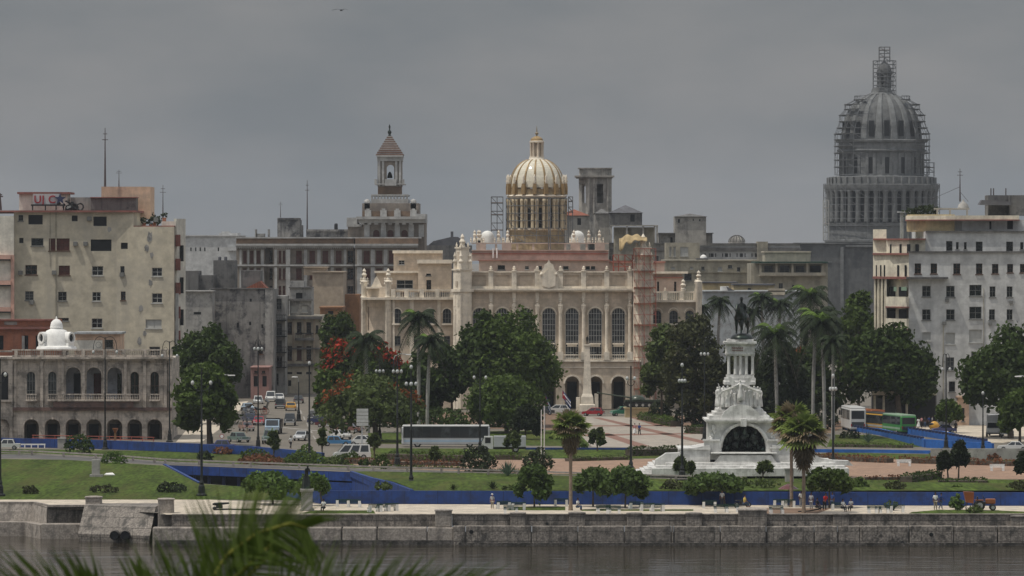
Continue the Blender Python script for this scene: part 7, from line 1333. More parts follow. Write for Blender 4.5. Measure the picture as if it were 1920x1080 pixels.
tree('laurel_tree', 'big dark tree filling the right edge in front of the white block', 'tree', 1796, 1975, 606, 775, 1895, 822, 'leaf_dark', group='laurel trees', dens=4.5, n=22)
tree('broadleaf_tree', 'lighter drooping tree low at the right edge beside the pickup', 'tree', 1868, 1960, 728, 812, 1912, 830, 'leaf_mid', group=GT)
tree('broadleaf_tree', 'small young tree by the kiosk lamp post near the yellow tricycle', 'tree', 1754, 1808, 748, 790, 1780, 812, 'leaf_mid', group=GT, leaf=.28, dens=8)
for i, (px, yb, yc, sp, lab, Yk, bd) in enumerate([(690, 812, 640, 86, 'royal palm with grey hanging fronds before the scarlet flame tree', None, 0), (785, 818, 598, 84, 'tall royal palm in front of the palace left wing, left of two', None, 1), (801, 820, 640, 70, 'shorter royal palm just right of the tallest left palm', None, 1),
        (1457, 818, 628, 104, 'royal palm immediately right of the marble monument', None, 2), (1518, 790, 556, 96, 'tallest royal palm on the right, above the others', 860, 2), (1524, 820, 596, 90, 'royal palm with pale trunk below the tallest palm', None, 1), (1546, 822, 606, 104, 'royal palm with drooping brown fronds near the white coach', None, 2), (1562, 824, 640, 60, 'short royal palm at the right of the palm group', None, 0),
        (1345, 760, 566, 52, 'small distant palm left of the horse statue', 930, 0), (1432, 760, 560, 56, 'small distant palm right of the rider statue', 930, 1), (1462, 762, 572, 60, 'distant palm behind the right monument palm', 930, 1), (1408, 760, 586, 44, 'low distant palm close behind the rider', 930, 0), (1320, 762, 578, 36, 'tiny distant palm by the palace right corner', 930, 0)]):
    royal_palm(lab, px, yb, yc, sp, group='royal palms', Y=Yk, bright=bd, dead=5 if i in (0, 6, 3) else 3, lean=.4 * (i % 3 - 1))
fan_palm('fan palm with a dry brown skirt standing mid promenade', 1070, 957, 800, 78, 52, 'fan palms on the promenade')
fan_palm('left fan palm of the pair before the monument, mostly dry leaves', 1484, 951, 790, 90, 40, 'fan palms on the promenade', dry=.38); fan_palm('right fan palm of the pair, with a thick brown skirt', 1507, 962, 812, 100, 74, 'fan palms on the promenade', dry=.2)
sg_ = 'sea grape trees on the promenade'
for i, (x0, x1, yt, ybc, px, pb_, lab, mt, n_) in enumerate([(962, 1040, 868, 934, 1002, 951, 'round bushy tree on the promenade left of the centre fan palm', 'leaf_grape', 12), (1074, 1150, 876, 926, 1112, 950, 'low wide tree on the promenade right of the centre fan palm', 'leaf_grape', 10), (1130, 1220, 874, 936, 1172, 952, 'bushy tree touching the low wide tree right of centre', 'leaf_grape', 12),
        (452, 560, 884, 928, 512, 946, 'spreading low tree left of the promenade pedestal', 'leaf_bright', 10), (556, 618, 886, 930, 606, 948, 'small tree right behind the promenade pedestal', 'leaf_bright', 8), (1278, 1400, 886, 926, 1360, 948, 'thin spreading tree before the monument steps', 'leaf_grape', 10), (1508, 1602, 876, 922, 1555, 952, 'shady tree over the standing people right of the fan palms', 'leaf_mid', 12)]):
    tree('sea_grape_tree', lab, 'tree', x0, x1, yt, ybc, px, pb_, mt, True, sg_, dens=12, leaf=.26, n=n_, trunk=.022)
tree('broadleaf_tree', 'slim dark tree on the terrace right of the blue ramp', 'tree', 1757, 1786, 846, 880, 1778, 898, 'leaf_black', group=GT, dens=10, leaf=.25); tree('broadleaf_tree', 'taller slim dark tree on the terrace under the right lamp post', 'tree', 1783, 1818, 824, 876, 1797, 899, 'leaf_black', group=GT, dens=10, leaf=.25); tree('broadleaf_tree', 'dark bushy tree cut by the right edge on the terrace', 'tree', 1902, 1945, 845, 888, 1925, 900, 'leaf_black', group=GT, dens=10, leaf=.25)
SAP = 'young saplings in the park'
for x0, x1, yt, ybc, px, pb_, lab in [(945, 976, 808, 838, 962, 852, 'sapling in front of the white box truck'), (1104, 1136, 802, 832, 1120, 846, 'sapling beside the centre fan palm crown'), (1418, 1450, 864, 884, 1430, 899, 'tiny tree on the monument steps in front'), (690, 712, 812, 842, 702, 860, 'sapling behind the white minibus'), (502, 524, 808, 846, 513, 866, 'thin sapling in the bushes below the grey truck'), (598, 610, 804, 842, 604, 858, 'very thin sapling left of the blue car'), (1264, 1290, 856, 884, 1278, 898, 'slender shrub tree against the left monument steps'), (806, 826, 838, 862, 815, 876, 'thin sapling on the brick terrace'), (1290, 1300, 866, 884, 1295, 899, 'small dark sapling right of the lamp by the monument')]:
    tree('sapling', lab, 'sapling', x0, x1, yt, ybc, px, pb_, 'leaf_olive', group=SAP, dens=7, leaf=.24, n=5, trunk=.03)
SB = 'shrubs on the lawns'
for a in [('dark round bush against the blue wall at the left', 122, 174, 815, 849, 'leaf_dark', 10), ('bright yellow green bush on the left lawn by the guard rail', 190, 236, 848, 869, 'leaf_bright', 8), ('dark low shrub on the lawn nearest the underpass', 294, 346, 904, 923, 'leaf_black', 8), ('brown low shrub on the left lawn below the stone marker', 170, 220, 909, 924, 'leaf_brown', 6), ('brown shrub farthest left on the lawn', 40, 72, 912, 926, 'leaf_brown', 6),
          ('large dark bush on the brick terrace left of the agave', 864, 930, 836, 884, 'leaf_black', 12), ('dark purple leaved bush right of the agave', 979, 1038, 843, 885, 'leaf_black', 12), ('small dark bush beside the left lamp base', 370, 398, 844, 864, 'leaf_black', 6), ('reddish brown bush beside the parked blue car', 396, 436, 838, 852, 'leaf_red', 7),
          ('green bush mass in the middle of the avenue planting', 548, 596, 836, 868, 'leaf_bright', 9), ('bushy shrub left of the tall single lamp', 452, 505, 842, 860, 'leaf_mid', 9), ('reddish low shrub in the avenue planting', 446, 530, 852, 872, 'leaf_red', 9), ('shrub behind the tall single lamp base', 530, 612, 846, 872, 'leaf_mid', 9), ('yellow leaved shrub right of the tall single lamp', 614, 650, 854, 874, 'leaf_olive', 6), ('bush in front of the white minibus', 640, 676, 848, 866, 'leaf_mid', 7), ('spiky bush by the terrace corner', 698, 732, 850, 880, 'leaf_mid', 8),
          ('low shrub on the blue wall top near the underpass', 702, 736, 906, 922, 'leaf_olive', 6), ('low brown shrub on the bank behind the blue wall', 1238, 1284, 902, 918, 'leaf_brown', 7), ('rounded olive shrub below the monument steps', 1404, 1458, 898, 914, 'leaf_olive', 7), ('dark hedge like shrub right of the shady tree', 1590, 1626, 897, 914, 'leaf_mid', 7), ('dark olive shrub in the bank at the right', 1655, 1700, 903, 917, 'leaf_brown', 7), ('dark shrub left of the orange tractor', 1775, 1812, 908, 938, 'leaf_mid', 9), ('brown shrub at the right end of the bank', 1888, 1930, 905, 922, 'leaf_brown', 7), ('shrub just right of the coach on the small lawn', 1574, 1612, 808, 822, 'leaf_black', 8), ('round shrub by the blue ramp foot', 1745, 1770, 842, 858, 'leaf_mid', 6),
          ('red leaved shrub right of the lamp by the blue ramp', 1850, 1875, 850, 862, 'leaf_red', 5), ('small green plants beside the orange tractor', 1778, 1806, 926, 956, 'leaf_bright', 7), ('low plant at the promenade foot below the tractor', 1812, 1842, 948, 962, 'leaf_olive', 5), ('grey green shrub left of the lamp in front of the bus', 672, 692, 858, 876, 'leaf_dark', 5), ('ragged shrub beside the fountain podium right', 1376, 1408, 895, 912, 'leaf_olive', 6), ('clipped bush left edge of the plaza', 1072, 1102, 828, 842, 'leaf_mid', 6), ('grey green bush behind the truck', 1030, 1058, 806, 824, 'leaf_mid', 6), ('bush right of the two flagpoles', 1040, 1075, 790, 812, 'leaf_olive', 6), ('plants growing by the green leaf pots near the statue', 940, 965, 914, 922, 'leaf_olive', 5)]:
    lab, x0, x1, yt, yb, mt, n_ = a; zz = 0.0; Yg = gY(yb)
    for _ in range(3 if x0 > 700 and 932 > yb > 888 else 0): zz = bankz(Yg, x0); Yg = gY(yb, zz)
    bush(lab, x0, x1, yt, yb, mt, 'shrub', SB, Y=max(Yg, 562) if yb < 940 else Yg, z=zz, n=n_, dens=15, leaf=.21)
HG = 'clipped hedges'
hedge('long dark clipped hedge left of the monument', (1178, 855), (1312, 852), 1.1, 2.2, 'leaf_dark', HG); hedge('clipped green hedge bordering the right side of the striped plaza', (1205, 786), (1268, 800), 1.1, 2.0, 'leaf_mid', HG); hedge('dark hedge end beside the monument lamp on the plaza', (1294, 812), (1324, 814), 1.2, 2, 'leaf_dark', HG)
hedge('low red brown hedge along the terrace left of the dark bush', (732, 872), (862, 874), .6, 1.4, 'leaf_red', HG); hedge('low red brown hedge in front of the minibus', (650, 869), (702, 871), .7, 1.4, 'leaf_red', HG); hedge('green hedge above the red brown hedge before the long bus', (722, 863), (872, 866), 1.1, 2.4, 'leaf_mid', HG); hedge('green hedge between the truck and the dark bushes', (926, 862), (980, 862), .8, 1.6, 'leaf_mid', HG)
hedge('dark hedge line on the terrace edge behind the centre fan palm', (1062, 865), (1180, 862), .5, 1.4, 'leaf_olive', HG); hedge('long rust coloured hedge right of the monument', (1530, 862), (1670, 868), .75, 1.6, 'leaf_red', HG); hedge('rust coloured hedge continuing to the right edge', (1690, 868), (1912, 874), .75, 1.6, 'leaf_red', HG)
hedge('dark green hedge block by the terrace bench', (1698, 905), (1756, 897), .9, 1.8, 'leaf_dark', HG); hedge('dark green hedge block right of the small terrace trees', (1758, 912), (1852, 912), .9, 2.2, 'leaf_dark', HG); hedge('low hedge right of the monument lamp base', (1228, 897), (1268, 897), .6, 1.2, 'leaf_mid', HG); hedge('low brown hedge strip behind the bank at right', (1620, 900), (1700, 900), .45, 1.0, 'leaf_red', HG); hedge('thin dark hedge below the palace lawn', (1560, 838), (1712, 840), .5, 1.2, 'leaf_mid', HG); hedge('low green edging on the terrace by the left lamp', (890, 884), (980, 886), .35, .9, 'leaf_olive', HG)
hedge('thin green edging beside the guard rail', (700, 877), (860, 881), .35, .9, 'leaf_mid', HG)
agave('large blue green agave on the lawn left of the dark bush', 952, 893, 28, 30, 'agaves', z=0); agave('small dark agave on the lawn behind the blue wall', 924, 918, 26, 14, 'agaves', mat='leaf_black', z=bankz(gY(918, 1))); agave('agave with broad leaves on the small lawn by the blue ramp', 1628, 830, 18, 22, 'agaves'); agave('small agave left of the bank agave', 850, 919, 20, 9, 'agaves', mat='leaf_black', z=bankz(gY(919, 1)))
# foreground coconut palm, close to the camera
t = T('coconut_palm', 'out of focus coconut palm fronds in the lower left foreground', 'palm tree', px=-60, Y=41, z=None or 15.6)
hz_ = Z(1290, 41) - 15.6; MB().lathe(0, 0, [(.28, -.2), (.2, 2), (.16, hz_)], 10).build('trunk', 'palm_trunk', t, True)
def frond_to(root_px, root_py, pts, nl, ll, mat, wid=.022, d=0.0, up=1.0):
    P = [np.array([t.x(a, d), d, t.z(y, d)]) for a, y in pts]; V = []
    Q = []
    for i in range(nl + 1):
        s = i / nl * (len(P) - 1); j = min(len(P) - 2, int(s)); f = s - j; Q.append(P[j] * (1 - f) + P[j + 1] * f)
    Q = np.array(Q)
    for _ in range(3): Q[1:-1] = (Q[:-2] + Q[2:] + 2 * Q[1:-1]) / 4
    for i in range(1, nl + 1):
        s = i / nl; tg = Q[i] - Q[i - 1]; tg /= np.linalg.norm(tg); l = ll * (1 - .65 * s) * rng.uniform(.85, 1.1)
        for sg in (-1, 1):
            nrm = np.array([-tg[2], 0, tg[0]]) * sg; dd = nrm * (.75 if sg * up > 0 else .8) + tg * .75 + np.array([0, rng.uniform(-.35, .35), -.12]); dd /= np.linalg.norm(dd); m = Q[i] + dd * l * .5; e_ = Q[i] + dd * l + np.array([0, 0, -.12 * l]); w_ = tg * wid
            V.append([Q[i] - w_, Q[i] + w_, m + w_, m - w_]); V.append([m - w_, m + w_, e_ + w_ * .15, e_ - w_ * .15])
    quads('frond', V, mat, t)
    b = MB(); b.path([tuple(q) for q in Q], .022, 5, .008); b.build('midrib', 'frond_yellow', t, True)
frond_to(0, 0, [(60, 1290), (380, 1120), (425, 1040), (480, 1000), (545, 980), (575, 990)], 62, .9, 'frond', .011, 0, 1)
def blades(a, b, n, a0, a1, l0, l1, mat='frond', wid=.009, d=0.0):
    V = []; k = 41 / F; pa, pb = np.array([t.x(a[0]), d, t.z(a[1])]), np.array([t.x(b[0]), d, t.z(b[1])])
    for i in range(n):
        f = (i + rng.uniform(-.4, .4)) / n; q = pa + (pb - pa) * f + np.array([0, rng.uniform(-.25, .25), 0]); an = R(a0 + (a1 - a0) * f + rng.uniform(-5, 5)); l = (l0 + (l1 - l0) * f) * k * rng.uniform(.82, 1.1)
        dr = np.array([math.sin(an), rng.uniform(-.2, .2), math.cos(an)]); m = q + dr * l * .55; e_ = q + dr * l + np.array([math.sin(an) * .06, 0, -.05]); w_ = np.array([math.cos(an), 0, -math.sin(an)]) * wid
        V.append([q - w_, q + w_, m + w_ * .9, m - w_ * .9]); V.append([m - w_ * .9, m + w_ * .9, e_ + w_ * .1, e_ - w_ * .1])
    quads('frond', V, mat, t); MB().path([tuple(pa), tuple(pb)], .02, 5, .012).build('midrib', 'frond_yellow', t, True)
blades((-60, 1170), (190, 1125), 46, -66, -16, 210, 115); blades((-60, 1190), (200, 1135), 40, -50, -12, 170, 120, d=.4); blades((150, 1140), (186, 1110), 12, -14, -8, 110, 70, 'frond', .016, .1)
blades((262, 1150), (300, 1120), 12, -14, -22, 140, 90, 'frond', .015, .1)
blades((330, 1180), (520, 1010), 62, -22, -4, 190, 60); blades((350, 1190), (520, 1030), 40, -12, 6, 150, 80, d=.3)
blades((500, 1130), (890, 1150), 60, 2, 42, 150, 120, d=-.2); blades((540, 1150), (860, 1140), 34, 10, 48, 120, 130, d=.2)
# ---------------------------------------------------------------- lamps and poles
LP = 'tall black street lamps'
for a in [('tall black lamp with curled brackets before the arcaded building', 197, 843, 632, 'scroll', 22), ('tall black lamp with curled brackets at the arcade right corner', 318, 829, 640, 'scroll', 14), ('tall black lamp with twin globes at the left underpass edge', 378, 930, 690, 'twin', 17), ('tall black lamp standing by the blue wall over the avenue', 484, 841, 650, 'spear', 8), ('tall black lamp with one white globe in the lawn planting', 580, 872, 686, 'single', 8), ('black lamp between the road sign and the flame tree', 712, 828, 692, 'spear', 8),
          ('black lamp at the left end of the long bus', 745, 876, 692, 'spear', 8), ('tall black lamp with a globe cluster in front of the long bus', 771, 920, 694, 'quad', 9), ('black lamp with twin globes before the huge laurel tree', 900, 852, 690, 'twin', 11), ('tall black lamp rising before the palace right arch', 1183, 892, 686, 'twin', 7), ('thick black lamp at the left monument steps', 1279, 902, 690, 'quad', 5), ('slim black lamp directly left of the monument block', 1321, 825, 660, 'spear', 4), ('black lamp with pale head right of the monument', 1562, 884, 710, 'quad', 5), ('tall black lamp with curved bracket by the yellow tricycle', 1774, 842, 664, 'scroll', 7), ('black lamp near the pale green gabled house', 1843, 852, 742, 'single', 6), ('dark lamp with curled bracket cut by the left picture edge', 0, 930, 672, 'twin', 10), ('black lamp in the far avenue by the pink house', 483, 800, 652, 'spear', 6)][:16]:
    lab, px, pb_, pt_, kd, ar = a; zz = 0.0; street_lamp(lab, px, pb_, pt_, kd, LP, zz, 1.1 if pb_ > 860 else .9, ar)
street_lamp('white curved street light arching over the bright roadside tree', 395, 834, 714, 'gooseneck', 'modern street lights', arm=34); street_lamp('pale street light reaching over the flame tree', 738, 800, 674, 'gooseneck', 'modern street lights', arm=24); street_lamp('pale street light in the right edge tree', 1930, 826, 716, 'gooseneck', 'modern street lights', arm=-26)
street_lamp('pale street light by the far avenue left of the cream house', 560, 790, 716, 'gooseneck', 'modern street lights', arm=-12)
t = T('road_sign', 'white direction sign of five stacked blank panels by the flame tree', 'road sign', px=679, py=838); b = t.mb(); b.pb(677.6, 680, 798, 838, .1, .25); b.build('post', 'p_silver', t)
for i in range(5): b = t.mb(); b.pb(668.5, 690.5, 766.5 + i * 6.6, 772.3 + i * 6.6, -.02, .08, .02); b.build('panel', 'pale_far', t)
t = T('street_sign', 'round red rimmed road sign beside the blue parked car', 'road sign', px=416, py=840); b = t.mb(); b.pb(415.4, 416.6, 820, 840, .05, .12); b.build('post', 'p_silver', t)
for nm, r_, m_, y_ in (('rim', .32, 'p_red', 0), ('face', .24, 'white_paint', -.03)): b = MB(); b.lathe(0, 0, [(r_, -.02), (r_, .02)], 16); b.v = [(x_, z_ + y_, q_ + t.z(818)) for x_, q_, z_ in b.v]; b.build(nm, m_, t)
t = T('street_sign', 'orange funnel shaped marker on a post by the arcades', 'marker', px=216, py=843); b = t.mb(); b.pb(214, 218, 812, 843, 0, .25); b.build('post', 'tin_brown', t); b = t.mb(); b.lathe(0, .12, [(.14, t.z(812)), (.22, t.z(809)), (.42, t.z(804)), (.42, t.z(803))], 10); b.build('funnel', 'p_orange', t)
for i, (px, lab) in enumerate([(1015, 'left white flagpole with a flag on the lawn'), (1020.5, 'bare white flagpole beside the lawn flag')]):
    t = T('flagpole', lab, 'flagpole', px=px, py=868, group='flagpoles'); b = MB(); b.lathe(0, 0, [(.07, 0), (.05, t.z(762 if i else 770)), (.02, t.z(760 if i else 768))], 8); b.build('pole', 'white_paint', t)
def flag(label, px, pyb, ytop, w_, h_, lean):
    t = T('flag', label, 'flag', px=px, py=pyb, group='hanging flags'); b = MB(); b.tube((0, 0, 0), (0, 0, t.z(ytop)), .045, .03, 6); b.build('pole', 'p_silver', t); z1 = t.z(ytop) - .1; n = 7
    def cloth(v0, v1, mat, tri=False):
        q = MB(); P = []
        for j in range(2):
            for i in range(n + 1):
                u = i / n; v = v0 if j == 0 else v1; P.append((u * w_ * lean + .05, .12 * math.sin(u * 9 + v), z1 - v * h_ - u * w_ * 1.15 * (1 - lean * .5)))
        q.add(P, [(i, i + 1, n + 2 + i, n + 1 + i) for i in range(n)]); return q
    q = [cloth(k / 5, (k + 1) / 5, None) for k in range(5)]
    o = q[0].build('cloth', 'c_blue', t, True)
    for k in range(1, 5): q[k].build('stripe', 'white_paint' if k % 2 else 'c_blue', t, True)
    b = MB(); b.poly((.04, -.16, z1 + .01), (.04, -.16, z1 - h_), (.04 + w_ * lean * .5, -.22, z1 - h_ * .5 - w_ * .5)); b.build('red_triangle', 'p_red', t)
    s = MB(); pts = [((.13 if i % 2 == 0 else .055) * math.cos(PI / 2 + i * PI / 5), (.13 if i % 2 == 0 else .055) * math.sin(PI / 2 + i * PI / 5)) for i in range(10)]; s.loft([[(x + w_ * lean * .16 + .04, d_, z + z1 - h_ * .52 - .1) for x, z in pts] for d_ in (-.26, -.24)]); s.build('star', 'white_paint', t)
flag('limp red, white and blue flag on the left pole near the laurel', 1022, 812, 738, 2.0, 1.3, .42); flag('red, white and blue flag leaning right near the palace steps', 1054, 782, 730, 2.2, 1.3, .62)
# ---------------------------------------------------------------- vehicles
VG = 'cars on the avenue'
car('white minivan driving towards us at the far end of the avenue', 508, 753, -90, 'van', 'p_white', 4.6, 1.85, 1.9, VG, 'moving_car')
car('dark grey van beside the yellow car on the avenue', 526, 766, 90, 'van', 'p_grey', 4.6, 1.8, 1.75, VG, 'moving_car'); car('yellow taxi sedan driving away on the avenue', 545.5, 770, 92, 'sedan', 'p_yellow', 4.5, 1.8, 1.5, VG, 'moving_car', 'taxi')
car('dark boxy jeep coming towards us in mid avenue', 543.5, 798, -90, 'jeep', 'p_dgrey', 4.0, 1.75, 1.95, VG, 'moving_car'); truck('pale blue fronted truck with an open dark cargo bed on the avenue', 513, 813, -92, 6.5, 2.3, 2.3, 'p_sky', 'p_black', 'bed', 'trucks on the avenue', hb=1.2); car('olive grey jeep truck in front of the pale truck', 506, 832, -94, 'jeep', 'p_teal', 4.4, 1.8, 2.0, VG, 'moving_car')
car('white hatchback behind the bright blue car at the junction', 640, 824, -62, 'hatch', 'p_white', 4.0, 1.65, 1.45, VG, 'moving_car'); car('bright blue old sedan at the junction beside the white hatchback', 630, 836, 8, 'boxy', 'p_blue_c', 4.1, 1.6, 1.4, VG, 'moving_car'); car('white rounded sedan right of the bright blue car', 683, 836, -15, 'sedan', 'p_white', 4.3, 1.7, 1.5, VG, 'moving_car')
car('white minibus half hidden behind the planting below the junction', 660, 862, 184, 'van', 'p_white', 4.9, 1.8, 2.0, VG, 'moving_car', 'minibus'); PG = 'parked cars'
car('navy car parked under the left trees, second from the front', 468, 792, -75, 'sedan', 'p_navy', group=PG); car('dark car parked under the left trees by the horse carriage', 466, 780, -80, 'hatch', 'p_dgrey', group=PG); car('pale green car with raised bonnet parked nearest on the left', 448, 829, -62, 'boxy', 'p_teal', group=PG); car('blue purple old car behind the blue wall on the left', 412, 844, 176, 'boxy', 'p_purple', group=PG); car('small pale blue car parked farthest on the left', 464, 771, -78, 'sedan', 'p_sky', group=PG); car('brown car parked on the left roadside behind the green one', 462, 808, -75, 'hatch', 'p_brown', group=PG)
car('black van parked at the right kerb of the avenue', 592, 789, -100, 'van', 'p_black', 4.4, 1.8, 1.8, PG); car('navy blue car parked between black van and red car', 603, 796, -25, 'sedan', 'p_navy', group=PG); car('dark red car parked under the umbrella flame tree', 618, 801, -20, 'sedan', 'p_dred', group=PG); car('black car parked under the flame tree right of the red one', 640, 803, -160, 'sedan', 'p_black', group=PG); car('brown domed old car by the road sign', 655, 811, -20, 'hatch', 'p_brown', group=PG)
car('old white boxy sedan at the far left edge by the white railing', 10, 843, 182, 'boxy', 'p_white', 4.1, 1.6, 1.45, PG); car('white car parked beneath the laurel left of the palace', 846, 758, -150, 'sedan', 'p_white', group=PG); car('dark red car parked beside the white car under the laurel', 826, 760, -160, 'sedan', 'p_dred', group=PG)
car('white estate car before the palace by the left flag', 1044, 776, 180, 'hatch', 'p_white', 4.4, 1.7, 1.55, PG); car('dark grey car left of the white estate car', 1016, 778, 180, 'sedan', 'p_dgrey', group=PG); car('red hatchback before the slim stone pillar', 1112, 780, 168, 'hatch', 'p_red', 3.6, 1.6, 1.4, PG); car('green rounded old car right of the red hatchback', 1166, 780, 195, 'sedan', 'p_green', 3.7, 1.6, 1.6, PG); car('white van front showing beside the tank plinth', 1228, 780, -90, 'van', 'p_white', 4.2, 1.8, 1.8, PG)
car('white pickup standing behind the right tree trunk', 1887, 820, -90, 'jeep', 'p_white', 4.6, 1.8, 1.8, PG); car('low white car at the right edge beyond the grey wall', 1900, 846, 176, 'sedan', 'p_white', 4.3, 1.7, 1.35, PG); car('blue old car next to the yellow tricycle taxi', 1770, 812, 185, 'sedan', 'p_purple', 3.6, 1.6, 1.3, PG)
bus('long white city bus with dark windows and a blue stripe', 836, 838, 180, 12.4, 2.55, 3.1, 'p_silver', 'p_sky', nwin=9, winz=(.44, .93)); truck('small truck with a plain white box body behind the long bus', 942, 848, 182, 6.4, 2.0, 2.25, 'p_white', 'p_silver', 'box', 'trucks')
bus('white tour coach with a rear window seen from behind', 1600, 807, 93.5, 11, 2.5, 3.7, 'p_white', None, 'p_white', 'parked tour buses', 'coach', winz=(.5, .88)); bus('orange bus parked between the white coach and green bus', 1624, 803, 106, 11, 2.5, 3.0, 'p_orange', 'p_gold_y', 'p_orange', 'parked tour buses', 'coach', winz=(.5, .9)); bus('green bus with a pale roof seen from behind', 1686, 812, 103, 9.5, 2.5, 2.9, 'p_busgreen', 'p_lgreen', 'p_lgreen', 'parked tour buses', 'coach', winz=(.5, .9)); bus('yellow sided bus between the orange and green buses', 1648, 807, 108, 9.5, 2.5, 2.8, 'p_gold_y', 'p_silver', 'p_dgrey', 'parked tour buses', 'coach')
truck('white truck with a big grey box at the right under the trees', 1866, 818, -100, 7, 2.3, 3.2, 'p_white', 'p_silver', 'box', 'trucks')
# tank on its plinth
t = T('plinth', 'tan stone plinth carrying the tank before the palace', 'plinth', px=1205, py=783); b = t.mb(); b.pb(1172, 1240, 766, 783, 0, 4.5, .04); b.pb(1170, 1242, 764.5, 766, -.2, 4.7); b.build('block', 'yellow_wall', t)
t = T('tank', 'dark olive armoured tank with a long gun raised to the left', 'tank', px=1205, Y=t.Y + 2.2, z=Z(764.5, t.Y)); b = MB(); b.loft([[(x, y, z) for x, z in ((-3.1, .75), (-2.9, 1.25), (2.9, 1.25), (3.1, .85), (2.6, .5), (-2.5, .5))] for y in (-1.05, 1.05)]); b.box(-3.0, 3.0, -1.6, -1.06, 1.02, 1.1); b.box(-3.0, 3.0, 1.06, 1.6, 1.02, 1.1); b.build('hull', 'p_olive', t)
b = MB(); b.lathe(-.9, 0, [(1.35, 1.26), (1.25, 1.6), (.8, 1.95), (.3, 2.0)], 14); b.build('turret', 'p_olive', t, True); b = MB(); b.tube((-1.9, 0, 1.6), (-7.2, 0, 2.35), .13, .09, 8); b.tube((-7.2, 0, 2.35), (-7.6, 0, 2.4), .16, .16, 8); b.build('gun', 'p_olive', t, True)
for s in (-1, 1):
    b = MB(); b.loft([[(x, s * y, z) for x, z in ((-3.0, .35), (-3.2, .6), (-2.9, 1.0), (2.9, 1.0), (3.2, .7), (2.8, .1), (2.4, 0), (-2.4, 0))] for y in (1.07, 1.55)]); b.build('track', 'tyre', t)
    for i in range(5): wheel(t, -2.1 + i * 1.05, s * 1.5, .4, .2)
# horse carriage
for lab, x, y, h_, kd, cl in [('small white car queueing behind the dark grey van', 524, 752, -88, 'hatch', 'p_white'), ('red car between the pale truck and the left kerb', 486, 797, -92, 'hatch', 'p_red'), ('silver sedan waiting at the junction left of the lamp', 566, 826, -100, 'sedan', 'p_silver'), ('dark sedan far up the avenue right lane', 560, 756, 90, 'sedan', 'p_dgrey'), ('white van parked along the left kerb beyond the carriage', 484, 757, -86, 'van', 'p_white')]: car(lab, x, y, h_, kd, cl, group=VG, name='moving_car')
t = T('horse_carriage', 'horse carriage with red spoked wheels and a dark folded hood at the roadside', 'carriage', px=488, py=777, rot=R(170)); b = MB(); b.loft([[(x, y, z) for x, z in ((-1.1, .8), (-1.2, 1.4), (-.7, 1.45), (-.6, 1.0), (.4, 1.0), (.8, 1.3), (.95, 1.25), (.6, .75))] for y in (-.6, .6)]); b.build('body', 'p_black', t); b = MB(); b.loft([[(x, y, z) for x, z in ((-1.2, 1.42), (-1.5, 2.1), (-1.0, 2.5), (-.1, 2.45), (-.1, 2.38), (-1.0, 2.4), (-1.35, 2.1), (-1.1, 1.42))] for y in (-.62, .62)]); b.build('hood', 'p_dgrey', t)
for x, r_ in ((-.8, .55), (.9, .45)):
    for y in (-.75, .75):
        b = MB(); b.path([(x + r_ * math.cos(u), y, r_ + r_ * math.sin(u)) for u in np.linspace(0, 2 * PI, 17)], .05, 5); [b.tube((x, y, r_), (x + r_ * math.cos(u), y, r_ + r_ * math.sin(u)), .025, n=4) for u in np.linspace(0, 2 * PI, 9)[:-1]]; b.build('wheel', 'tube_red', t)
b = MB(); [b.tube((.8, y, .9), (3.2, y * .8, 1.0), .035, n=5) for y in (-.4, .4)]; b.build('shaft', 'tube_red', t)
t = T('horse', 'brown horse harnessed to the roadside carriage', 'horse', px=461, py=778, rot=R(80)); P = [(0, .5, 1.2), (0, 0, 1.15), (0, -.5, 1.22), (0, -.75, 1.5), (0, -.98, 1.8), (0, -1.2, 1.72), (0, -1.42, 1.5)]; Rd = [(.26, .3), (.27, .31), (.24, .3), (.14, .2), (.1, .14), (.09, .12), (.06, .07)]; E = [(i, i + 1) for i in range(6)]
for x in (-.17, .17): leg(2, [(x, -.5, .9), (x, -.52, .5), (x, -.5, .1), (x, -.56, .03)], [.11, .06, .045, .06]); leg(0, [(x, .58, .9), (x, .48, .66), (x, .66, .45), (x, .62, .12), (x, .56, .03)], [.17, .1, .06, .045, .06])
leg(0, [(0, .82, 1.2), (0, .9, .7)], [.06, .04]); skin(P, E, Rd, 1, 'bark', 'body', t)
# yellow tricycle taxi, tractor, motorbike
t = T('tricycle_taxi', 'round yellow three wheeled taxi beside the blue ramp', 'tricycle taxi', px=1752, py=810, rot=R(200)); b = MB(); b.lathe(0, 0, [(.55, .35), (.8, .6), (.85, 1.0), (.5, 1.5), (.1, 1.65)], 14, sy=.8); b.build('shell', 'p_yellow', t, True); b = MB(); b.lathe(.3, 0, [(.55, .9), (.5, 1.25), (.3, 1.42)], 12); b.build('cabin_opening', 'dark_gap', t); [wheel(t, x, y, .22, .12) for x, y in ((-.5, -.5), (-.5, .5), (.8, 0))]
t = T('tractor', 'small orange and black tractor parked on the promenade grass', 'tractor', px=1846, py=957, rot=R(0)); b = MB(); b.box(.1, 1.15, -.35, .35, .7, 1.25, .08); b.build('bonnet', 'p_orange', t); b = MB(); b.box(-.9, .1, -.4, .4, .5, .95, .05); b.box(-.75, -.3, -.3, .3, .95, 1.1); b.box(-.82, -.72, -.3, .3, 1.1, 1.5); b.build('chassis', 'p_black', t); b = MB(); b.tube((.1, 0, 1.1), (-.15, 0, 1.45), .03, n=5); b.path([(-.15 + .0, .2 * math.cos(u), 1.45 + .2 * math.sin(u)) for u in np.linspace(0, 2 * PI, 11)], .025, 4); b.build('steering_wheel', 'p_black', t)
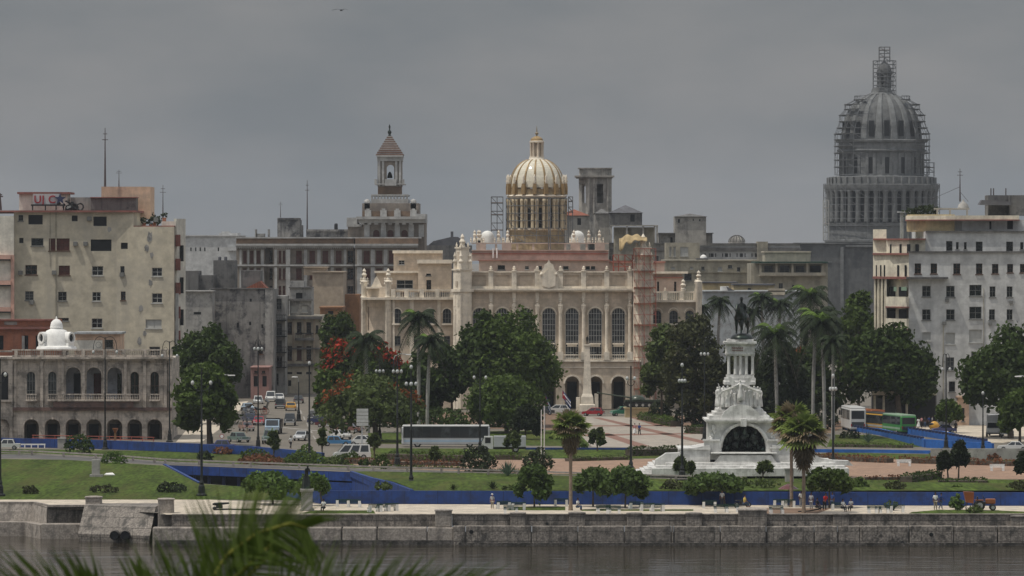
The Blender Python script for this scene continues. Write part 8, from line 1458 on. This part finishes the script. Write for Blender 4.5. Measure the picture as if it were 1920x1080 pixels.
[wheel(t, -.55, y, .55, .28) for y in (-.62, .62)]; [wheel(t, .85, y, .33, .2) for y in (-.5, .5)]; b = MB(); [b.box(-1.0, -.1, y - .16, y + .16, 1.08, 1.14) for y in (-.62, .62)]; b.build('mudguard', 'p_orange', t)
t = T('hopper', 'upright orange sheet metal hopper beside the tractor', 'hopper', px=1817, py=954); b = MB(); b.loft([[(-.35, -.3, .7), (.45, -.3, .6), (.45, .5, .6), (-.35, .5, .7)], [(-.6, -.45, 1.85), (.5, -.45, 1.8), (.5, .6, 1.8), (-.6, .6, 1.85)]]); b.build('bin', 'p_orange', t); b = MB(); [b.tube((x, y, .7), (x * 1.1, y, 0), .04, n=5) for x in (-.3, .4) for y in (-.2, .4)]; b.build('leg', 'p_black', t)
t = T('motorbike', 'dark motorbike parked by the blue wall under the thin tree', 'motorbike', px=1392, py=952, rot=R(15)); [wheel(t, x, 0, .31, .12) for x in (-.65, .65)]; b = MB(); b.box(-.35, .3, -.14, .14, .35, .7, .08); b.box(-.75, .1, -.13, .13, .72, .84, .04); b.ball((.25, 0, .85), .2, 8, 6, .7); b.tube((.65, 0, .31), (.42, 0, 1.05), .04, n=6); b.tube((.42, -.32, 1.05), (.42, .32, 1.05), .025, n=6); b.build('frame', 'p_black', t)
# ---------------------------------------------------------------- benches, bins, people
def bench(label, px, py, rot=0, L=1.6, z=0.0, group='white concrete benches', mat='c_green'):
    t = T('bench', label, 'bench', px=px, py=py, group=group, z=z, rot=R(rot))
    for s in (-1, 1): b = MB(); b.loft([[(s * L * .38 + dx, y, z_) for y, z_ in ((-.32, 0), (-.3, .42), (.1, .42), (.26, .7), (.34, .7), (.32, .0), (.18, 0), (.12, .22), (-.14, .22), (-.18, 0))] for dx in (-.14, .14)]); b.build('end_frame', 'white_paint', t)
    b = MB(); [b.box(-L / 2, L / 2, -.3 + i * .11, -.22 + i * .11, .425, .46) for i in range(4)]; b.build('seat', mat, t); b = MB(); [b.box(-L / 2, L / 2, .13 + i * .05, .17 + i * .05, .53 + i * .12, .61 + i * .12) for i in range(3)]; b.build('backrest', mat, t); return t
for px, py, r_, lab in [(703, 960, 200, 'white framed bench, left of the three near the pale quay post'), (718, 959, 205, 'middle white framed bench of three near the pale quay post'), (733, 958, 210, 'right white framed bench of three near the pale quay post'), (643, 950, 180, 'dark slatted bench behind the seated man by the pedestal'), (664, 951, 175, 'dark slatted bench right of the seated man by the pedestal'), (958, 963, 0, 'bench nearest the quay left of the round bushy tree'), (972, 956, 185, 'green slatted bench between the round tree and the quay post'), (944, 954, 190, 'small bench left of the round bushy tree'), (1052, 949, 180, 'dark backed bench against the blue wall left of the centre palm trunk'), (1132, 962, 10, 'white bench half hidden by the quay right of the centre palm'),
                        (1150, 963, 0, 'low white bench right behind the quay wall'), (1192, 955, 195, 'white bench end showing beneath the bushy tree'), (1213, 958, 190, 'dark slatted bench right of the bushy tree pair'), (1232, 959, 195, 'rightmost bench of the group by the bushy tree pair'), (1330, 953, 180, 'green slatted bench under the thin tree'), (1352, 961, 5, 'white bench near the widest quay post'), (1372, 960, 0, 'white bench beside the widest quay post'), (1463, 950, 180, 'dark backed bench left of the left fan palm trunk'), (1478, 951, 180, 'dark bench hidden behind the fan palm trunk'), (1456, 963, 10, 'white bench close to the quay below the fan palms'), (1572, 957, 180, 'bench under the two seated people'), (1640, 962, 5, 'white bench half hidden behind the quay, left of the planter'), (1682, 961, 180, 'white bench right of the round planter'), (1654, 962, 0, 'white bench just left of the round planter')]:
    bench(lab, px, py, r_)
for px, py, lab in [(1695, 874, 'white concrete bench on the brick terrace at right'), (1870, 883, 'white bench far right on the brick terrace'), (1434, 895, 'low white bench before the monument steps')]:
    bench(lab, px, py, 0, 1.9, group='terrace benches', mat='white_paint')
t = T('planter', 'round dark planter with a clipped bush on the promenade', 'planter', px=1670, py=957); b = MB(); b.lathe(0, 0, [(.35, 0), (.5, .25), (.72, .45), (.72, .5)], 14); b.build('bowl', 'iron', t); C, Nn = crown_pts([(np.array([0, 0, .62]), np.array([.85, .8, .4]))], 30); quads('foliage', leaves(C, Nn, .12), 'leaf_mid', t)
t = T('parasol', 'dark maroon parasol between the two fan palm trunks', 'parasol', px=1478, py=949); b = MB(); b.lathe(0, 0, [(1.15, t.z(917)), (.6, t.z(911)), (.03, t.z(907))], 12, cap=False); b.build('canopy', 'p_dred', t); b = MB(); b.tube((0, 0, 0), (0, 0, t.z(908)), .04, n=6); b.build('pole', 'p_black', t)
t = T('small_monument', 'small grey stone stele in the bank behind the parasol', 'stone stele', px=1480, Y=590, z=bankz(590)); b = t.mb(); b.box(-.5, .5, -.3, .3, -.1, 1.35, .05); b.box(-.62, .62, -.4, .4, 1.36, 1.5); b.build('stone', 'concrete', t)
person(607, 959, 'seated man in a white shirt on the promenade by the pedestal', 'sit', 'c_white', 'c_black', 'skin_dark', R(-20)); person(1083, 957, 'seated person in white beside the centre fan palm trunk', 'sit', 'c_white', 'c_denim', 'skin_dark', R(60)); person(1354, 950, 'person in grey half hidden behind the thin tree trunk', 'stand', 'c_grey', 'c_black', 'skin_dark', 0)
person(1396, 951, 'person in a yellow shirt sitting on the motorbike', 'sit', 'c_yellow', 'c_denim', 'skin_tan', R(110), z=.35); person(1502, 951, 'person in white partly hidden behind the right fan palm trunk', 'stand', 'c_white', 'c_grey', 'skin_dark', R(20)); person(1521, 955, 'standing man in grey clothes right of the fan palm trunk', 'stand', 'c_grey', 'c_grey', 'skin_dark', R(-20)); person(1546, 957, 'person in a red shirt and black trousers under the shady tree', 'lean', 'c_red', 'c_black', 'skin_dark', R(30), scale=1.05); person(1561, 954, 'person in dark blue clothes right beside the red shirt', 'stand', 'c_blue', 'c_denim', 'skin_dark', R(-40)); person(1532, 957, 'crouching person in black between the grey and red shirts', 'sit', 'c_black', 'c_black', 'skin_dark', R(40))
person(1580, 959, 'left one of two seated people in white right of the tree', 'sit', 'c_white', 'c_black', 'skin_dark', R(40)); person(1596, 958, 'right one of two seated people, in grey, right of the tree', 'sit', 'c_grey', 'c_black', 'skin_dark', R(-30)); person(1754, 956, 'standing person in white shirt and light shorts near the tractor', 'stand', 'c_white', 'c_khaki', 'skin_dark', R(10), scale=1.05); person(1764, 955, 'walking person in dark blue right of the one in white', 'walk', 'c_blue', 'c_denim', 'skin_dark', R(60)); person(923, 954, 'person in a white cap standing alone by the blue wall', 'stand', 'c_grey', 'c_khaki', 'skin_tan', 0, hat='c_white', scale=.9)
person(1190, 816, 'left one of two people walking over the plaza, in pink', 'walk', 'c_pink', 'c_white', 'skin_tan', R(20), dress=True); person(1199, 816, 'right one of two people on the plaza, in dark blue', 'walk', 'c_blue', 'c_black', 'skin_tan', R(-20)); person(545, 841, 'man in a white shirt crossing the avenue at the junction', 'walk', 'c_white', 'c_black', 'skin_dark', R(40), hat='c_black'); person(466, 783, 'person in white beside the horse on the left roadside', 'stand', 'c_white', 'c_white', 'skin_dark', 0); person(463, 812, 'dark dressed person on the left pavement by the parked cars', 'walk', 'c_black', 'c_khaki', 'skin_dark', R(30)); person(1712, 803, 'person in pale green clothes by the shaded shopfront', 'stand', 'c_grey', 'c_khaki', 'skin_dark', 0); person(1722, 804, 'woman in a long white dress near the green bus', 'stand', 'c_white', 'c_white', 'skin_dark', R(30), dress=True)
person(1792, 812, 'person in dark clothes under an orange umbrella', 'stand', 'c_black', 'c_black', 'skin_dark', 0)
t = T('umbrella', 'small orange umbrella held over a person in dark clothes', 'umbrella', px=1792, Y=gY(812), z=1.5); b = MB(); b.lathe(.1, -.2, [(.6, .45), (.35, .62), (.03, .7)], 10, cap=False); b.build('canopy', 'p_orange', t); b = MB(); b.tube((.1, -.2, -.3), (.1, -.2, .68), .015, n=5); b.build('shaft', 'p_black', t)
for i, (px, sh, pn) in enumerate([(1734, 'c_black', 'c_denim'), (1742, 'c_blue', 'c_black'), (1700, 'c_denim', 'c_black'), (1748, 'c_grey', 'c_denim'), (1728, 'c_pink', 'c_black')]):
    person(px, 802 - i % 2, ['dark figure in the shade of the shopfront, third from the right', 'dark blue figure in the shopfront shade, second from the right', 'leftmost dark figure in the shade, right of the green bus', 'rightmost grey figure in the shade by the white wall', 'figure in pink in the shopfront shade'][i], 'stand', sh, pn, 'skin_dark', R(i * 30), group='people in the shade of the shopfront')
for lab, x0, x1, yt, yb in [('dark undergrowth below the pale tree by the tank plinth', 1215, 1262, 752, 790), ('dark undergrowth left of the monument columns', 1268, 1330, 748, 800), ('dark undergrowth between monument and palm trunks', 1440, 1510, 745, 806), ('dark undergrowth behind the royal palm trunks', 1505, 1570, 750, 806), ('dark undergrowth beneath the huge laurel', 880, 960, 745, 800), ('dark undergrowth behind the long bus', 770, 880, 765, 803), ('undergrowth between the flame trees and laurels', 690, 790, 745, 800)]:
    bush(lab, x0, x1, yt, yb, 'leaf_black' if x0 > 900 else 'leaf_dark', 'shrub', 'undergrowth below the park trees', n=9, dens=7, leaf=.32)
person(1008, 788, 'person in red standing among the bushes by the flagpoles', 'stand', 'c_red', 'c_black', 'skin_dark', 0)
t = T('bird', 'small dark bird gliding high in the sky', 'bird', px=640, Y=300, z=Z(19, 300)); b = MB(); b.loft([[(-.2, 0, 0), (-.2, .01, 0), (-.2, 0, .01)], [(0, -.05, -.05), (0, .05, -.05), (0, 0, .06)], [(.25, 0, 0), (.25, .01, 0), (.25, 0, .01)]]); [b.loft([[(-.06, 0, 0), (.1, 0, 0), (.02, 0, .03)], [(-.12, s * .25, .06), (0, s * .25, .06), (-.05, s * .25, .08)], [(-.24, s * .5, -.02), (-.22, s * .5, -.02), (-.23, s * .5, 0)]]) for s in (-1, 1)]; b.build('body', 'p_dgrey', t); t.o.rotation_euler = (0, 0, R(70)); t.o['kind'] = 'thing'
t = T('cannon', 'small old cannon barrel lying by the quay at the left', 'cannon', px=412, py=953, rot=R(8)); b = MB(); b.tube((-.6, 0, .45), (1.0, 0, .55), .17, .1, 10); b.ball((-.68, 0, .45), .12, 8, 6); b.build('barrel', 'iron', t); b = MB(); [b.box(-.4, .3, y - .05, y + .05, 0, .35) for y in (-.2, .2)]; b.build('carriage', 'iron', t)
for px, py, r_, lab in [(1535, 960, 10, 'dark curved metal lounger on the grass below the shady tree')]: t = T('lounger', lab, 'lounger', px=px, py=py); b = MB(); b.path([(-2.2, 0, .06), (-1, 0, .12), (0, 0, .3), (.4, 0, .55)], .07, 5); b.build('frame', 'iron', t)
for px, py, lab in [(455, 957, 'dark curled pipe lying on the promenade behind the palm fronds')]: t = T('pipe', lab, 'pipe', px=px, py=py); b = MB(); b.path([(-3, 0, .1), (-1.5, .1, .12), (0, 0, .1), (2, .2, .1)], .09, 6); b.ball((-3, 0, .22), .22, 8, 6); b.build('tube', 'iron', t)
sheet('lawn', [(590, 957), (700, 957), (704, 963), (560, 963)], 'lawn', 2); sheet('lawn', [(960, 950), (1060, 950), (1060, 957), (950, 957)], 'lawn', 2); sheet('lawn', [(1400, 953), (1560, 953), (1530, 964), (1430, 964)], 'soil', 2); sheet('lawn', [(1710, 960), (1760, 956), (1870, 957), (1960, 961), (1960, 964.6), (1700, 964.6)], 'lawn', 2); sheet('lawn', [(1090, 955), (1300, 955), (1300, 958), (1090, 958)], 'lawn', 2)
# ---------------------------------------------------------------- air, light, camera
hb = MB().box(-4600, 4600, -400, 9400, -6, 150); hz = hb.build('haze', 'asphalt'); hz['kind'] = 'stuff'
m = bpy.data.materials.new('haze'); m.use_nodes = True; N = m.node_tree.nodes; N.remove(N['Principled BSDF']); pv = N.new('ShaderNodeVolumePrincipled'); pv.inputs['Color'].default_value = (.78, .84, .92, 1); pv.inputs['Density'].default_value = HAZE; pv.inputs['Anisotropy'].default_value = .0; m.node_tree.links.new(pv.outputs[0], N['Material Output'].inputs['Volume']); hz.data.materials[0] = m
try: m.cycles.homogeneous_volume = True
except Exception: pass
sv = Vector((-.365, -.155, .912)).normalized(); elev = math.asin(sv.z)
ld = bpy.data.lights.new('sun', 'SUN'); ld.energy = SUN; ld.angle = R(.6); ld.color = (1.0, .95, .86); lo = bpy.data.objects.new('sun', ld); COL.objects.link(lo); lo.rotation_euler = sv.to_track_quat('Z', 'Y').to_euler()
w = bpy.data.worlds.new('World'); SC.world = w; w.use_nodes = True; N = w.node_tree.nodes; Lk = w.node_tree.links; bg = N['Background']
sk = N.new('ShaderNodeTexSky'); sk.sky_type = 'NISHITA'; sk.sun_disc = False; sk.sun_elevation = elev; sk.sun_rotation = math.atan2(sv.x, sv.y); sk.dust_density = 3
tc = N.new('ShaderNodeTexCoord'); mp = N.new('ShaderNodeMapping'); mp.inputs['Scale'].default_value = (1, 1, 2.6); Lk.new(tc.outputs['Generated'], mp.inputs[0]); n1 = N.new('ShaderNodeTexNoise'); n1.inputs['Scale'].default_value = 14; n1.inputs['Detail'].default_value = 7; n1.inputs['Roughness'].default_value = .5; Lk.new(mp.outputs[0], n1.inputs[0])
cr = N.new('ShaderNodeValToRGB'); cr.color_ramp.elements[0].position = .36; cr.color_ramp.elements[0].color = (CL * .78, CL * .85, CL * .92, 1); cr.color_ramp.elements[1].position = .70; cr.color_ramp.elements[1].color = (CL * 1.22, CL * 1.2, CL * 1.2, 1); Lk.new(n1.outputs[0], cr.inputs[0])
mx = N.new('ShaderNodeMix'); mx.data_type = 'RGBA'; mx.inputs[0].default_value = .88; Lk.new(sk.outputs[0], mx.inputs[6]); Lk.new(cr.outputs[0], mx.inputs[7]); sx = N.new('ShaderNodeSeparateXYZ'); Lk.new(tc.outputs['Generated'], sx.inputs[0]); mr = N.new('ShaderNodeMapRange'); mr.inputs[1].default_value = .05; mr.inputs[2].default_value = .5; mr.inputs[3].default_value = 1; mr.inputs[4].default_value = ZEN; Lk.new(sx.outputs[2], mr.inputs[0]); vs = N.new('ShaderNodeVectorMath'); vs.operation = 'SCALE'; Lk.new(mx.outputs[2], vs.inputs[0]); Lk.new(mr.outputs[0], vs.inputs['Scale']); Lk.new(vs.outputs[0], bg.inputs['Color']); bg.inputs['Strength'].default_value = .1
cd = bpy.data.cameras.new('camera'); cam = bpy.data.objects.new('camera', cd); COL.objects.link(cam); cam.location = (0, 0, CH); cam.rotation_euler = (R(90), 0, 0); cd.sensor_width = 36; cd.lens = F / 1920 * 36; cd.shift_y = -(540 - HZ) / 1920; cd.clip_start = 1; cd.clip_end = 20000
cd.dof.use_dof = True; cd.dof.focus_distance = 760; cd.dof.aperture_fstop = 5.6; SC.camera = cam
SC.view_settings.view_transform = 'Standard'; SC.view_settings.look = 'None'; SC.view_settings.gamma = 1; SC.view_settings.exposure = EXPO
SC.cycles.volume_bounces = 0; SC.cycles.max_bounces = 5; SC.cycles.diffuse_bounces = 2; SC.cycles.glossy_bounces = 2; SC.cycles.transmission_bounces = 2; SC.cycles.use_denoising = True
try: SC.cycles.denoiser = 'OPENIMAGEDENOISE'
except Exception: pass
